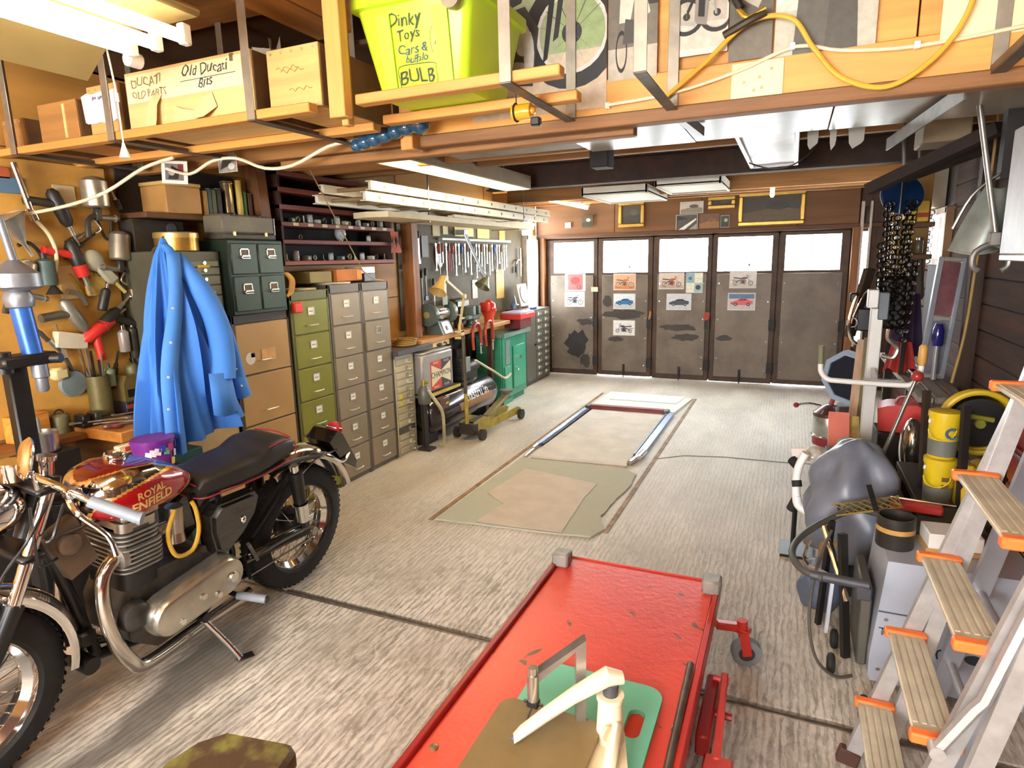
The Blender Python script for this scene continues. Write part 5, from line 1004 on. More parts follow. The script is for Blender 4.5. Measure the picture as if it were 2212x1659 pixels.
# tank
TX0, TX1 = .585, 1.02
def tank_y(x):
    t_ = (x-TX0)/(TX1-TX0); t_ = max(0, min(1, t_)); e = max(0, 1-abs(2*t_-1)**4)**.4
    hw = interp(t_, [(0, .08), (.3, .115), (.6, .142), (.85, .142), (1, .12)]); zt = interp(t_, [(0, .80), (.2, .855), (.45, .905), (.7, .925), (.9, .918), (1, .89)]); zb = interp(t_, [(0, .75), (.3, .725), (.7, .72), (1, .74)])
    zc = (zt*.44+zb*.56); return max(.004, hw*e), lerp(zc, zt, max(.04, e)), lerp(zc, zb, max(.04, e)), zc
def tpt(x, a, off=0):
    hw, zt, zb, zc = tank_y(x); c, s = cos(a), sin(a); p = .72
    y = (hw+off)*math.copysign(abs(c)**p, c); z = zc+((zt-zc+off) if s > 0 else (zc-zb+off))*math.copysign(abs(s)**p, s); return (x, y, z)
nx, na = 150, 160
def inside(x, y, z, side):
    """teardrop knee panel on each flank / kidney panel on the top"""
    if side:
        u = (x-.81)/.19; cz = .80-.015*u; hh = .06*(1 if u < 0 else 1.0)*sqrt(max(0, 1-u*u))*(1.05+.15*u); return abs(u) < 1 and abs(z-cz) < hh, (abs(u) < 1.03 and abs(z-cz) < hh+.008)
    u = (x-.86)/.13; hh = .085*sqrt(max(0, 1-abs(u)**2.4)); return abs(u) < 1 and abs(y) < hh, abs(u) < 1.04 and abs(y) < hh+.008
V = [[tpt(lerp(TX0, TX1, .5-.5*cos(pi*i/nx)), 2*pi*j/na) for j in range(na)] for i in range(nx+1)]
cls = {0: [], 1: [], 2: [], 3: []}
for i in range(nx):
    for j in range(na):
        q = [V[i][j], V[i][(j+1) % na], V[i+1][(j+1) % na], V[i+1][j]]; c = Vector(q[0])
        for p in q[1:]: c += Vector(p)
        c /= 4; aa = 2*pi*(j+.5)/na; k = 0
        top = sin(aa) > .86
        if not top:
            a_, b_ = inside(c.x, c.y, c.z, True); k = 1 if a_ else (2 if b_ else 0)
        else:
            a_, b_ = inside(c.x, c.y, c.z, False); k = 3 if a_ else (2 if b_ else 0)
        cls[k].append(q)
for k, nm, m_, lb in ((0, 'fuel_tank', mat('#dcd6cc', .09, 1, .06, 5), None), (1, 'tank_side_panel', red_, 'deep red teardrop panel'), (2, 'gold_line', gold, None), (3, 'tank_top_panel', mat('#7a1417', .2, .2, .1, 4, coat=1), 'dark red top panel')):
    g = G()
    for q in cls[k]: g.add(q, [(0, 1, 2, 3)])
    o = g.done(nm, m_, bk, lb, ang=180, kind='stuff' if k == 2 else None)
    bm = bmesh.new(); bm.from_mesh(o.data); bmesh.ops.remove_doubles(bm, verts=bm.verts, dist=1e-5); bmesh.ops.recalc_face_normals(bm, faces=bm.faces[:])
    for f in bm.faces:
        f.smooth = True
    # make all normals point away from the tank's axis
    for f in bm.faces:
        c = f.calc_center_median(); hw, zt, zb, zc = tank_y(c.x)
        if f.normal.dot(c-Vector((c.x, 0, zc))) < 0: f.normal_flip()
    bm.to_mesh(o.data); bm.free()
def on_tank(co):
    hw, zt, zb, zc = tank_y(co.x); d = (zt-zc) if co.z > zc else (zc-zb); s = min(.97, abs(co.z-zc)/d)**(1/.72); c = sqrt(max(0, 1-s*s)); return Vector((co.x, (hw)*c**.72+.0022, co.z))
gm_ = mat('#e5b767', .3, .4, 0)
text('ROYAL', .036, gm_, bk, (.83, .2, .823), (90, -4, 180), 'tank_lettering', warp=on_tank, ext=0, bold=.0012); text('ENFIELD', .044, gm_, bk, (.825, .2, .788), (90, -4, 180), 'tank_lettering', warp=on_tank, ext=0, bold=.0014)
g = G(); g.lathe([(.034, .895), (.036, .908), (.032, .918), (.028, .912), (.01, .914)], (.86, .0, .026), 'z', 22); g.done('filler_cap', ch, bk)
# front end: headlamp, fork, handlebar, levers, mirror
for s in (-1, 1):
    y = .085*s
    g = G(); g.cyl((1.12, y, .935), (1.26, y, .58), .019, n=14); g.done('fork_tube', ch, bk); g = G(); g.cyl((1.252, y, .6), (1.40, y, .31), .028, .026, 14); g.cyl((1.40, y-.02, .31), (1.40, y+.02, .31), .026, n=12); g.done('fork_leg', frm, bk)
g = G(); g.box(1.16, 1.23, -.11, .11, .72, .745, .008); g.done('fork_yoke', frm, bk); g = G(); g.box(1.09, 1.17, -.11, .11, .915, .94, .008); g.cyl((1.115, -.1, .945), (1.11, -.1, .965), .016, n=6); g.cyl((1.115, .1, .945), (1.11, .1, .965), .016, n=6); g.done('fork_yoke', frm, bk)
g = G(); g.lathe([(.01, -.12), (.05, -.1), (.078, -.05), (.088, 0), (.092, .03), (.098, .04), (.098, .055), (.088, .06)], (1.27, 0, .88), 'x', 28); g.done('headlamp_shell', ch, bk); g = G(); g.lathe([(.088, .055), (.06, .075), (.01, .085)], (1.27, 0, .88), 'x', 28); g.done('headlamp_glass', mat('#dfe6ea', .05, 0, 0, coat=1), bk)
g = G(); g.tube([(1.11, -.33, .90), (1.14, -.2, .955), (1.15, -.05, .97), (1.15, .05, .97), (1.14, .2, .955), (1.11, .27, .92)], .0115, 10, 5); g.done('handlebar', ch, bk)
for s in (-1, 1):
    g = G(); g.cyl((1.115, .26*s, .925), (1.05, .375*s, .875), .018, n=12); g.cyl((1.05, .375*s, .875), (1.045, .383*s, .873), .02, n=12); g.done('handgrip', mat('#80878f', .5, 0, .08), bk, 'grey rubber grip')
    g = G(); g.tube([(1.14, .2*s, .94), (1.15, .25*s, .90), (1.1, .3*s, .82), (1.09, .32*s, .755)], [.01, .009, .007, .009], 8, 3); g.box(1.11, 1.155, .21*s-.015, .21*s+.015, .93, .96, .005); g.done('lever', ch, bk)
g = G(); g.lathe([(.01, -.04), (.04, -.03), (.042, .02), (.038, .025)], (1.17, 0, .985), 'z', 18); g.done('speedometer', ch, bk)
g = G(); g.cyl((1.08, .0, .94), (1.075, .0, .985), .022, .02, 14); g.cyl((1.075, 0, .985), (1.073, 0, 1.0), .028, n=12); g.done('damper_knob', ch, bk)
g = G(); g.tube([(1.18, .13, .955), (1.2, .15, 1.02), (1.23, .2, 1.06)], .006, 8, 3); g.done('mirror_stem', ch, bk); g = G(); g.lathe([(.055, 0), (.06, .006), (.045, .02), (.01, .024)], n=20); o = g.done('mirror', ch, bk); o.location = (1.23, .2, 1.08); o.rotation_euler = (radians(20), radians(75), 0)
for P in ([(1.2, .12, .9), (1.24, .2, .85), (1.2, .14, .72), (1.1, .06, .68)], [(1.2, -.1, .9), (1.26, -.16, .8), (1.2, -.08, .7), (1.08, 0, .66)], [(1.19, .2, .94), (1.28, .24, .86), (1.3, .12, .7), (1.33, .1, .5)], [(1.17, .23, .93), (1.23, .27, .86), (1.15, .12, .78), (.95, .06, .75)]):
    g = G(); g.tube(P, .0045, 6, 5); g.done('control_cable', blk(), bk)
g = G(); g.lathe([(.02, -.03), (.035, -.02), (.035, .02), (.02, .03)], (1.08, .07, .72), 'y', 16); g.prism([(.99, .63), (1.08, .59), (1.14, .76), (1.05, .80)], .03, .075, 'y'); g.done('horn', mat('#6f5c4a', .35, .5, .2), bk)
g = G(); g.box(1.0, 1.06, -.05, .05, .3, .36, .01); g.cyl((1.04, -.07, .24), (1.04, .07, .24), .03, n=14); g.done('dynamo', frm, bk)
# ================================================================ WORKBENCH ZONE
pw = wood('#b98446', 'y', .2, 14, .5, .05)
t = thing('workbench', 'long wooden workbench with a thick orange edge under the hanging spanners', 'workbench', (-3.19, 4.5, 0))
g = G(); g.box(0, .36, 0, 1.85, .865, .905, .004); g.done('bench_top', pw, t); g = G(); g.box(.33, .345, .0, .5, .815, .862, .002); g.done('front_lath', mat('#dcc08a', .55, 0, .08), t)
for x, y in ((.002, .58), (.002, 1.0), (.002, 1.42), (.27, 1.42)): g = G(); g.box(x, x+.055, y, y+.06, 0, .865); g.done('leg', wood('#4a301b', 'z'), t)
g = G(); g.box(0, .002, 0, 1.85, .1, .865); g.done('back_panel', mat('#1d1713', .8), t)
g = G(); g.box(-3.06, -2.95, 4.62, 4.72, .907, 2.1, .004); tag(g.done('post', wood('#7a4c24', 'z')), 'brown timber post standing behind the bench grinder', 'post')
g = G(); g.box(-3.199, -3.185, 4.75, 7.58, .95, 1.93, .002); tag(g.done('tool_board', mat('#57492c', .7, 0, .2, 5)), 'dark olive tool board behind the long workbench', 'board')
# bench grinder
t = thing('bench_grinder', 'grey green bench grinder with a polished motor on the workbench', 'bench grinder', (-2.95, 5.0, .9065)); gy = mat('#5c675f', .4, .2, .15, 9)
g = G(); g.prism([(-.09, 0), (.10, 0), (.05, .12), (-.05, .12)], -.1, .1, 'y'); g.done('pedestal', gy, t); g = G(); g.at((.078, 0, .055), (0, -22, 0)); g.box(0, .006, -.06, .06, -.055, .06, .002); g.done('switch_plate', mat('#cfd2d4', .3, .4, .05), t)
g = G(); g.at((.086, 0, .055), (0, -22, 0)); g.box(0, .006, -.014, .014, -.022, .02, .002); g.done('switch', mat('#7d3030', .4), t)
g = G(); g.lathe([(.05, -.14), (.062, -.12), (.068, -.1), (.068, .1), (.062, .12), (.05, .14)], (0, 0, .185), 'y', 22); g.done('motor', mat('#c9c8c2', .18, .9, .08), t); g = G(); g.torus((0, 0, .185), .069, .002, 'y', 24, 4, 300, 360); g.done('label', mat('#d7503a', .4), t)
for y in (-.17, .17):
    g = G(); g.lathe([(.02, -.03), (.10, -.03), (.105, 0), (.10, .03), (.02, .03)], (0, y, .185), 'y', 24); g.done('wheel_guard', gy, t); g = G(); g.cyl((0, y+.0305*(1 if y > 0 else -1), .185), (0, y+.036*(1 if y > 0 else -1), .185), .03, n=14); g.done('hub_cap', mat('#b3a86a', .4, .4), t)
    g = G(); g.box(.09, .14, y-.025, y+.025, .15, .16, .002); g.cyl((.0, y, .28), (.06, y, .33), .006, n=6); g.done('tool_rest', steel(), t, kind='stuff')
g = G(); g.box(.05, .056, .0, .09, .26, .34, .02); g.cyl((.03, .045, .24), (.053, .045, .30), .004, n=6); g.done('eye_shield', mat('#a9aba4', .3, 0, .1), t)
# cream lamp
t = thing('desk_lamp', 'cream jointed lamp bent over the bench grinder', 'lamp', (-2.80, 5.12, .9065)); ck = mat('#d3bd84', .45, 0, .06)
g = G(); g.box(-.035, .035, -.04, .04, -.06, -.0415, .003); g.box(-.035, .035, -.04, .04, 0, .02, .004); g.box(.026, .035, -.03, .03, -.06, .02, .002); g.cyl((0, 0, .02), (0, 0, .06), .014, n=10); g.done('clamp', ck, t)
g = G()
for d in (-.012, .012): g.beam((0, d, .05), (.03, .06+d, .33), .007, .012); g.beam((.03, .06+d, .33), (.03, -.28+d, .50), .007, .012)
g.cyl((.015, .06, .33), (.045, .06, .33), .022, n=12); g.box(.01, .05, -.30, -.25, .48, .53, .006); g.done('arms', ck, t)
g = G(); g.lathe([(.02, .06), (.03, .05), (.035, 0), (.075, -.1), (.072, -.1), (.03, 0)], n=18, cap=False); g.cyl((0, 0, .055), (0, 0, .06), .025, n=12); o = g.done('lamp_shade', mat('#c5a35a', .45, 0, .08), t); o.location = (.035, -.36, .47); o.rotation_euler = (radians(-38), 0, 0)
# grey articulated lamp with cone shade from above
t = thing('machine_lamp', 'grey two tube wall lamp with a conical shade over the vice', 'lamp', (0, 0, 0)); gs = mat('#b9bdbf', .3, .6, .1)
g = G()
for d in (-.015, .02): g.cyl((-3.1, 5.85+d, 1.84), (-2.95, 5.95+d, 1.42), .012, n=8)
g.box(-3.18, -3.08, 5.81, 5.9, 1.82, 1.87, .004); g.cyl((-2.95, 5.95, 1.42), (-2.93, 5.95, 1.38), .022, n=10); g.done('arm', gs, t)
g = G(); g.lathe([(.02, .08), (.03, .05), (.085, -.05), (.08, -.05), (.025, .05)], n=18, cap=False); g.cyl((0, 0, .07), (0, 0, .08), .02, n=10); o = g.done('lamp_shade', mat('#7f7d5a', .4, .2, .1), t); o.location = (-2.93, 5.93, 1.33); o.rotation_euler = (radians(-35), radians(15), 0)
# vice
t = thing('bench_vice', 'grey engineer\'s vice bolted to the middle of the workbench', 'vice', (-2.93, 5.62, .9065)); vm = mat('#5a605c', .42, .5, .2, 12)
g = G(); g.lathe([(.09, 0), (.09, .02), (.06, .03), (.05, .07)], n=18); g.box(-.05, .05, -.07, .1, .07, .13, .01); g.box(-.07, .07, .02, .08, .12, .21, .008); g.done('body', vm, t)
g = G(); g.box(-.045, .045, -.15, -.02, .08, .125, .008); g.box(-.07, .07, -.09, -.03, .12, .21, .008); g.done('sliding_jaw', mat('#7c8a84', .4, .4, .15), t); g = G(); g.cyl((0, -.24, .1), (0, -.15, .1), .018, n=10); g.cyl((0, -.225, .02), (0, -.225, .2), .007, n=8); g.done('screw_handle', steel(), t)
t = thing('metal_block', 'dark steel box standing behind the vice', 'machine part', (-3.08, 5.6, .9065)); g = G(); g.box(-.06, .06, -.14, .14, 0, .28, .01); g.done('body', mat('#4c4a3c', .5, .3, .2), t); g = G(); g.box(.06, .075, -.12, .12, .2, .26, .004); g.done('bar', steel(), t)
t = thing('domed_guard', 'shiny red domed guard at the far end of the workbench', 'guard', (-2.93, 6.02, .9065)); g = G(); g.lathe([(.05, 0), (.055, .06), (.075, .1), (.085, .14), (.07, .2), (.035, .235), (.005, .245)], n=20); g.done('dome', mat('#e0402b', .2, 0, .05, coat=1), t); g = G(); g.box(-.05, .05, -.13, -.05, .12, .22, .015); g.done('spout', mat('#d23a28', .3, 0, .08), t)
t = thing('red_case', 'bright red flat case at the far end beyond the workbench', 'case', (-2.88, 6.68, .895)); g = G(); g.box(-.13, .13, -.22, .22, 0, .06, .006); g.done('body', mat('#d23b34', .4, 0, .06), t); g = G(); g.box(-.12, .12, -.2, .2, .06, .08, .004); g.done('lid', mat('#b9b4d0', .35), t); g = G(); g.box(-.1, .1, -.16, .16, -.107, 0); g.done('tray', mat('#7a2a2a', .5), t)
t = thing('blue_machine', 'small blue and silver regulator beside the white dial', 'regulator', (-3.0, 6.86, .98)); g = G(); g.lathe([(.04, 0), (.045, .05), (.03, .07), (.02, .12), (.008, .16)], n=14); g.done('body', mat('#7d8cab', .25, .5, .15), t); g = G(); g.cyl((0, .03, .04), (0, .1, .04), .015, n=10); g.cyl((.04, 0, .03), (.07, 0, .03), .02, n=10); g.done('ports', chrome(), t, kind='stuff')
g = G(); g.box(-3.1, -2.9, 6.82, 6.98, .94, .979, .003); tag(g.done('wooden_block', mat('#5a3b22', .7)), 'dark block under the blue regulator', 'block')
t = thing('dial_scale', 'square pale scale with a round white dial leaning near the side window', 'scale', (-3.0, 7.2, .99), rot=(0, -12, 0)); g = G(); g.box(-.03, .01, -.15, .15, 0, .28, .006); g.done('case', mat('#b8b6b0', .4, 0, .06), t); g = G(); g.cyl((.01, 0, .15), (.016, 0, .15), .105, n=28); g.done('dial', paper('#f0eee6'), t); g = G(); g.torus((.016, 0, .15), .105, .004, 'x', 28, 6); g.beam((.018, 0, .15), (.018, .03, .23), .005, .002, (1, 0, 0)); g.done('hand', mat('#77756e', .4), t, kind='stuff')
# things on the bench top
for k, (y, x, h, m, lab) in enumerate(((5.25, -2.97, .07, '#8a8576', 'small grey tin between the grinder and the lamp'), (5.32, -2.9, .05, '#b9772e', 'small orange tin at the foot of the cream lamp'), (5.36, -3.02, .11, '#3a352f', 'dark bottle behind the cream lamp'), (5.2, -3.08, .12, '#6d5a44', 'brown tin against the wall behind the lamp'))):
    t = thing('tin', lab, 'tin', (x, y, .9065)); g = G(); g.lathe([(.028, 0), (.03, .003), (.03, h)], n=14); g.done('body', mat(m, .4, .3, .15), t); g = G(); g.lathe([(.031, h), (.031, h+.008), (.02, h+.01)], n=14); g.done('lid', steel(), t)
t = thing('belt_coil', 'coil of ochre belting at the near end of the workbench', 'belt', (-2.93, 4.38, .878)); g = G()
for k in range(4): g.torus((0, .02*k, .012+.012*k), .1-.008*k, .008, 'z', 20, 6)
g.done('coil', mat('#94702f', .6, 0, .2), t, kind='stuff')
# long plank and ladder under the trough lamp
g = G(); g.prism([(-.17, .0), (-.15, -.12), (.0, -.17), (.15, -.12), (.17, 0), (.17, 2.6), (-.17, 2.6)], 0, .04); o = g.done('long_shelf_board', mat('#e6d2a4', .45, 0, .08)); tag(o, 'long cream board with a rounded near end under the ladder', 'board', loc=(-2.78, 3.95, 1.875))
t = thing('plank', 'cream lath lying along the front of the rounded board', 'plank', (-2.62, 4.75, 1.916)); g = G(); g.box(-.012, .012, 0, 1.85, 0, .028, .003); g.tube([(0, 0, .014), (.01, -.05, .006), (.01, -.09, .0)], .012, 6, 3); g.done('lath', mat('#efd9ac', .45, 0, .06), t)
for y in (4.4, 6.2):
    g = G(); g.cyl((-2.64, y, 1.87), (-2.64, y, 2.45), .005, n=6); g.cyl((-2.94, y, 1.87), (-2.94, y, 2.45), .005, n=6); g.box(-2.95, -2.63, y-.008, y+.008, 1.862, 1.872); tag(g.done('hanging_strap', steel()), 'steel hanging strap holding the boards and ladder, '+('near one' if y < 5 else 'far one'), 'strap')
lm = mat('#e9dfc6', .35, .25, .06, 6)
for k, (z, y0, lab) in enumerate(((1.985, 3.26, 'upper section of the cream aluminium ladder slung under the trough lamp'), (1.918, 3.2, 'lower section of the cream aluminium ladder slung under the trough lamp'))):
    t = thing('ladder', lab, 'ladder', (-2.36, y0, z+.006), group='two ladder sections')
    for x in (0, -.36):
        g = G(); g.box(x-.012, x+.012, 0, 3.1, 0, .055, .003); g.box(x-.03, x+.01, 0, 3.1, .0, .006); g.box(x-.03, x+.01, 0, 3.1, .049, .055); g.done('stile', lm, t)
    for i in range(12):
        y = .14+.257*i; g = G(); g.cyl((-.36, y, .028), (.013, y, .028), .013, n=10); g.cyl((.013, y, .028), (.0135, y, .028), .011, n=10); g.done('rung', mat('#8f7650', .5, .3), t)
for k, y in enumerate((3.9, 5.6)):
    g = G(); g.box(-2.75, -2.33, y-.01, y+.01, 1.912, 1.92); g.cyl((-2.335, y, 1.912), (-2.335, y, 2.45), .004, n=6); g.cyl((-2.745, y, 1.912), (-2.745, y, 2.45), .004, n=6); tag(g.done('ladder_hook', steel()), ('near', 'far')[k]+' steel hook carrying the two ladder sections', 'hook')
# ---------------------------------------------------------------- hanging tools on the board
XT = -3.183; wht = mat('#e3e0d6', .35, .3, .06); spn = mat('#c9c6be', .25, .85, .1)
g = G(); g.box(-3.184, -3.13, 5.45, 7.1, 1.76, 1.785, .003); o = g.done('tool_rail', mat('#d8d4cb', .45, 0, .05)); tag(o, 'pale shelf edge above the row of hanging spanners', 'shelf')
for k in range(26):
    y = 5.36+.066*k; lab = ORD[k]+' hanging tool from the left under the pale shelf edge'; kind = (0, 1, 2, 0, 3, 1, 0)[k % 7] if k < 9 else (0, 0, 2, 0, 1, 0, 0, 2)[k % 8]
    L_ = (.24, .3, .19, .34, .27)[k % 5]; zt = 1.73
    t = thing(('spanner', 'screwdriver', 'file', 'pliers')[kind], lab.replace('hanging tool', ('hanging spanner', 'hanging screwdriver', 'hanging file', 'hanging pliers')[kind]), ('spanner', 'screwdriver', 'file', 'pliers')[kind], (XT+.025, y, zt), group='tools in a row under the pale shelf edge')
    g = G()
    if kind == 0:
        g.box(-.004, .004, -.009, .009, -L_, -.02, .002); g.done('shank', spn, t); G().torus((0, 0, -.012), .014, .006, 'x', 12, 6).done('ring', spn, t); G().prism([(-.012, -L_), (-.02, -L_-.025), (-.006, -L_-.012), (.006, -L_-.012), (.02, -L_-.025), (.012, -L_)], -.004, .004, 'x').done('jaw', spn, t)
    elif kind == 1:
        c = ('#3a62a8', '#b3403a', '#8a3358', '#d08a3a')[k % 4]; g.lathe([(.01, 0), (.015, -.03), (.013, -.09), (.008, -.1)], n=10); g.done('handle', mat(c, .35), t); G().cyl((0, 0, -.1), (0, 0, -L_), .004, n=6).done('blade', spn, t)
    elif kind == 2:
        g.box(-.003, .003, -.012, .012, -L_, -.08, .001); g.done('blade', mat('#8a8880', .4, .6), t); G().lathe([(.012, 0), (.014, -.04), (.008, -.08)], n=10).done('handle', mat('#8f5f30', .5), t)
    else:
        for s in (-1, 1): gg2 = G(); gg2.tube([(0, .004*s, -.06), (0, .02*s, -.12), (0, .014*s, -L_)], .006, 6, 3); gg2.done('handle', mat('#b53a3a', .4), t)
        g.prism([(-.012, -.07), (.012, -.07), (.006, 0), (-.006, 0)], -.006, .006, 'x'); g.done('jaws', dkm, t)
    G().cyl((-.024, 0, -.01), (.01, 0, -.01), .003, n=5).done('peg', steel(), t)
for k, (y, z, w_, h_, c, lab) in enumerate(((5.2, 1.70, .12, .2, '#6f6354', 'taupe metal plate hanging by the timber post'), (5.42, 1.86, .14, .12, '#b39a5e', 'round ended tan card at the top left of the tool board'), (5.6, 1.86, .1, .08, '#d6c98e', 'small yellow label high on the tool board'), (6.0, 1.86, .42, .1, '#d9cf7a', 'long pale yellow strip above the pale shelf edge'), (6.45, 1.86, .3, .13, '#dccb5c', 'yellow card above the pale shelf edge, near its middle'), (6.95, 1.85, .16, .15, '#d2a93c', 'deep yellow card above the right end of the shelf edge'), (6.86, 1.28, .22, .34, '#c9a444', 'tall ochre card at the right end of the spanner row'), (6.2, 1.25, .12, .2, '#cfcdbd', 'pale grey card hanging below the screwdrivers'), (5.55, 1.25, .05, .18, '#d8c78a', 'narrow cream card left of the grey lamp'))):
    g = G(); g.box(XT, XT+.006, y-w_/2, y+w_/2, z-h_/2, z+h_/2, .001); tag(g.done('wall_card', mat(c, .55, 0, .08)), lab, 'card', 'cards on the long tool board')
rr = random.Random(9)
for k, (y, z, L_) in enumerate(((4.82, 1.84, .3), (4.9, 1.86, .34), (4.98, 1.84, .3), (5.06, 1.84, .26), (4.84, 1.48, .3), (4.92, 1.5, .34), (5.0, 1.47, .3), (5.09, 1.48, .33), (5.16, 1.5, .26), (5.3, 1.4, .3))):
    t = thing('hand_saw' if k == 7 else 'long_tool', ORD[k]+' dark long tool hanging right of the timber post, counted row by row', 'hand tool', (XT+.02, y, z), group='dark tools right of the post'); m = dkm if k % 3 else spn
    g = G(); g.box(-.004, .004, -.014, .014, -L_, -.06, .003); g.done('shaft', m, t); g = G(); g.lathe([(.008, 0), (.016, -.02), (.014, -.07)], n=10); g.done('grip', blkp, t); g = G(); g.prism([(-.02, -L_), (-.026, -L_-.04), (.026, -L_-.04), (.02, -L_)], -.006, .006, 'x'); g.done('head', mat('#6f7478', .4, .5), t)
t = thing('oval_mirror', 'oval dark framed mirror of crushed foil on the tool board', 'mirror', (XT, 5.45, 1.62)); g = G(); g.prism(ell(0, 0, .075, .13, 28), 0, .015, 'x'); g.done('frame', mat('#4a3320', .5), t); g = G(); g.prism(ell(0, 0, .062, .115, 28), .015, .018, 'x'); g.done('face', mat('#a7a19a', .35, .3, .35, 40), t)
t = thing('hanging_clamp', 'black hooked clamp hanging near the side window', 'clamp', (XT+.03, 7.38, 1.5)); g = G(); g.tube([(0, -.1, 0), (0, -.04, .05), (0, .04, .04), (0, .08, -.03)], .012, 8, 4); g.cyl((0, .05, .2), (0, .05, -.15), .014, n=8); g.done('clamp', mat('#a8a294', .35, .6), t); g = G(); g.cyl((0, -.08, -.02), (0, -.08, -.1), .02, n=8); g.done('grip', dkm, t)
# red G clamps hanging from the bench front
for k, y in enumerate((5.5, 5.78)):
    t = thing('g_clamp', ('near', 'far')[k]+' red brown clamp hanging from the workbench front edge', 'clamp', (-2.815, y, .70), group='red clamps on the bench front'); rc = mat('#a8391f', .4, .1, .12)
    g = G(); g.tube([(0, -.08, .0), (0, -.09, .14), (0, -.06, .225), (0, .0, .25), (0, .06, .22), (0, .085, .12), (0, .08, .02)], .016, 8, 4); g.done('frame', rc, t); g = G(); g.cyl((0, .08, .03), (0, .08, -.06), .009, n=8); g.cyl((-.03, .08, -.05), (.03, .08, -.05), .004, n=6); g.cyl((0, .08, .03), (0, .08, .05), .02, n=10); g.done('screw', spn, t)
# ---------------------------------------------------------------- grey tool box, shelf, compressor
t = thing('low_shelf', 'low yellow edged shelf carrying the grey tool box', 'shelf', (-3.12, 4.42, 0)); g = G(); g.box(0, .36, -.02, .6, .425, .445, .002); g.done('shelf_board', mat('#5d5a4a', .6), t); g = G(); g.box(.36, .366, -.02, .6, .422, .448); g.done('yellow_edge', mat('#c7b04a', .5, 0, .1), t)
for x, y in ((0, -.01), (.3, -.015), (0, .55)): g = G(); g.box(x+.01, x+.035, y, y+.025, 0, .425); g.done('leg', mat('#3a372e', .5), t)
t = thing('tool_box', 'grey metal tool box with a bow tie shaped spark plug sign on the low shelf', 'tool box', (-2.98, 4.42, .4475)); tb = mat('#a7a5a2', .4, .35, .1, 6)
g = G(); g.box(-.16, .2, 0, .52, 0, .345, .02); g.done('body', tb, t); g = G(); g.box(-.155, .195, .004, .516, .345, .36, .006); g.done('lid', mat('#b9b6b0', .35, .4, .08), t)
x_ = .2006
def fp(pts, m, nm, dx): g = G(); g.prism(pts, x_+dx, x_+dx+.0006, 'x'); return g.done(nm, m, t)
fp([(.12, .02), (.30, .02), (.30, .27), (.12, .27)], mat('#cf4436', .45, 0, .06), 'red_half', 0); fp([(.30, .02), (.48, .02), (.48, .27), (.30, .27)], mat('#3c3a3e', .45), 'black_half', 0)
fp([(.135, .05), (.30, .115), (.465, .05), (.465, .24), (.30, .175), (.135, .24)], mat('#e2d4ae', .5, 0, .05), 'bow_tie', .0006)
text('CHAMPION', .072, mat('#2c2a2c', .5, 0, 0), t, (x_+.0016, .30, .145), (90, 0, 90), sx=.92)
for y, z, s_, c in ((.21, .25, 'SPARK', '#efd0b8'), (.39, .25, 'PLUGS', '#c9c5bd'), (.21, .038, 'SPARK', '#efd0b8'), (.39, .038, 'PLUGS', '#c9c5bd')): text(s_, .03, mat(c, .5, 0, 0), t, (x_+.0016, y, z), (90, 0, 90))
t = thing('red_cloth', 'crumpled orange red cloth on the grey tool box', 'cloth', (-3.0, 4.6, .809)); g = G(); g.sph((0, 0, .02), (.12, .15, .035), 16, 8); g.box(-.05, .12, -.14, .05, .0, .03, .012); g.done('cloth', mat('#d9482a', .7, 0, .12, 14), t)
t = thing('work_gloves', 'dark and yellow work glove on the grey tool box', 'glove', (-2.88, 4.82, .809)); g = G(); g.sph((0, 0, .022), (.05, .08, .022), 12, 8); g.done('palm', mat('#3b382e', .7, 0, .2), t)
for k in range(4): g = G(); g.tube([(.02-.02*k, .05, .02), (.03-.025*k, .1, .03), (.03-.03*k, .13, .012)], .012, 6, 3); g.done('finger', mat('#b9a04e' if k % 2 else '#3b382e', .7), t)
t = thing('air_compressor', 'dark horizontal air compressor tank with white lettering under the workbench', 'compressor', (-2.86, 4.45, 0)); ct = mat('#3a3338', .2, .3, .1, 6, coat=.6)
g = G(); g.lathe([(.02, .0), (.11, .02), (.155, .06), (.172, .12), (.172, 1.2), (.155, 1.26), (.11, 1.3), (.02, 1.32)], (0, 0, .247), 'y', 36); g.done('tank', ct, t)
g = G(); R = []
for i in range(13):
    a = radians(-4+4.0*i); R.append(((.1862)*cos(a), .29+.1862*sin(a)))
for a0, a1, y0, y1, m, nm in ((-12, 14, .42, 1.12, mat('#a77c55', .35, .2, .1), 'copper_band'),):
    A = [(.1732*cos(radians(lerp(a0, a1, k/6))), y0+.03*(1-k/6), .247+.1732*sin(radians(lerp(a0, a1, k/6)))) for k in range(7)]; B = [(p[0], y1-.03*(k/6), p[2]) for k, p in enumerate(A)]; gg2 = G(); gg2.strip(A, B); gg2.done(nm, m, t)
def on_cyl(co): a = (co.z-.247)/.173; return Vector((.1742*cos(a), co.y, .247+.1742*sin(a)))
text('nastrulin', .13, mat('#e4e0dc', .4, 0, 0), t, (.19, .80, .318), (90, 0, 90), warp=on_cyl, ext=0, bold=.002)
g = G(); g.box(-.1, .06, .0, .2, -.005, .12); g.done('near_foot', mat('#2a2522', .6), t); g = G(); g.box(-.12, .1, 1.1, 1.16, 0, .15); g.done('far_foot', blk(), t)
g = G(); g.box(-.09, .09, .62, .86, .41, .44); g.box(-.06, .07, .66, .82, .44, .66, .01); g.cyl((0, .74, .66), (0, .74, .74), .05, n=16); g.done('pump', mat('#26231f', .5, .3, .2), t); g = G(); g.box(.071, .085, .72, .82, .52, .66, .004); g.done('pressure_switch', mat('#8d9395', .4), t)
for i in range(5): g = G(); g.box(-.065, .075, .655, .825, .50+.03*i, .507+.03*i, .002); g.done('fin', blk(), t)
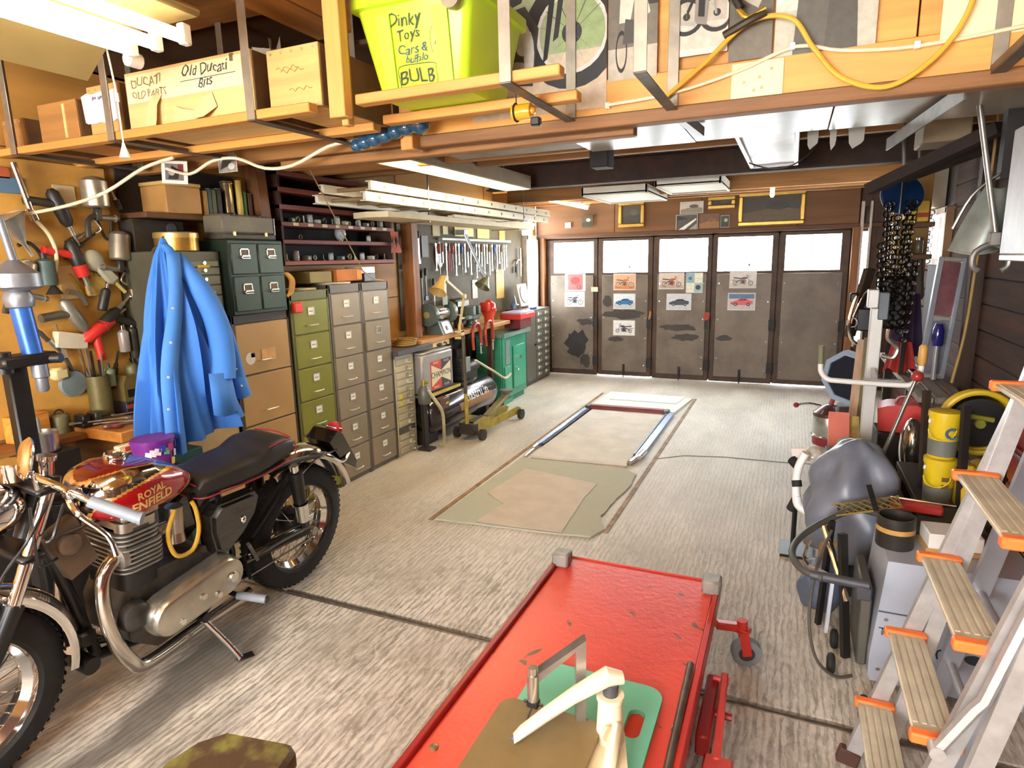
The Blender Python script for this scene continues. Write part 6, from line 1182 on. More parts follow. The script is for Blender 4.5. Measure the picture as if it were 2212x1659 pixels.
g = G(); g.lathe([(.05, -.1), (.06, -.05), (.06, .12), (.05, .14)], (-.02, .98, .53), 'y', 18); g.box(-.06, .02, .9, 1.08, .41, .49); g.done('motor', mat('#38332c', .45, .3, .2), t)
g = G(); g.box(.10, .17, .08, .24, .30, .40, .006); g.done('plate_box', mat('#6a4636', .5), t); g = G(); g.box(.17, .172, .17, .22, .34, .355); g.done('tag', mat('#d8b04a', .5), t)
g = G(); g.tube([(-2.74, 5.3, .62), (-2.68, 5.55, .48), (-2.66, 5.8, .36), (-2.66, 5.95, .38)], .012, 8, 4); tag(g.done('air_hose', mat('#d6c49a', .5)), 'cream hose drooping over the compressor to the green cabinet', 'hose')
g = G(); g.tube([(-2.70, 4.35, .52), (-2.66, 4.38, .44), (-2.62, 4.43, .33), (-2.62, 4.45, .2), (-2.64, 4.47, .02), (-2.7, 4.5, .014)], .014, 8, 4); tag(g.done('air_hose', mat('#b9ae82', .5)), 'thick cream hose hanging to the floor beside the cream drawer unit', 'hose')
t = thing('air_filter', 'grey air filter bowl with a brass tap at the near end of the compressor', 'filter', (-2.74, 4.36, .0)); g = G(); g.lathe([(.05, .40), (.055, .42), (.055, .5), (.03, .55)], n=16); g.done('bowl', mat('#6a6a62', .4, .3, .15), t); g = G(); g.cyl((0, 0, .55), (0, 0, .6), .015, n=8); g.cyl((0, 0, .58), (.05, 0, .58), .012, n=8); g.done('brass_tap', mat('#b8a050', .3, .7), t); g = G(); g.cyl((0, 0, 0), (0, 0, .4), .02, n=8); g.box(-.06, .06, -.05, .05, 0, .02); g.done('stand', mat('#2f2b26', .6), t)
# ---------------------------------------------------------------- trolley jack
t = thing('trolley_jack', 'yellow trolley jack with an upright handle in front of the compressor', 'trolley jack', (-2.56, 4.62, 0), -4); jy = mat('#a8923a', .5, .2, .25, 12); jd = mat('#3b352a', .55, .3, .2)
for s in (-1, 1): g = G(); g.prism([(.12, .05), (.3, .045), (.98, .055), (1.02, .1), (.95, .13), (.5, .12), (.3, .18), (.12, .16)], .07*s-.006, .07*s+.006, 'x'); g.done('side_plate', jy, t)
g = G(); g.box(-.06, .06, .13, .45, .07, .15, .01); g.done('hydraulic_body', jd, t); g = G(); g.beam((0, .45, .13), (0, .86, .26), .07, .04, b=.008); g.done('lifting_arm', mat('#8f8760', .5, .3, .2), t)
g = G(); g.lathe([(.03, 0), (.035, .03), (.065, .04), (.07, .06)], (0, .86, .25), n=18); g.done('saddle', mat('#77736a', .4, .6, .2), t)
for y, r, x in ((.16, .05, .13), (.16, .05, -.13), (.97, .05, .1), (.97, .05, -.1)): g = G(); g.cyl((x-.018, y, r), (x+.018, y, r), r, n=18); g.cyl((x-.02, y, r), (x+.02, y, r), r*.4, n=12); g.done('wheel', jd, t)
g = G(); g.cyl((-.14, .16, .05), (.14, .16, .05), .012, n=8); g.box(-.08, .08, .1, .18, .05, .15, .006); g.done('rear_axle', jd, t); g = G(); g.cyl((-.11, .97, .05), (.11, .97, .05), .01, n=8); g.done('front_axle', jd, t)
g = G(); g.cyl((0, .12, .13), (.0, .115, .42), .018, n=10); g.done('handle_sleeve', jy, t); g = G(); g.cyl((0, .115, .42), (0, .105, .93), .016, n=10); g.done('handle', mat('#5e5443', .4, .5, .2), t)
# ---------------------------------------------------------------- teal cabinet and grey small-drawer cabinet
t = thing('teal_cabinet', 'teal green metal machine cabinet beyond the compressor', 'cabinet', (-2.80, 6.02, 0)); te = mat('#3f9a78', .38, .1, .1, 5); 
g = G(); g.box(-.30, 0, 0, .70, .06, .74, .006); g.done('body', te, t); g = G(); g.box(-.32, .05, -.02, .73, .74, .765, .004); g.box(.03, .05, -.02, .73, .765, .785); g.done('tray_top', mat('#7f9f94', .35, .3, .1), t); g = G(); g.box(0, .02, .3, .62, .14, .62, .006); g.done('door', mat('#45a582', .38, .1, .08), t); g = G(); g.box(0, .012, .02, .26, .0, .735, .004); g.done('front_panel', te, t)
g = G(); g.box(.012, .018, .09, .2, .44, .7, .003); g.done('grey_patch', mat('#7f918c', .4), t); g = G(); g.box(.012, .024, .05, .2, .12, .42, .004); g.done('hatch', mat('#4aa886', .38), t); g = G(); g.cyl((.02, .36, .36), (.045, .36, .36), .018, n=12); g.cyl((.02, .44, .48), (.04, .44, .48), .02, n=12); g.done('knob', chrome(), t, kind='stuff')
for k in range(5): g = G(); g.box(.012, .0135, .05+.035*k, .07+.035*k, .055, .075); g.done('slot', blk(), t)
g = G(); g.box(-.29, -.02, .02, .66, 0, .06); g.done('plinth', mat('#2f7a60', .5), t)
t = thing('small_drawer_cabinet', 'grey cabinet of two columns of small drawers beside the garage door', 'cabinet', (-2.93, 7.02, 0)); gd = mat('#6d6a5f', .45, .2, .1, 5)
g = G(); g.box(-.24, -.006, 0, .86, .03, .935, .005); g.box(-.24, -.02, 0, .86, 0, .03); g.done('carcass', mat('#57544a', .5, .2), t); g = G(); g.box(-.006, .006, .01, .33, .06, .91, .004); g.done('door', gd, t); g = G(); g.cyl((.006, .3, .5), (.02, .3, .5), .014, n=10); g.done('knob', blk(), t)
for c in range(2):
    for r in range(10):
        y0, z0 = .345+.25*c, .055+.086*r; g = G(); g.box(-.004, .006, y0, y0+.24, z0, z0+.08, .003); d = g.done('drawer', gd, t); g = G(); g.box(.006, .0075, y0+.06, y0+.11, z0+.03, z0+.066); g.done('label_card', paper('#ded9c8'), d); g = G(); g.box(.006, .014, y0+.12, y0+.17, z0+.035, z0+.05, .002); g.done('pull', mat('#c2c0ae', .3, .6), d)
t = thing('small_tray', 'dark blue flat tray with pink cloth on the small drawer cabinet', 'tray', (-3.02, 7.3, .936)); g = G(); g.box(-.06, .07, -.02, .16, 0, .03, .004); g.done('tray', mat('#2b2f7a', .4), t); g = G(); g.box(-.05, .06, -.15, -.03, 0, .025, .008); g.done('cloth', mat('#d3a08f', .7), t)
# pictures above and on the garage door
def d_scene(c1, c2, c3):
    def f(P, ring, a): P(R4(-.94, .94, -.94, .94), c1); P([(-.94, -.94), (.94, -.94), (.94, -.1), (.2, .1), (-.94, -.3)], c2); P(ell(.2, .2, .4, .3, 14), c3)
    return f
def gilt(lab, x0, x1, z0, z1, m='#b08a3c', pic=('#3b3a30', '#2c2c27', '#4c4a3c')):
    t = poster('framed_picture', lab, x0+.03, x1-.03, z0+.03, z1-.03, 8.085, d_scene(*pic), '#2f2e2a', 'picture', th=.008); w, h = (x1-x0)/2, (z1-z0)/2
    for a in ((-w, w, h-.045, h), (-w, w, -h, -h+.045), (-w, -w+.045, -h+.0455, h-.0455), (w-.045, w, -h+.0455, h-.0455)): g = G(); g.box(a[0], a[1], -.035, .0, a[2], a[3], .008); g.done('frame_bar', mat(m, .35, .5, .15), t)
gilt('narrow gilt framed dark picture above the second door leaf', -2.06, -1.73, 1.925, 2.24); gilt('small gilt framed dark picture above the middle of the doors', -.97, -.66, 2.095, 2.24); gilt('large gilt framed dark painting above the fourth door leaf', -.62, .09, 1.885, 2.26, '#c39a42', ('#3d3527', '#5a4a30', '#2e2c22'))
yD = 8.083
def door_pic(lab, x0, x1, z0, z1, dr, sheet='#d2cec8', y=None): return poster('photo_print', lab, x0, x1, z0, z1, y or yD, dr, sheet, 'photo')
door_pic('photo of a tower in fog above the third door leaf', -1.30, -1.025, 2.06, 2.2, d_scene('#c9c0ae', '#8a8272', '#5a554c'), y=8.08); door_pic('black and white photo of a bright road above the third door leaf', -1.345, -1.085, 1.85, 2.05, lambda P, ring, a: (P(R4(-.95, .95, -.95, .95), '#4a4742'), P([(-.9, -.9), (-.3, -.9), (.9, .4), (.8, .5)], '#e8e4da'), P([(.1, -.9), (.9, -.9), (.9, -.1)], '#9d988e'), P([(-.9, .3), (.2, .5), (-.9, .9)], '#2a2826')), y=8.08)
door_pic('dark orange toned print beside the road photo', -1.07, -.83, 1.87, 2.05, d_scene('#6b4a2c', '#8f6436', '#7a5230'), '#6b4a2c', y=8.08); door_pic('small print of a white flower left above the first door leaf', -2.78, -2.7, 1.95, 2.02, d_scene('#d9d6cc', '#a9a69a', '#8a877c'), y=8.08)
door_pic('tiny green print of a figure right of the dark orange print', -.82, -.72, 1.88, 2.02, d_scene('#3c4636', '#2e352a', '#a9b08f'), y=8.08); door_pic('pale grey green leaf print above the first door leaf', -2.55, -2.4, 1.95, 2.1, d_scene('#4e4a3a', '#3c3a2e', '#b8b59c'), '#57513e', y=8.08)
door_pic('red print with white corners on the first door leaf, upper one', -2.785, -2.5, 1.13, 1.355, lambda P, ring, a: (P(R4(-.7, .75, -.9, .95), '#a8605e'), P(ell(.0, .2, .45, .45), '#c0403f'), ring(.35, -.5, .25, .08, '#5a4a4a'), P([(-1, -1), (-.55, -1), (-1, -.5)], '#efeae6'), P([(1, -1), (.6, -1), (1, -.5)], '#efeae6')))
door_pic('white print of a dark motorcycle on the first door leaf, lower one', -2.79, -2.51, .92, 1.12, d_bike('#4a4c50', '#e6e4e0', '#35363a', '#6f7074'))
door_pic('orange print of a motorcycle on the second door leaf', -2.12, -1.83, 1.14, 1.35, d_bike('#c26a35', '#d4a684', '#6a5348', '#a9805e', '#cf7d43')); door_pic('print of a blue sports car on the second door leaf', -2.12, -1.83, .895, 1.095, d_car('#2f6ea6', '#d5dadd', '#b9bcbc', '#26384a')); door_pic('print of a black motorcycle on white, lowest on the second door leaf', -2.12, -1.83, .55, .75, d_bike('#3f3e3a', '#e4e2de', '#33322f', '#75736e', None, -1, R=.26))
door_pic('glossy print of a red motorcycle on the third door leaf', -1.535, -1.225, 1.15, 1.352, d_bike('#d0472f', '#d6c3b3', '#4a3c36', '#9d6a58', '#b9a08c', 1, R=.3)); door_pic('pale blue and cream print of four squares on the third door leaf', -1.20, -1.0, 1.105, 1.35, lambda P, ring, a: (P(R4(-.95, 0, 0, .95), '#8fb0b8'), P(R4(0, .95, 0, .95), '#e2dfc6'), P(R4(-.95, 0, -.95, 0), '#dcdcc8'), P(R4(0, .95, -.95, 0), '#9db7bb'), P(ell(.45, -.45, .3, .25), '#3b3f42'), P(R4(-.7, -.3, .3, .6), '#4b6f86')), '#cfd6cf')
door_pic('print of a dark sports car on the third door leaf', -1.435, -1.13, .89, 1.095, d_car('#3f444e', '#cdcfd4', '#c3c6cc', '#20242b')); door_pic('print of a brown motorcycle on the fourth door leaf', -.69, -.385, 1.16, 1.36, d_bike('#7d4b3a', '#d8d3cb', '#4f4741', '#9d948a', '#c9c1b6', 1, R=.28)); door_pic('print of a red coupe on the fourth door leaf', -.7, -.385, .895, 1.105, d_car('#d95a5c', '#c9b7b3', '#c4bab6', '#4a3336', '#5a7391'))
door_pic('small yellow note beside the second door leaf post', -2.42, -2.33, 1.12, 1.18, None, '#d6cf9e')
# ================================================================ INSPECTION PIT COVER
def flat(name, lab, pts, z0, z1, m, cat='board', rough=0, grp=None):
    if rough:
        rr = random.Random(len(pts)*7+3); Q = []
        for a, b in zip(pts, pts[1:]+pts[:1]):
            n = max(1, int(math.dist(a, b)/.06))
            for k in range(n): Q.append((lerp(a[0], b[0], k/n)+rr.uniform(-rough, rough), lerp(a[1], b[1], k/n)+rr.uniform(-rough, rough)))
        pts = Q
    g = G(); g.prism(pts, z0, z1); return tag(g.done(name, m), lab, cat, grp)
cpt = mat('#b4b09c', .9, 0, .1, 9, .1, None, '#a6a590'); brd = mat('#c6bcac', .75, 0, .1, 5, .05); far_b = mat('#cfccc4', .6, 0, .06, 5)
flat('pit_mat', 'grey green carpet mat with torn edges at the near end of the pit', [(-1.915, 3.1), (-1.12, 3.18), (-.955, 3.205), (-.915, 3.33), (-.985, 3.5), (-.968, 3.75), (-.94, 4.1), (-.955, 4.32), (-1.05, 4.42), (-1.88, 4.41), (-1.905, 3.9)], .002, .012, cpt, 'mat', .006)
flat('cardboard_sheet', 'pinkish beige cardboard sheet lying on the carpet mat', [(-1.66, 3.15), (-1.13, 3.185), (-1.145, 3.45), (-1.165, 3.75), (-1.157, 4.02), (-1.75, 4.15), (-1.80, 3.6), (-1.62, 3.46)], .0135, .0165, mat('#bbac99', .8, 0, .08, 6, .05), 'cardboard', .002)
flat('pit_board', 'long pale pit board between the two toothed rails', [(-1.83, 4.44), (-1.065, 4.50), (-1.075, 6.14), (-1.815, 6.12)], .002, .022, brd)
flat('pit_board', 'whitish pit board at the far end beyond the red bar', [(-1.88, 6.28), (-1.0, 6.22), (-.92, 6.93), (-1.86, 7.02)], .002, .024, far_b)
flat('floor_paper', 'white card lying on the far pit board', [(-1.76, 6.6), (-1.04, 6.6), (-1.0, 6.95), (-1.82, 6.98)], .0255, .03, mat('#dad7d0', .6, 0, .05), 'card', .002)
t = thing('pit_rail', 'toothed steel rail along the left side of the pit', 'rail', (-1.885, 4.75, .002)); bl = mat('#8c97b0', .35, .6, .1, 12)
g = G(); g.box(-.02, .02, 0, 1.38, 0, .03, .003); g.done('rail', bl, t); g = G()
for k in range(34): g.box(.021, .05, .03+.04*k, .05+.04*k, .0, .026)
g.done('teeth', mat('#3d4152', .5, .4), t, kind='stuff'); g = G(); g.cyl((0, -.12, .02), (.0, -.02, .02), .018, n=12); g.cyl((.02, -.34, .016), (.01, -.14, .016), .01, n=8); g.done('end_roller', chrome(), t)
t = thing('pit_rail', 'bright steel channel rail along the right side of the pit', 'rail', (-1.03, 4.52, .002)); g = G(); g.box(-.02, .04, .18, 1.65, 0, .03, .003); g.done('channel', bl, t); g = G(); g.box(-.035, -.021, .2, 1.6, 0, .035, .002); g.done('edge_strip', mat('#4a5068', .4, .5), t); g = G(); g.cyl((-.02, .0, .022), (.0, .14, .022), .02, n=12); g.cyl((.02, .12, .03), (.03, .3, .03), .024, n=12); g.done('end_roller', chrome(), t)
t = thing('pit_beam', 'dark red beam lying across the far end of the pit', 'beam', (-1.45, 6.18, .003)); g = G(); g.box(-.40, .36, -.05, .03, 0, .055, .008); g.done('beam', mat('#7e3a3a', .4, .2, .2, 10), t)
for x in (-.42, .38): g = G(); g.box(x-.03, x+.03, -.06, .05, 0, .05, .01); g.cyl((x, -.07, .03), (x, .06, .03), .018, n=12); g.done('end_bracket', mat('#5a5550', .4, .6), t)
for x0, x1, y0, y1, c, nm in ((-1.965, -1.935, 3.1, 7.0, '#8a6a45', 'left'), (-.915, -.885, 3.3, 7.0, '#8a7258', 'right')):
    g = G(); g.box(x0, x1, y0, y1, -.003, .004); struct(g, 'trim_3', mat(c, .8, 0, .35, 14))
cr = mat('#6b5a49', .9, 0, .2)
g = G(); P = [(-.89, 4.75), (-.7, 4.9), (-.4, 4.97), (0, 4.98), (.3, 5.02)]
g.strip([(x, y, .0015) for x, y in P], [(x, y+.02, .0015) for x, y in P]); struct(g, 'trim_4', cr)
# ================================================================ RED LIFT TABLE
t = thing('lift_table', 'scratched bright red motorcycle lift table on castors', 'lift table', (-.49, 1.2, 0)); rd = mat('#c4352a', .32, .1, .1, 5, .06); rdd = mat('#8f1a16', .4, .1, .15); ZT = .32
M = bpy.data.materials.new('worn_red_paint'); M.use_nodes = True; nt = M.node_tree; N = nt.nodes; b = N['Principled BSDF']; b.inputs['Roughness'].default_value = .34
tc = N.new('ShaderNodeTexCoord'); nz = N.new('ShaderNodeTexNoise'); nz.inputs['Scale'].default_value = 13; nz.inputs['Detail'].default_value = 5; nz.inputs['Distortion'].default_value = .6; nt.links.new(tc.outputs['Object'], nz.inputs[0])
mr = N.new('ShaderNodeMapRange'); mr.inputs[1].default_value = .66; mr.inputs[2].default_value = .70; nt.links.new(nz.outputs[0], mr.inputs[0]); n2 = N.new('ShaderNodeTexNoise'); n2.inputs['Scale'].default_value = 3; nt.links.new(tc.outputs['Object'], n2.inputs[0])
ma = N.new('ShaderNodeMix'); ma.data_type = 'RGBA'; ma.inputs[6].default_value = (*lin('#c63a2c'), 1); ma.inputs[7].default_value = (*lin('#e0503a'), 1); nt.links.new(n2.outputs[0], ma.inputs[0])
mb = N.new('ShaderNodeMix'); mb.data_type = 'RGBA'; mb.inputs[7].default_value = (*lin('#6a4a34'), 1); nt.links.new(mr.outputs[0], mb.inputs[0]); nt.links.new(ma.outputs[2], mb.inputs[6]); nt.links.new(mb.outputs[2], b.inputs['Base Color'])
n3 = N.new('ShaderNodeTexNoise'); n3.inputs['Scale'].default_value = 45; nt.links.new(tc.outputs['Object'], n3.inputs[0]); bp = N.new('ShaderNodeBump'); bp.inputs['Strength'].default_value = .12; bp.inputs['Distance'].default_value = .01; nt.links.new(n3.outputs[0], bp.inputs['Height']); nt.links.new(bp.outputs[0], b.inputs['Normal'])
g = G(); g.box(-.325, .29, -.75, 1.14, ZT-.03, ZT, .004); g.done('table_top', M, t)
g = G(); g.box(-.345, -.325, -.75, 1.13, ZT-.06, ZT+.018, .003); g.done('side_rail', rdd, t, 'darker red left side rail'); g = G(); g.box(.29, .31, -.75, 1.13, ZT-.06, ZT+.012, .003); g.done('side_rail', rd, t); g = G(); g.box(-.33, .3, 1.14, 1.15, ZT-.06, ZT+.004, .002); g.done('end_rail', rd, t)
for x in (-.31, .282): g = G(); g.box(x-.034, x+.034, 1.03, 1.105, ZT+.0005, ZT+.058, .008); g.box(x-.006, x+.006, 1.06, 1.075, ZT+.058, ZT+.0585); g.done('corner_block', mat('#8a867e', .5, .4, .25, 14), t, 'scuffed grey corner block')
for x in (-.27, .24):
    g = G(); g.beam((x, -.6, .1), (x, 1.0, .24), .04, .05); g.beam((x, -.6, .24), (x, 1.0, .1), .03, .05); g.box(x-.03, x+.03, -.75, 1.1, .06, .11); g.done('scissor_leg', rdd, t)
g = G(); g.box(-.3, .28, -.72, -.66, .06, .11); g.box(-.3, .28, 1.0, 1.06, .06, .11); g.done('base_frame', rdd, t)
cz = mat('#7d8186', .6, 0, .1)
g = G(); c_ = Vector((.412, 1.14, .056)); n_ = Vector((-.25, .95, .1)).normalized()
g.cyl(c_-n_*.016, c_+n_*.016, .056, n=24); w_ = g.done('castor_wheel', mat('#7d8186', .6, 0, .1), t); g = G(); g.cyl(c_-n_*.019, c_+n_*.019, .03, n=16); g.done('wheel_centre', mat('#4a4540', .5, .4), w_)
g = G(); g.beam((.30, 1.10, .17), (.385, 1.145, .15), .032, .03, b=.004)
for s_ in (-1, 1): g.beam(c_+n_*.026*s_, Vector((.395, 1.14, .15))+n_*.026*s_, .034, .008, n_)
g.cyl((.395, 1.14, .14), (.393, 1.14, .185), .02, n=10); g.beam((.385, 1.12, .145), (.40, 1.16, .145), .06, .02, b=.003); g.done('castor_fork', rd, t)
for x, y, full in ((-.34, 1.0, 0), (.33, -.65, 0), (-.34, -.65, 0)):
    g = G(); g.cyl((x-.016, y, .052), (x+.016, y, .052), .052, n=20); w_ = g.done('castor_wheel', cz, t); g = G(); g.cyl((x-.018, y, .052), (x+.018, y, .052), .026, n=14); g.done('wheel_centre', mat('#4a4540', .5, .4), w_)
    g = G(); sx_ = .3 if x > 0 else -.3; g.beam((sx_, y-.03, .15), (x-.03, y-.0, .13), .03, .03, b=.004); g.prism([(y-.03, .05), (y+.03, .05), (y+.03, .13), (y-.03, .14)], x-.03, x-.02, 'x'); g.prism([(y-.03, .05), (y+.03, .05), (y+.03, .13), (y-.03, .14)], x+.02, x+.03, 'x'); g.box(x-.03, x+.03, y-.03, y+.03, .11, .14, .006); g.cyl((x, y, .14), (x, y, .17), .016, n=10); g.done('castor_fork', rd, t)
g = G(); g.beam((.365, .74, .21), (.375, .40, .17), .022, .03, b=.004); g.cyl((.33, .73, .2), (.38, .73, .2), .012, n=10); g.box(.34, .42, .32, .42, .155, .18, .006); g.done('foot_pedal', mat('#cf4a42', .4, 0, .1), t, 'pinkish red foot pedal'); g = G(); g.box(.31, .35, .45, .75, .13, .2, .006); g.cyl((.33, .5, .12), (.33, .72, .12), .025, n=12); g.cyl((.33, .6, .17), (.4, .6, .17), .012, n=8); g.done('jack_cylinder', rdd, t)
for x, y in ((-.29, .0), (-.3, -.1), (.275, .3)): g = G(); g.lathe([(.012, ZT), (.012, ZT+.006), (.006, ZT+.009)], (x, y, 0), n=8); g.done('bolt_head', mat('#8b7a55', .4, .7, .2), t)
g = G(); g.cyl((-.215, 1.78, .3325), (-.20, .9, .3325), .011, n=12); tag(g.done('steel_rod', mat('#6a5c4e', .4, .7, .25, 14)), 'brown steel rod lying along the right edge of the red table', 'rod')
# kneeling mat with a hand hole
g = G(); out = rrect(-.19, .19, -.27, .27, .05, 5); hole = rrect(.115, .16, .05, .16, .022, 5)[::-1]
m2 = bpy.data.meshes.new('k'); bm = bmesh.new()
def loop_(P, z): return [bm.verts.new((x, y, z)) for x, y in P]
for z in (0, .014):
    A = loop_(out, z); B = loop_(hole, z); es = [bm.edges.new((L_[i], L_[(i+1) % len(L_)])) for L_ in (A, B) for i in range(len(L_))]; bmesh.ops.triangle_fill(bm, edges=es, use_beauty=True, use_dissolve=False)
    if z == 0: A0, B0 = A, B
for L0, L1 in ((A0, A), (B0, B)):
    for i in range(len(L0)): bm.faces.new((L0[i], L0[(i+1) % len(L0)], L1[(i+1) % len(L1)], L1[i]))
bmesh.ops.recalc_face_normals(bm, faces=bm.faces[:]); bm.to_mesh(m2); bm.free(); m2.name = 'kneeling_mat'; m2.materials.append(mat('#72c3a4', .7, 0, .05, 8))
o = bpy.data.objects.new('kneeling_mat', m2); COL.objects.link(o); tag(o, 'mint green foam kneeling mat with a hand hole on the red table', 'mat', None, (-.455, 1.36, .3215), 0)
# scroll saw
t = thing('scroll_saw', 'scroll saw with a brown table and a cream arm on the green mat', 'scroll saw', (-.37, 1.31, .3365)); ivo = mat('#e6d6b4', .35, 0, .06, 6); tbr = mat('#7d6840', .5, .1, .12, 7)
g = G(); g.prism(rrect(-.275, 0, -.30, .045, .035, 5), .055, .068); g.done('saw_table', tbr, t)
g = G(); g.prism([(-.03, -.3), (.07, -.34), (.1, -.1), (.05, .06), (-.02, .06), (-.05, -.05)], 0, .045); g.lathe([(.042, .0), (.034, .07), (.03, .15), (.034, .155), (.034, .168)], (.02, .03, 0), n=18); g.beam((.05, -.12, .02), (.04, .02, .1), .03, .05, b=.01); g.done('body', ivo, t)
g = G(); g.box(-.2, -.1, -.25, -.15, 0, .055, .004); g.box(-.2, -.1, -.03, .0, 0, .055, .004); g.done('support', blk(), t)
g = G(); g.cyl((.02, .03, .165), (.022, .03, .2), .019, n=14); g.done('post', mat('#5a5c60', .4, .5), t)
g = G(); P = [(.045, .052, .205), (.01, .032, .212), (-.06, -.012, .172), (-.12, -.05, .128), (-.172, -.084, .088), (-.188, -.095, .073)]
R = []
for k, p in enumerate(P):
    w_ = (.016, .026, .022, .02, .019, .016)[k]; h_ = (.016, .024, .02, .018, .014, .008)[k]; d = Vector((-.75, -.45, 0)).normalized(); s_ = Vector((-d.y, d.x, 0)); R.append([tuple(Vector(p)+s_*w_*cos(a)+Vector((0, 0, h_*sin(a)))) for a in [2*pi*j/12 for j in range(12)]])
g.rings(R); g.done('upper_arm', ivo, t)
g = G(); g.cyl((.02, -.02, .1), (.03, -.025, .1), .018, n=12); g.done('knob', mat('#d8c6a2', .4), t)
g = G(); g.prism([(-.075, .055), (-.05, .055), (-.05, .295), (-.17, .205), (-.17, .18), (-.075, .265)], -.006, .026, 'y'); o = g.done('steel_arm', mat('#a6a49f', .28, .85, .15, 14), t); o.rotation_euler = (0, 0, radians(24)); o.location = (0, .06, 0)
g = G(); g.cyl((-.165, -.02, .135), (-.165, -.02, .205), .015, n=14); g.cyl((-.165, -.02, .205), (-.165, -.02, .225), .011, n=12); g.done('blade_chuck', mat('#b2aea4', .25, .85), t); g = G(); g.box(-.18, -.15, -.032, -.008, .115, .135, .003); g.cyl((-.19, -.02, .125), (-.14, -.02, .125), .004, n=6); g.cyl((-.167, -.03, .115), (-.178, -.075, .068), .0028, n=6); g.done('blade', blk(), t); g = G(); g.box(-.195, -.17, -.10, -.08, .0685, .08, .004); g.done('presser_foot', mat('#7f8da5', .3, .7), t)
# stool in the foreground
t = thing('stool', 'worn mossy brown stool top in the foreground', 'stool', (-1.10, .80, 0), sc=.95); 
g = G(); P = [(-.09, .135), (.085, .165), (.115, .15), (.128, .10), (.12, -.10), (.09, -.16), (-.11, -.17), (-.13, -.12), (-.15, .0), (-.135, .08)]; g.rings([[(x*.93, y*.93, .425) for x, y in P], [(x, y, .435) for x, y in P], [(x, y, .47) for x, y in P], [(x*.93, y*.93, .482) for x, y in P]]); g.done('seat', mat('#513a1d', .7, 0, .35, 9, .2, None, '#6f6a2c', 0, 0, 0, 1, 0, .48, .66), t)
for x, y in ((-.09, .1), (.09, .1), (.09, -.12), (-.09, -.12)): g = G(); g.beam((x, y, .425), (x*1.3, y*1.25, 0), .03, .03, (0, 1, 0)); g.done('leg', mat('#3f3022', .6), t)
# ================================================================ RIGHT SIDE
al = mat('#b4b1ae', .38, .55, .15, 16); tread = mat('#c2b9a2', .5, .25, .12, 12); orp = mat('#e2702e', .45, 0, .08)
t = thing('stepladder', 'aluminium stepladder with orange plastic tread ends at the right', 'stepladder', (0, 0, 0)); XF = lambda z: .24+.237*z
for y in (1.95, 1.47): g = G(); g.beam((XF(0.03)+.008, y, .03), (XF(1.75)+.05, y, 1.75), .022, .042, (1, 0, .24)); g.done('front_stile', al, t); g = G(); g.beam((XF(0)-.0, y, 0), (XF(.05), y, .05), .032, .06, (1, 0, .24), b=.004); g.done('foot', mat('#4a2c22', .7), t)
for y in (1.945, 1.43): g = G(); g.beam((.33, y, .02), (.66, y, 1.72), .022, .04, (1, 0, .2)); g.done('rear_leg', al, t)
for i in range(1, 7):
    z = .245*i; x = XF(z); g = G(); g.box(x-.045, x+.045, 1.5, 1.925, z-.012, z, .003)
    for k in range(5): g.box(x-.04+.018*k, x-.03+.018*k, 1.53, 1.895, z, z+.0025)
    g.done('tread', tread, t)
    for y in (1.492, 1.925): g = G(); g.box(x-.052, x+.052, y-.014, y+.014, z-.02, z+.006, .004); g.done('tread_end', orp, t)
g = G(); g.box(.6, .72, 1.44, 1.98, 1.74, 1.765, .005); g.done('top_platform', al, t)
g = G(); g.tube([(.345, 1.435, .50), (.40, 1.43, .62), (.415, 1.43, .645), (.47, 1.43, .87)], .013, 6, 1); g.cyl((.345, 1.42, .50), (.345, 1.45, .5), .016, n=10); g.done('folding_stay', al, t)
t = thing('ladder', 'second aluminium ladder standing on edge behind the stepladder', 'ladder', (.52, 0, 0))
for y in (1.98, 2.3): g = G(); g.beam((.0, y, .02), (.30, y, 1.5), .025, .055, (1, 0, .2)); g.done('stile', mat('#a9adb8', .35, .6, .1), t)
for i in range(5): z = .2+.27*i; g = G(); g.cyl((.0+.203*z, 1.98, z), (.0+.203*z, 2.3, z), .014, n=10); g.done('rung', al, t)
# grey welding cabinet
t = thing('metal_cabinet', 'grey metal cabinet with black lettering behind the stepladder', 'cabinet', (.335, 2.37, .03)); gc = mat('#a9afba', .4, .2, .07, 5)
g = G(); g.prism([(.01, 0), (.46, 0), (.46, .47), (.03, .47), (.0, .1), (.0, .02)], 0, .36, 'y'); g.done('body', gc, t); g = G(); g.box(.015, .46, -.003, 0, .275, .28); g.done('seam', mat('#4a4d55', .5), t)
for x, z in ((.04, .25), (.1, .25), (.035, .2), (.03, .05), (.44, .25), (.44, .05)): g = G(); g.cyl((x, 0, z), (x, -.004, z), .007, n=8); g.done('rivet', alu(), t)
bki = mat('#22242a', .5, 0, 0)
text('TO', .042, bki, t, (.02, -.0015, .20), al='LEFT'); text('06', .062, bki, t, (.195, -.0015, .15), al='LEFT'); g = G(); g.prism(ell(.31, .155, .03, .018, 20), -.002, 0, 'y'); g.done('oval_mark', bki, t)
g = G(); g.box(-.035, .0, .05, .34, .02, .33, .006); g.done('side_duct', mat('#57544a', .5, .2, .1), t)
for x in (.05, .42): 
    for y in (.05, .31): g = G(); g.cyl((x-.015, y, -.004), (x+.015, y, -.004), .026, n=14); g.done('castor', rub(), t)
ZB = .5005
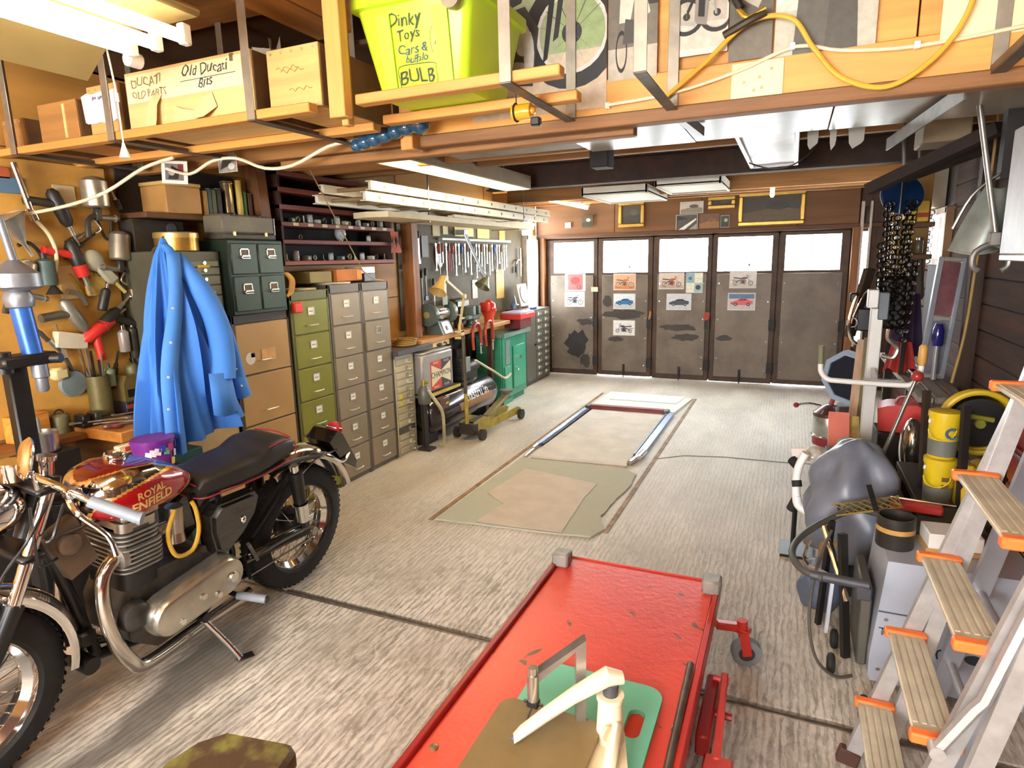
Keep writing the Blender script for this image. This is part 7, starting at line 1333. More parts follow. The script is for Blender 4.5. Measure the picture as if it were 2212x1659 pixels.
t = thing('tin_can', 'black open tin with a yellow band on the grey cabinet', 'tin', (.40, 2.52, ZB)); g = G(); g.lathe([(.06, 0), (.062, .004), (.062, .115), (.056, .115), (.056, .01)], n=26, cap=False); g.cyl((0, 0, 0), (0, 0, .004), .058, n=22); g.done('body', mat('#33302b', .4, .3, .2, 9), t); g = G(); g.lathe([(.063, .06), (.0632, .078)], n=26, cap=False); g.done('band', mat('#b58a45', .5, 0, .2, 12), t)
t = thing('parts_box', 'white and brown cardboard box on the grey cabinet', 'box', (.56, 2.54, ZB), 4); g = G(); g.box(-.07, .1, -.05, .07, 0, .02, .002); g.done('tray', mat('#b48a52', .7, 0, .1), t); g = G(); g.box(-.065, .1, -.052, .07, .02, .075, .003); g.done('carton', paper('#e2dfd8'), t); g = G(); g.cyl((.06, -.0525, .04), (.06, -.0535, .04), .008, n=10); g.done('mark', mat('#a3453c', .5), t)
g = G(); g.box(-.1, .14, -.06, .08, 0, .05, .02); tag(g.done('black_bag', mat('#3a3d33', .75, 0, .2)), 'dark folded cloth behind the white box on the cabinet', 'cloth', loc=(.58, 2.66, ZB))
t = thing('tube_frame_chair', 'folded chair frame of chrome and black tubes beside the grey cabinet', 'chair frame', (.235, 2.66, 0)); g = G(); g.cyl((-.06, -.02, .49), (.03, -.15, .25), .012, n=8); g.cyl((-.1, .02, .29), (.0, -.06, .29), .009, n=8); g.tube([(-.1, .02, .29), (-.12, .06, .31), (-.1, .1, .37)], .008, 6, 2); g.done('chrome_tube', chrome(), t); g = G(); g.beam((.0, -.1, .5), (.04, -.16, .02), .03, .02); g.beam((-.05, .05, .02), (-.03, .02, .5), .02, .02); g.done('black_leg', blk(), t); g = G(); g.beam((-.03, -.1, .08), (-.02, -.1, .32), .03, .012); g.done('white_leg', mat('#b9bfcc', .4), t)
t = thing('paper_sack', 'brown paper sack standing open beside the grey cabinet', 'sack', (.25, 3.0, 0)); g = G(); g.lathe([(.045, 0), (.062, .03), (.066, .2), (.07, .3), (.062, .3), (.05, .1)], n=14, cap=False); g.cyl((0, 0, .0), (0, 0, .03), .06, n=14); g.done('sack', mat('#8a6a3c', .8, 0, .2, 8), t)
g = G(); g.tube([(.40, 2.79, .505), (.3, 2.77, .525), (.2, 2.70, .50), (.1, 2.56, .475), (.06, 2.42, .46), (.09, 2.31, .45), (.16, 2.26, .45)], .013, 10, 5); o = g.done('vacuum_hose', mat('#45433e', .55, 0, .1)); tag(o, 'black hose arching out beside the grey cabinet', 'hose')
g = G(); g.cyl((.12, 2.275, .45), (.3, 2.26, .45), .017, n=12); g.box(.26, .31, 2.24, 2.28, .40, .45, .006); g.done('hand_piece', mat('#3a3b40', .5), o)
g = G(); g.tube([(.2, 2.6, .49), (.15, 2.45, .40), (.13, 2.35, .25), (.16, 2.33, .1), (.23, 2.36, .02), (.29, 2.40, .012)], .006, 8, 5); tag(g.done('cable', mat('#4a463e', .6)), 'thin dark cable hanging to the floor beside the grey cabinet', 'cable')
for k, (x, y) in enumerate(((.24, 2.6), (.22, 2.42), (.31, 2.2))): g = G(); g.torus((x, y, .03+.002*k), .026, .014, 'x', 16, 8); tag(g.done('rubber_castor', rub()), ('black rubber castor on the floor farthest along the cabinet side', 'black rubber castor on the floor midway along the cabinet side', 'black rubber castor on the floor by the ladder foot')[k], 'castor')
# tinted cover thrown over the machine behind
def blob(name, lab, cat, c, rx, ry, rz_, m, seed, n=40, mm=20, amp=.08, peak=0, base=None):
    rr = random.Random(seed); ph = [(rr.uniform(0, 6.28), rr.uniform(0, 6.28), rr.randint(2, 7), rr.randint(1, 5)) for _ in range(5)]; R = []
    for i in range(mm+1):
        th = pi*(.015+.97*i/mm); ring = []
        for j in range(n):
            a = 2*pi*j/n; f = 1+amp*sum(sin(k*a+p)*sin(l*th+q)/(1+.4*ii) for ii, (p, q, k, l) in enumerate(ph)); zz = cos(th)
            rad = sin(th)**(.9 if zz > 0 else .6)*(1-.25*peak*max(0, zz))
            z = c[2]+rz_*zz*(1+.0*f)
            if base is not None: z = max(z, base+.001*(j % 3))
            ring.append((c[0]+rx*rad*f*cos(a), c[1]+ry*rad*f*sin(a), z))
        R.append(ring)
    g = G(); g.rings(R); return tag(g.done(name, m, ang=50), lab, cat)
cov = mat('#666b76', .38, 0, .12, 7, .1)
blob('machine_cover', 'dark grey plastic cover draped over a machine on the right', 'cover', (.32, 3.12, .40), .215, .2, .33, cov, 4, amp=.15, peak=1, base=.2)
g = G(); g.box(.2, .44, 3.03, 3.2, 0, .199, .006); tag(g.done('dark_box', mat('#2b2c30', .6)), 'dark machine base under the grey plastic cover', 'machine')
blob('plastic_bag', 'blue grey plastic bag slumped on the floor below the dark cover', 'bag', (.2, 2.92, .09), .09, .09, .13, mat('#566073', .4, 0, .15, 7, .1), 8, amp=.14, base=.002)
t = thing('wire_rack', 'gold coloured wire lattice rack on top of the folded chair', 'rack', (.33, 2.76, .545), rot=(0, -17, 0)); g = G(); gw = mat('#b3a25a', .3, .7, .1)
for k in range(9):
    x = -.12+.03*k; g.cyl((x, -.05, 0), (min(.12, x+.06), .07, 0), .003, n=5, cap=False); g.cyl((min(.12, x+.06), -.05, .004), (x, .07, .004), .003, n=5, cap=False)
for y in (-.05, .07): g.cyl((-.125, y, 0), (.125, y, 0), .004, n=6)
g.done('lattice', gw, t, kind='stuff'); g = G(); g.beam((-.1, -.05, -.005), (-.1, .07, -.005), .012, .006); g.beam((.03, -.06, .004), (.03, .08, .06), .02, .008); g.done('clip', blk(), t, kind='stuff')
t = thing('red_tool', 'red painted lever tool lying behind the wire rack', 'tool', (.5, 2.82, .53), -10); g = G(); g.box(-.08, .1, -.02, .03, 0, .035, .006); g.done('body', mat('#b3322c', .45, 0, .12), t); g = G(); g.cyl((-.08, .0, .045), (.14, .01, .045), .006, n=8); g.done('rod', chrome(), t)
g = G(); g.box(.53, .79, 2.76, 2.93, .0, .525, .006); tag(g.done('dark_cabinet', mat('#2b2720', .7, 0, .2)), 'low dark cabinet behind the grey lettered cabinet', 'cabinet')
t = thing('trolley', 'white bent tube handle with black grips beside the dark cover', 'trolley', (.085, 3.33, 0)); g = G(); g.tube([(.03, .0, .58), (.0, -.0, .5), (-.005, -.02, .40), (.0, -.03, .36)], .02, 10, 3); g.tube([(.0, -.03, .36), (.01, -.04, .32), (.04, -.05, .30), (.07, -.06, .30)], .022, 10, 3); g.done('tube', mat('#e9e6e2', .35, 0, .04), t)
for p, q in (((-.02, .02, .27), (.0, .0, .33)), ((-.03, .06, .52), (.0, .02, .5)), ((-.005, -.02, .44), (.0, -.03, .41))): g = G(); g.cyl(p, q, .024, n=12); g.done('grip', rub(), t)
g = G(); g.cyl((0, .1, .0), (.0, .05, .5), .012, n=8); g.box(-.06, .1, .02, .2, 0, .015); g.done('stand', blk(), t)
t = thing('plastic_packet', 'clear plastic packet with a white card on the white handle', 'packet', (.13, 3.42, .54), rot=(60, 0, 15)); g = G(); g.box(-.08, .0, -.03, .035, 0, .004); g.done('card', paper('#e9d9d2'), t); g = G(); g.sph((.04, .0, .02), (.06, .05, .025), 12, 6); g.done('film', mat('#b3aa9c', .15, 0, .3, 25), t)
blob('green_cloth', 'crumpled sea green cloth ball above the dark cover', 'cloth', (.32, 3.6, .56), .055, .05, .045, mat('#6f9c86', .8, 0, .12, 12, .15), 21, amp=.12)
t = thing('crate', 'olive crate behind the dark cover carrying the green cloth', 'crate', (.34, 3.62, 0)); g = G(); g.box(-.12, .14, -.1, .12, 0, .515, .006); g.done('body', mat('#4b4a38', .7, 0, .2), t)
g = G(); g.prism([(3.72, .40), (3.95, .66), (3.98, .63), (3.76, .38)], .24, .345, 'x'); o = g.done('red_board', mat('#d97a68', .55, 0, .06)); tag(o, 'salmon red board leaning in front of the hoist mast', 'board')
g = G(); g.prism([(3.78, .38), (4.0, .63), (4.03, .60), (3.82, .36)], .346, .40, 'x'); tag(g.done('wooden_board', wood('#b59a55', 'z')), 'yellowish timber offcut beside the salmon red board', 'board')
t = thing('oak_box', 'brown wooden box under the salmon red board', 'box', (.32, 3.9, 0)); g = G(); g.box(-.12, .07, -.1, .1, 0, .355, .005); g.done('body', wood('#4a3826', 'x'), t)
# drum vacuum cleaner
t = thing('drum_vacuum', 'silver drum vacuum cleaner with dark red base and handle', 'vacuum cleaner', (.35, 5.5, 0)); vr = mat('#8a2630', .35, .1, .1)
g = G(); g.lathe([(.10, .03), (.125, .04), (.13, .11), (.12, .12)], n=26); g.done('base', vr, t); g = G(); g.lathe([(.128, .115), (.13, .12), (.13, .27), (.125, .28)], n=28); g.done('drum', mat('#b9b9b5', .25, .8, .1), t); g = G(); g.lathe([(.132, .275), (.13, .3), (.09, .33), (.05, .36), (.01, .37)], n=24); g.done('lid', mat('#5a3a38', .3, .4, .2), t)
g = G(); g.beam((-.02, -.02, .3), (.03, .0, .52), .05, .02, b=.006); g.done('handle', vr, t); g = G(); g.tube([(-.08, -.05, .36), (-.16, -.08, .38), (-.24, -.1, .37)], .009, 8, 3); g.done('lever', chrome(), t); g = G(); g.sph((-.26, -.1, .365), .022, 12, 8); g.done('knob', vr, t); g = G(); g.cyl((.05, -.03, .33), (.12, -.08, .40), .03, n=12); g.cyl((.12, -.08, .40), (.18, -.1, .38), .022, n=10); g.done('motor_cap', mat('#bdb8b4', .25, .7), t); g = G(); g.torus((0, 0, .115), .134, .006, 'z', 26, 6); g.done('rim', chrome(), t)
for k in range(3): a = 2.1*k; g = G(); g.cyl((.08*cos(a), .08*sin(a)-.01, .018), (.08*cos(a), .08*sin(a)+.01, .018), .018, n=10); g.done('castor', rub(), t)
# engine hoist
t = thing('engine_hoist', 'engine hoist with a pale square mast and chain block on the right', 'engine hoist', (.43, 3.9, 0)); hw_ = mat('#c9c7c1', .4, .2, .06, 8)
g = G(); g.box(-.03, .03, -.03, .03, 0, 1.26, .004); g.done('mast', hw_, t); g = G(); g.box(-.05, .0, -.04, .035, 1.262, 1.36, .004); g.done('mast_head', hw_, t); g = G(); g.box(.001, .05, -.045, .03, 1.2, 1.345, .005); g.done('grey_pad', mat('#5d666c', .5), t); g = G(); g.box(-.05, .05, -.05, .05, 0, .04, .005); g.done('foot', mat('#5b554b', .5), t)
t2 = thing('bar_handle', 'white tube handlebar with a wooden grip fixed across the hoist mast', 'handlebar', (.37, 3.42, 0)); g = G(); g.tube([(-.215, 0, 1.02), (-.21, 0, .98), (-.18, 0, .945), (-.12, 0, .938), (.12, 0, .932), (.18, 0, .94), (.205, 0, .975), (.21, 0, 1.03)], .013, 10, 4); g.done('tube', mat('#d9d8d2', .35, 0, .05), t2)
g = G(); g.cyl((-.215, 0, 1.02), (-.218, 0, 1.11), .014, n=10); g.done('grip', mat('#6b6a52', .6), t2); g = G(); g.lathe([(.013, 1.03), (.02, 1.05), (.018, 1.12), (.01, 1.13)], (.21, 0, 0), n=12); g.done('wooden_grip', mat('#c99a4e', .5, 0, .12), t2); g = G(); g.box(-.02, .14, .015, .06, .925, .95); g.beam((.03, .06, .93), (.06, .44, .93), .02, .02); g.done('clamp', steel(), t2)
t3 = thing('lever_rod', 'long slanting steel rod with a red ball knob in front of the mast', 'rod', (.45, 3.38, .58)); g = G(); g.cyl((.0, 0, 0), (.105, .0, .385), .011, .009, 10); g.done('rod', mat('#8f8c86', .3, .8), t3); g = G(); g.sph((.11, 0, .405), .026, 14, 10); g.done('knob', mat('#9a3030', .25, 0, .06), t3); g = G(); g.cyl((.0, 0, 0), (-.12, 0, -.5775), .014, n=8); g.done('lower_rod', mat('#6b665f', .4, .6), t3)
t = thing('chain_block', 'black chain block with heavy hanging chains in front of the blue disc', 'chain hoist', (.535, 4.2, 0)); cb_ = mat('#191613', .4, .5, .3); cl = mat('#2a241d', .32, .8, .25)
g = G(); g.cyl((0, .03, 1.4), (0, .03, 2.435), .005, n=6); g.cyl((-.03, -.06, 1.24), (-.03, .06, 1.24), .07, n=18); g.cyl((.04, -.04, 1.33), (.04, .04, 1.33), .06, n=18); g.box(-.08, .07, -.05, .05, 1.12, 1.42, .02); g.done('block', cb_, t)
g = G(); g.tube([(.0, 0, 1.12), (.0, 0, 1.06), (.05, 0, 1.01), (.03, 0, .95), (-.03, 0, .96)], .014, 8, 4); g.done('hook', mat('#b9b0a6', .25, .8), t)
def chain(g, p, q, n, r=.016, w=.0045):
    p, q = Vector(p), Vector(q)
    for k in range(n): c = p.lerp(q, (k+.5)/n); g.torus(tuple(c), r, w, 'x' if k % 2 else 'y', 10, 5)
for k, (x, y, z0, z1) in enumerate(((-.07, 0, 1.83, 1.42), (-.045, .02, 1.83, 1.38), (.035, 0, 1.83, 1.40), (.06, -.02, 1.83, 1.36), (-.09, -.07, 1.6, 1.1), (-.06, -.08, 1.5, 1.15), (.0, -.08, 1.45, 1.12), (.05, -.08, 1.55, 1.1), (.09, -.07, 1.5, 1.05), (.02, -.075, 1.78, 1.3), (-.02, -.07, 1.75, 1.25))):
    g = G(); chain(g, (x, y, z0), (x*.7, y, z1), int((z0-z1)/.026)); g.done('chain', cl, t, kind='stuff')
t = thing('blue_disc', 'dark blue round lid hanging at the top of the chains', 'lid', (.552, 4.34, 1.877), rot=(75, 0, 10)); g = G(); g.lathe([(.105, -.012), (.112, 0), (.105, .014), (.05, .02), (.01, .021)], n=30); g.done('disc', mat('#0e2a4d', .28, .1, .1), t); g = G(); g.torus((0, 0, -.006), .109, .006, 'z', 30, 6); g.done('rim', mat('#9db3c9', .3, .5), t); g = G(); g.cyl((0, .1, 0), (0, .585, 0), .003, n=6); g.done('hanging_loop', steel(), t)
t = thing('chrome_bars', 'bunch of bent chrome handlebars hanging by the door post', 'handlebars', (.42, 4.62, 1.0)); g = G(); g.tube([(-.03, 0, .28), (-.06, 0, .12), (-.04, 0, .0), (.02, 0, -.03), (.08, 0, .02)], .012, 8, 5); g.tube([(-.05, 0, .1), (.0, .02, .26), (.04, .02, .32)], .008, 8, 3); g.torus((-.045, 0, .11), .03, .005, 'y', 16, 6); g.torus((.12, 0, .12), .035, .005, 'y', 16, 6); g.done('bars', chrome(), t, kind='stuff'); g = G(); g.box(-.02, .08, .03, .08, .05, .2, .01); g.box(-.07, -.02, .01, .05, .24, .3, .01); g.done('clamp_block', blk(), t)
g = G(); g.beam((.38, 4.8, 1.0), (.46, 4.74, 1.45), .09, .03); tag(g.done('dark_board', mat('#3a2a1c', .7, 0, .2)), 'dark slanting board behind the chrome handlebars', 'board')
t = thing('wheel_disc', 'dark blue dished wheel cover with a pale faceted rim by the door', 'wheel cover', (.43, 5.0, .68), rot=(90, 0, -35)); g = G(); P = [(.2*cos(2*pi*k/8+.2), .2*sin(2*pi*k/8+.2)) for k in range(8)]; g.rings([[(x, y, 0) for x, y in P], [(x, y, .05) for x, y in P], [(x*.82, y*.82, .05) for x, y in P], [(x*.8, y*.8, .035) for x, y in P]]); g.done('rim', mat('#9fb2cc', .35, .2, .06), t); g = G(); g.cyl((0, 0, .036), (0, 0, .04), .16, n=24); g.cyl((0, 0, .04), (0, 0, .05), .02, n=12); g.done('centre', mat('#1c2233', .35, .2, .15), t)
g = G(); g.box(.36, .5, 4.9, 5.1, 0, .475, .005); tag(g.done('stand_box', mat('#33291f', .7, 0, .2)), 'dark box supporting the blue wheel cover', 'box')
g = G(); g.beam((.40, 4.5, .0), (.44, 4.62, 1.0), .05, .03); tag(g.done('plank', wood('#a98a70', 'z')), 'pinkish bare plank standing beside the wheel cover', 'plank')
g = G(); g.beam((.46, 4.45, .0), (.47, 4.56, 1.02), .05, .04); tag(g.done('plank', wood('#6c6038', 'z')), 'olive brown plank standing behind the hoist mast', 'plank')
# red box, tank, ledge
t = thing('red_toolbox', 'bright red plastic tool box with a sloping lid under the ledge', 'tool box', (.645, 4.15, .54), -6); g = G(); g.prism([(-.13, 0), (.11, 0), (.13, .12), (.05, .165), (-.09, .15), (-.14, .13)], -.1, .1, 'y'); g.done('body', mat('#cc3327', .4, 0, .1), t); g = G(); g.tube([(-.05, 0, .15), (-.03, 0, .19), (.02, 0, .19), (.04, 0, .16)], .008, 6, 3); g.done('handle', mat('#a32a22', .4), t)
g = G(); g.box(.5, .85, 4.0, 4.27, 0, .538, .006); tag(g.done('dark_cabinet', mat('#2a221b', .7, 0, .2)), 'dark cabinet under the red tool box', 'cabinet')
t = thing('chrome_tank', 'shiny chrome tank standing between the mast and the yellow buckets', 'tank', (.64, 3.84, .40)); g = G(); g.sph((0, 0, .12), (.06, .09, .16), 20, 12); g.done('shell', mat('#c5bfb7', .12, .95, .1), t); g = G(); g.cyl((0, 0, -.4), (0, 0, .0), .05, n=12); g.done('stand', blk(), t)
t = thing('work_ledge', 'grey weathered wooden ledge below the leaning window panel', 'ledge', (.70, 4.2, .70))
for k in range(3): x = .0+.085*k; g = G(); g.box(x, x+.08, -.05, 1.75, 0, .035+.004*(k % 2), .004); g.done('plank', wood('#8f8374', 'y'), t)
for y in (.1, 1.5): g = G(); g.box(.02, .08, y, y+.06, -.70, 0); g.box(.18, .24, y, y+.06, -.7, 0); g.done('leg', wood('#4c4034', 'z'), t)
t = thing('leaning_panel', 'pale framed glass panel with a painted red reflection, leaning on the ledge', 'panel', (.80, 4.8, .7405), rot=(-2, 5, 12))
for a in ((-.01, .02, 0, .78), (.125, .15, 0, .78)): g = G(); g.box(a[0], a[1], -.012, .012, a[2], a[3], .003); g.done('frame_bar', mat('#b9bdc4', .35, .3, .06), t)
for z in (0, .38, .755): g = G(); g.box(.021, .124, -.011, .011, z, z+.025, .003); g.done('frame_bar', mat('#b5b0a4', .4, .2), t)
for z0, z1, c in ((.41, .75, '#8f5f62'), (.03, .375, '#8b8a94')): g = G(); g.box(.022, .123, -.004, .004, z0, z1); g.done('pane', mat(c, .12, .1, .3, 6), t)  # red reflection painted into the upper pane colour
t = thing('blue_bottle', 'deep blue bottle in front of the leaning glass panel', 'bottle', (.87, 4.72, .7415)); g = G(); g.cyl((0, 0, 0), (0, 0, .22), .015, n=10); g.done('stem', mat('#b5b8ba', .3, .4), t); g = G(); g.lathe([(.03, .22), (.034, .23), (.034, .32), (.02, .36)], n=14); g.done('bottle', mat('#22206e', .15, 0, .1, coat=1), t)
g = G(); g.box(.70, .725, 4.88, 4.91, .742, 1.5, .003); tag(g.done('dark_upright', mat('#241a14', .7)), 'narrow dark upright left of the leaning glass panel', 'post')
# cloths hanging behind the mast
def hang(name, lab, x, y, z1, w, h, m, seed, cat='cloth'):
    rr = random.Random(seed); R = []; g = G()
    for s, dy in ((1, 0), (-1, .03)):
        A = []
    n = 24
    for i in range(9):
        k = i/8; ring = []
        for j in range(n):
            a = 2*pi*j/n; ring.append((x+w*(.55+.45*k)*cos(a)*(1+.08*sin(5*a+seed)), y+.04*sin(a)*(1+.5*sin(7*a+seed)), z1-h*k+.02*sin(4*a+seed)*k))
        R.append(ring)
    g.rings(R); return tag(g.done(name, m, ang=60), lab, cat)
hang('dark_coat', 'dark purple jacket hanging behind the hoist mast', .74, 5.05, 1.27, .11, .42, mat('#33213f', .8, 0, .15, 7, .1), 3, 'jacket'); hang('red_cloth', 'dull red cloth hanging under the purple jacket', .72, 4.98, .95, .1, .2, mat('#b8382a', .7, 0, .15, 7, .1), 5); hang('grey_coat', 'grey canvas hanging above the purple jacket', .78, 5.2, 1.499, .07, .26, mat('#6a645c', .8, 0, .15), 7, 'canvas')
for k, (x, z, h_, c, lab) in enumerate(((.715, 1.75, .12, '#c9a51f', 'yellow tin on the high right hand shelf, left one'), (.79, 1.75, .14, '#d8b02a', 'yellow and red tin on the high right hand shelf, right one'))):
    t = thing('oil_tin', lab, 'tin', (x, 5.2, z)); g = G(); g.box(-.034, .034, -.05, .05, 0, h_, .004); g.done('body', mat(c, .4, .1, .15), t)
    if k: g = G(); g.box(-.033, .033, -.0515, -.05, .03, .06); g.done('red_band', mat('#a8382a', .4), t)
for k, (x, z, w_, h_, c, lab) in enumerate(((.66, 1.66, .05, .09, '#b8922e', 'small amber jar on the second right hand shelf'), (.73, 1.66, .04, .07, '#8a7a4a', 'small olive jar on the second right hand shelf'), (.79, 1.66, .05, .08, '#6a5f4e', 'small grey jar on the second right hand shelf'))): t = thing('jar', lab, 'jar', (x, 5.2, z-.12)); g = G(); g.lathe([(w_*.45, 0), (w_*.5, .004), (w_*.5, h_), (w_*.35, h_+.01)], n=14); g.done('body', mat(c, .3, 0, .15), t); g = G(); g.cyl((0, 0, h_+.01), (0, 0, h_+.025), w_*.4, n=12); g.done('lid', steel(), t)
t = thing('wall_shelves', 'narrow brown shelves with yellow tins beside the side window', 'shelves', (.62, 5.12, 0))
for z in (1.5, 1.715): g = G(); g.box(0, .24, 0, .2, z, z+.033, .003); g.done('shelf', wood('#6a4a28', 'x'), t)
g = G(); g.box(0, .24, .2, .215, 1.3, 2.1); g.done('back', mat('#8a6a34', .7, 0, .2), t)
for x, z, c in ((.02, 1.56, '#c9b98a'), (.1, 1.38, '#b8a25a'), (.17, 1.34, '#8f8a5a')): g = G(); g.box(x, x+.05, .194, .2, z, z+.1); g.done('pinned_card', paper(c), t)
g = G(); g.box(.905, 1.045, 5.9, 6.15, 1.88, 2.2, .004); tag(g.done('blind_box', mat('#c9c4b4', .5, 0, .08)), 'cream roller blind box above the narrow side window', 'blind')
g = G(); chain(g, (.97, 5.95, 1.86), (.97, 5.95, 1.46), 13, .019, .005); tag(g.done('window_chain', mat('#4a4a50', .4, .7)), 'chain hanging across the bright side window', 'chain')
# yellow buckets, coil and pump
yw = mat('#d8bb1e', .4, 0, .06, 6)
t = thing('low_bench', 'dark timber bench carrying the yellow buckets and the hose reel', 'bench', (.56, 2.95, 0)); g = G(); g.box(0, .41, 0, .75, .44, .475, .004); g.done('top', wood('#3a2c1e', 'y'), t)
for y in (.02, .68): g = G(); g.box(.02, .08, y, y+.06, 0, .44); g.box(.37, .43, y, y+.06, 0, .44); g.done('leg', wood('#3a2c1e', 'z'), t)
for k, (z, lab) in enumerate(((.4755, 'lower yellow plastic bucket with windows cut in its label'), (.683, 'upper yellow plastic bucket with a blue ring on its label'))):
    t = thing('bucket', lab, 'bucket', (.635, 3.12, z), group='stacked yellow buckets', sc=.9); g = G(); g.lathe([(.055, 0), (.058, .004), (.066, .2), (.07, .2), (.07, .225), (.05, .229)], n=22); g.done('body', yw, t); g = G(); g.lathe([(.0585, .012), (.0625, .09)], n=22, cap=False); g.done('grey_label', mat('#6d7066', .5, 0, .12), t)
    g = G(); g.torus((-.02, -.068, .15), .055, .003, 'y', 20, 6, 180, 360); g.done('bail_handle', mat('#e3cc3a', .4), t); g = G(); g.cyl((-.068, -.03, .18), (-.06, -.035, .18), .012, n=10); g.done('pivot', mat('#e8dfb0', .4), t)
    if k: g = G(); g.torus((.02, -.068, .13), .022, .006, 'y', 20, 6, 60, 330); g.done('blue_ring', mat('#3a6098', .5), t)
    else:
        for zz in (.09, .125): g = G(); g.box(.0, .03, -.0685, -.0655, zz, zz+.02); g.done('window', mat('#6a4a1e', .5), t)
t = thing('hose_reel', 'black reel wound with a yellow hose beside the yellow buckets', 'hose reel', (.80, 3.34, .80), rot=(90, 0, 0)); g = G(); g.lathe([(.03, -.04), (.11, -.035), (.118, 0), (.11, .035), (.03, .04)], n=26); g.done('reel', blk(), t)
for k in range(3): g = G(); g.torus((0, 0, -.03+.03*k), .13+.004*k, .014, 'z', 34, 8); g.done('hose_turn', mat('#c9ab22', .45, 0, .1), t)
g = G(); g.cyl((0, 0, .04), (0, 0, .06), .02, n=12); g.cyl((-.05, .03, .042), (.05, .02, .046), .012, n=8); g.done('crank', mat('#8f8c2a', .5), t)
t = thing('yellow_pump', 'yellow pressure washer body under the hose reel', 'pump', (.75, 3.08, .4765)); g = G(); g.box(-.06, .07, -.08, .1, .0, .12, .02); g.box(-.045, .0, -.06, .06, .12, .2, .015); g.cyl((.03, -.06, .16), (.03, .08, .16), .04, n=16); g.done('body', mat('#cfae2c', .45, 0, .12), t); g = G(); g.box(-.0, .05, -.085, -.08, .02, .08, .003); g.done('grille', mat('#5a5a50', .5), t)
g = G(); g.tube([(.70, 3.4, .96), (.72, 3.36, 1.2), (.74, 3.4, 1.5), (.76, 3.42, 1.9), (.76, 3.44, 2.3)], .006, 6, 5); tag(g.done('hanging_rope', mat('#8f7338', .7)), 'thin ochre rope hanging down to the hose reel', 'rope')
for k, (x0, x1, y, m, lab) in enumerate(((.575, .615, 3.3, '#2c1f16', 'dark timber strut left of the yellow buckets'), (.665, .71, 3.02, '#1e1814', 'black strap standing in front of the yellow buckets'))): g = G(); g.beam(((x0+x1)/2+.015, y, .4765 if k == 0 else .476), ((x0+x1)/2, y+.03, .93), .03, .02); tag(g.done('strut', mat(m, .7, 0, .2)), lab, 'strut')
t = thing('red_cabinet', 'dark red steel tool cabinet at the right edge behind the stepladder', 'cabinet', (.825, 2.2, 0)); g = G(); g.box(0, .22, 0, .73, .0, 1.0, .006); g.done('carcass', mat('#7a1f22', .4, .2, .1), t)
for k in range(6): g = G(); g.box(-.012, 0, .02, .71, .06+.155*k, .2+.155*k, .004); d = g.done('drawer', mat('#8f2629', .38, .2, .1), t); g = G(); g.box(-.02, -.0125, .06, .67, .17+.155*k, .185+.155*k, .002); g.done('pull', steel(), d)
# upper right: cowling, arm, wall box, dark rails
t = thing('engine_cowl', 'dented grey metal mudguard cowl hung high on the right wall', 'cowl', (.62, 3.02, 1.56)); R = []
for i in range(13):
    k = i/12; R.append([(lerp(-.06, .10, (j/10))+.05*sin(k*1.4), -.09*sin(pi*j/10), .24*k-.02*sin(pi*j/10)) for j in range(11)]+[(lerp(.098, -.058, (j/10))+.05*sin(k*1.4), -.084*sin(pi*(1-j/10))+.004, .24*k-.02*sin(pi*j/10)) for j in range(11)])
for i, r in enumerate(R):
    k = i/12; s_ = 1-.55*k**2.5; R[i] = [((x-.08)*s_+.08, y*s_, z) for x, y, z in r]
g = G(); g.rings(R); g.done('shell', mat('#8d938c', .45, .35, .3, 6), t); g = G(); g.tube([(-.06, 0, .0), (-.0, -.085, -.018), (.08, -.05, -.01), (.1, 0, 0)], .005, 6, 4); g.done('rolled_edge', mat('#a9aca6', .4, .5), t); g = G(); g.tube([(-.05, .02, .08), (.0, .02, .2), (.07, .02, .27), (.12, .02, .3)], .006, 6, 4); g.done('hanging_wire', steel(), t); g = G(); g.box(.08, .13, .0, .06, .26, .9); g.done('hanger', mat('#1f1813', .7), t)
t = thing('hook_arm', 'long grey steel rod with a forked claw at its end hanging on the right', 'puller', (.61, 2.9, 1.53)); g = G(); g.cyl((-.03, 0, .56), (.07, 0, .08), .010, .010, 10); g.done('rod', mat('#9d9a93', .3, .7, .1), t); g = G(); g.box(.05, .085, -.02, .02, .04, .09, .004); g.done('boss', mat('#8f8d88', .4, .6), t)
for s in (-1, 1): g = G(); g.tube([(.065, 0, .05), (.065+.05*s, 0, .02), (.065+.055*s, 0, -.03), (.065+.035*s, 0, -.05)], .011, 8, 3); g.done('claw', mat('#77746e', .4, .6, .15), t)
t = thing('wall_cupboard', 'pale grey open wall cupboard at the right edge above the stepladder', 'cupboard', (.64, 2.36, 1.52)); g = G(); g.box(0, .4, 0, .3, 0, .02, .003); g.done('bottom', mat('#c9c6bf', .4), t); g = G(); g.box(0, .012, .0, .3, .021, .42, .003); g.done('side', mat('#9d9c99', .5), t); g = G(); g.box(.013, .4, .288, .3, .021, .42); g.done('back', mat('#a9a7a2', .5), t); g = G(); g.box(.013, .4, 0, .287, .2, .215, .003); g.done('shelf', mat('#d2c7a8', .5), t)
t = thing('bottle', 'dull yellow bottle on the pale wall cupboard shelf', 'bottle', (.75, 2.45, 1.541)); g = G(); g.lathe([(.03, 0), (.032, .1), (.012, .14), (.012, .165)], n=14); g.done('body', mat('#a8966a', .4, 0, .1), t); g = G(); g.cyl((0, 0, .165), (0, 0, .18), .014, n=10); g.done('cap', blk(), t)
t = thing('roof_rack', 'dark wooden ladder rack hung from the roof at the right', 'rack', (0, 0, 0)); dr_ = mat('#241811', .7, 0, .2)
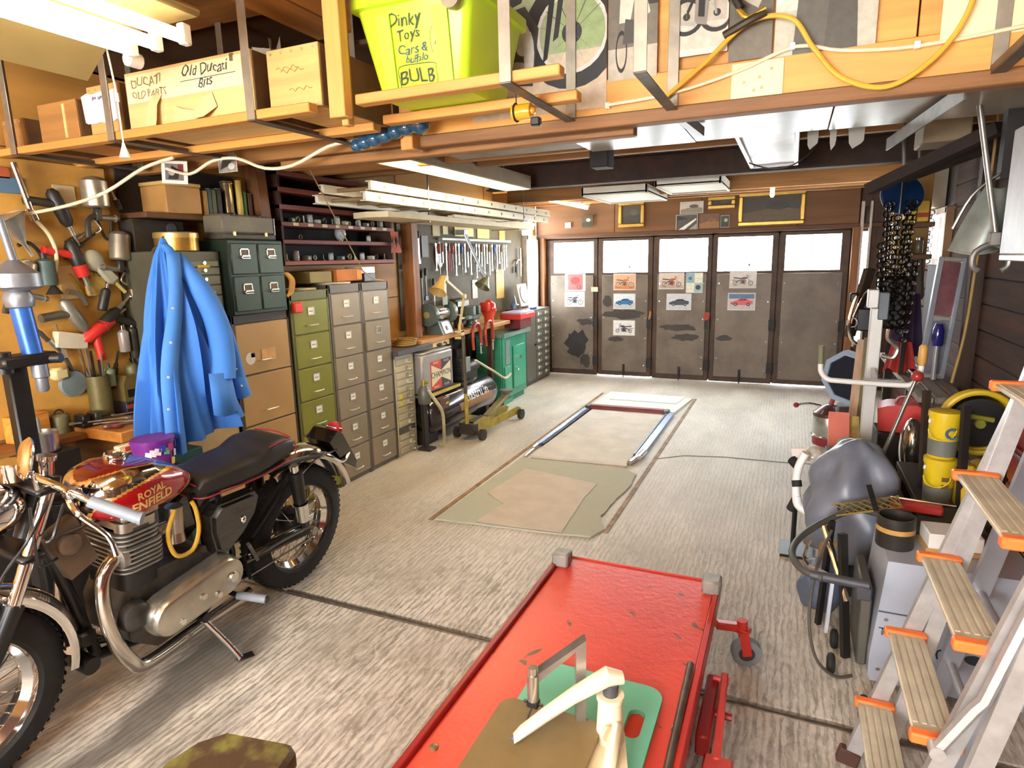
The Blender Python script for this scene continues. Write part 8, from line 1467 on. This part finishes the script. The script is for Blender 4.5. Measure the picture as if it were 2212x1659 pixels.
g = G(); g.beam((.31, 3.55, 1.85), (.72, 3.2, 2.03), .05, .05); g.done('rail', dr_, t); g = G(); g.beam((.5, 3.9, 1.93), (.9, 3.5, 2.05), .05, .05); g.done('rail', dr_, t)
for p, q in (((.40, 3.5, 2.44), (.44, 3.47, 1.93)), ((.52, 3.85, 2.44), (.55, 3.82, 1.96)), ((.62, 3.3, 2.44), (.68, 3.27, 2.01)), ((.68, 3.75, 2.44), (.72, 3.72, 2.0))): g = G(); g.cyl(p, q, .008, n=8); g.done('hanger_rod', mat('#6a625a', .4, .6), t)
g = G(); g.box(.5, .68, 3.45, 3.7, 2.03, 2.2, .006); tag(g.done('cardboard_box', mat('#8a7657', .7, 0, .12)), 'dusty carton lying on the dark roof rack', 'box')
g = G(); g.beam((.375, 3.38, 2.045), (.47, 2.42, 2.05), .05, .006); g.beam((.353, 3.38, 2.025), (.448, 2.42, 2.03), .006, .05); tag(g.done('angle_iron', mat('#9a9792', .35, .7, .2, 14)), 'galvanised angle iron hanging under the white loft panels', 'angle iron')
for k, (x, z, w_, h_, lab) in enumerate(((.135, 2.02, .03, .09, 'narrow curled paper strip hanging from the far joist'), (.23, 2.02, .07, .07, 'torn paper scrap hanging from the far joist'), (.05, 2.03, .05, .06, 'grey rag scrap hanging beside the light box'))): g = G(); g.strip([(x-w_/2, 3.42, z+h_+.05), (x-w_*.4, 3.40, z+h_*.4), (x-w_*.2, 3.38, z)], [(x+w_/2, 3.42, z+h_+.05), (x+w_*.45, 3.39, z+h_*.5), (x+w_*.3, 3.37, z+.02)]); tag(g.done('paper_scrap', paper('#b9b5a8')), lab, 'paper')
g = G(); g.beam((-.40, 2.36, 2.045), (-.37, 2.75, 2.045), .03, .035); tag(g.done('bracket_end', mat('#8f8a86', .4, .6)), 'short grey steel bracket end under the white loft panels', 'bracket')
# ---------------------------------------------------------------- more clutter on the tool wall and under the rack
def hookt(lab, y, z, P, r, m, name='hose_tool', cat='tool'):
    t = tl(name, lab, cat, y, z); g = G(); g.tube([(.03, a, b) for a, b in P], r, 8, 4); g.done('tube', m, t); return t
hookt('black curved handle hanging under the funnel', 1.77, 1.62, [(-.05, .05), (0, .06), (.04, .0), (.03, -.08)], .009, blkp)
hookt('black looped lead below the large silver cup', 2.12, 1.76, [(-.03, .04), (.0, -.05), (.03, -.04), (.04, .03)], .007, blkp)
hookt('bent brass pipe left of the yellow glove', 1.97, 1.5, [(-.05, .04), (-.02, -.02), (.0, -.07)], .008, mat('#b8973f', .35, .7))
hookt('grey bent nozzle above the grey metal air drill', 1.93, 1.43, [(-.03, .03), (.02, .01), (.05, -.04)], .012, sil)
hookt('thin brown strap hanging left of the tall holder', 1.90, 1.12, [(0, .1), (.02, 0), (.01, -.1)], .006, mat('#6a4a24', .6))
hookt('dark hooked bar beside the small cream tin', 1.84, 1.15, [(-.04, .08), (.0, .0), (.03, -.08), (.05, -.07)], .01, dkm)
hookt('chrome bent tube under the red and white canister', 2.16, 1.03, [(0, .07), (.01, 0), (-.03, -.05)], .009, chrome())
hookt('olive drooping hose end beside the chrome bottle', 2.24, 1.3, [(0, .1), (.02, .0), (.01, -.12)], .012, oliv)
cup_gun('small olive cupped spray gun low beside the coat', 2.15, .98, oliv, .034, .08, 10)
cup_gun('dented grey paint cup half hidden behind the blue pillar', 1.70, 1.5, sil, .04, .09, -15)
canister('air_canister', 'black spray tin in the middle of the tool board', 2.03, 1.36, blkp, .022, .10, -20)
canister('air_canister', 'pale green tin low on the tool board left of the brown case', 2.02, .98, mat('#8f9a78', .5, 0, .15), .026, .08)
for k, (y, z, w, h, c, lab) in enumerate(((1.93, 1.5, .09, .16, '#d3b57a', 'pale bare patch of card behind the red capped ratchet'), (1.97, 1.90, .1, .1, '#d6c190', 'pale card pinned above the black air drill'), (1.73, 1.93, .14, .07, '#5f7d95', 'slate blue cap hung at the top left of the tool board'), (1.70, 1.98, .1, .05, '#b85a33', 'orange rag at the very top left of the tool board'), (1.70, 1.27, .05, .12, '#c0452f', 'red and cream packet behind the blue pillar'))):
    g = G(); g.box(XB, XB+.008, y-w/2, y+w/2, z-h/2, z+h/2, .002); tag(g.done('pinned_card', mat(c, .6, 0, .12)), lab, 'card', 'cards on the tool board')
t = on('small_vice', 'small black machine vice on the bench behind the spanners', 'vice', -3.04, 1.84); g = G(); g.box(-.04, .04, -.05, .05, 0, .02, .003); g.box(-.035, .035, -.045, -.01, .02, .06, .004); g.done('base', blk(), t); g = G(); g.box(-.035, .035, .015, .045, .02, .06, .004); g.cyl((0, .045, .035), (0, .1, .035), .008, n=8); g.done('jaw', dkm, t)
poster('photo_print', 'small photo of engine parts on the joist right of the bordered photo', -2.56, -2.44, 2.0, 2.075, 2.335, lambda P, ring, a: (P(R4(-.95, .95, -.95, .95), '#8a857a'), P([(-.8, -.6), (.2, -.2), (.6, .6), (-.5, .5)], '#3d3a36'), P(ell(.4, -.3, .35, .4), '#c9c4b6'), P([(-.9, .2), (-.2, .7), (-.4, .9)], '#d8d3c6')), '#cfc8b6', 'photo')
for k, (x, z, L_, tilt, c, lab) in enumerate(((-2.05, 2.15, .2, 15, '#b03a30', 'red handled tool lying on the joist under the square nailed box'), (-2.25, 2.145, .16, -8, '#3a2f28', 'dark bar lying on the joist beside the red handled tool'), (-1.9, 2.145, .18, 10, '#4a2a3a', 'maroon tool roll on the joist near the baubles'), (-2.36, 2.15, .1, 0, '#b9a07a', 'small tan jar lid on the joist right of the photos'))):
    t = thing('joist_tool', lab, 'tool', (x, 2.4, z)); g = G(); g.at((0, 0, 0), (0, tilt, 0)); g.cyl((-L_/2, 0, .0), (L_/2, 0, 0), .014, n=10); g.done('bar', mat(c, .5, .1, .2), t); g = G(); g.at((0, 0, 0), (0, tilt, 0)); g.cyl((L_/2, 0, 0), (L_/2+.05, 0, 0), .022, n=10); g.done('head', dkm, t)
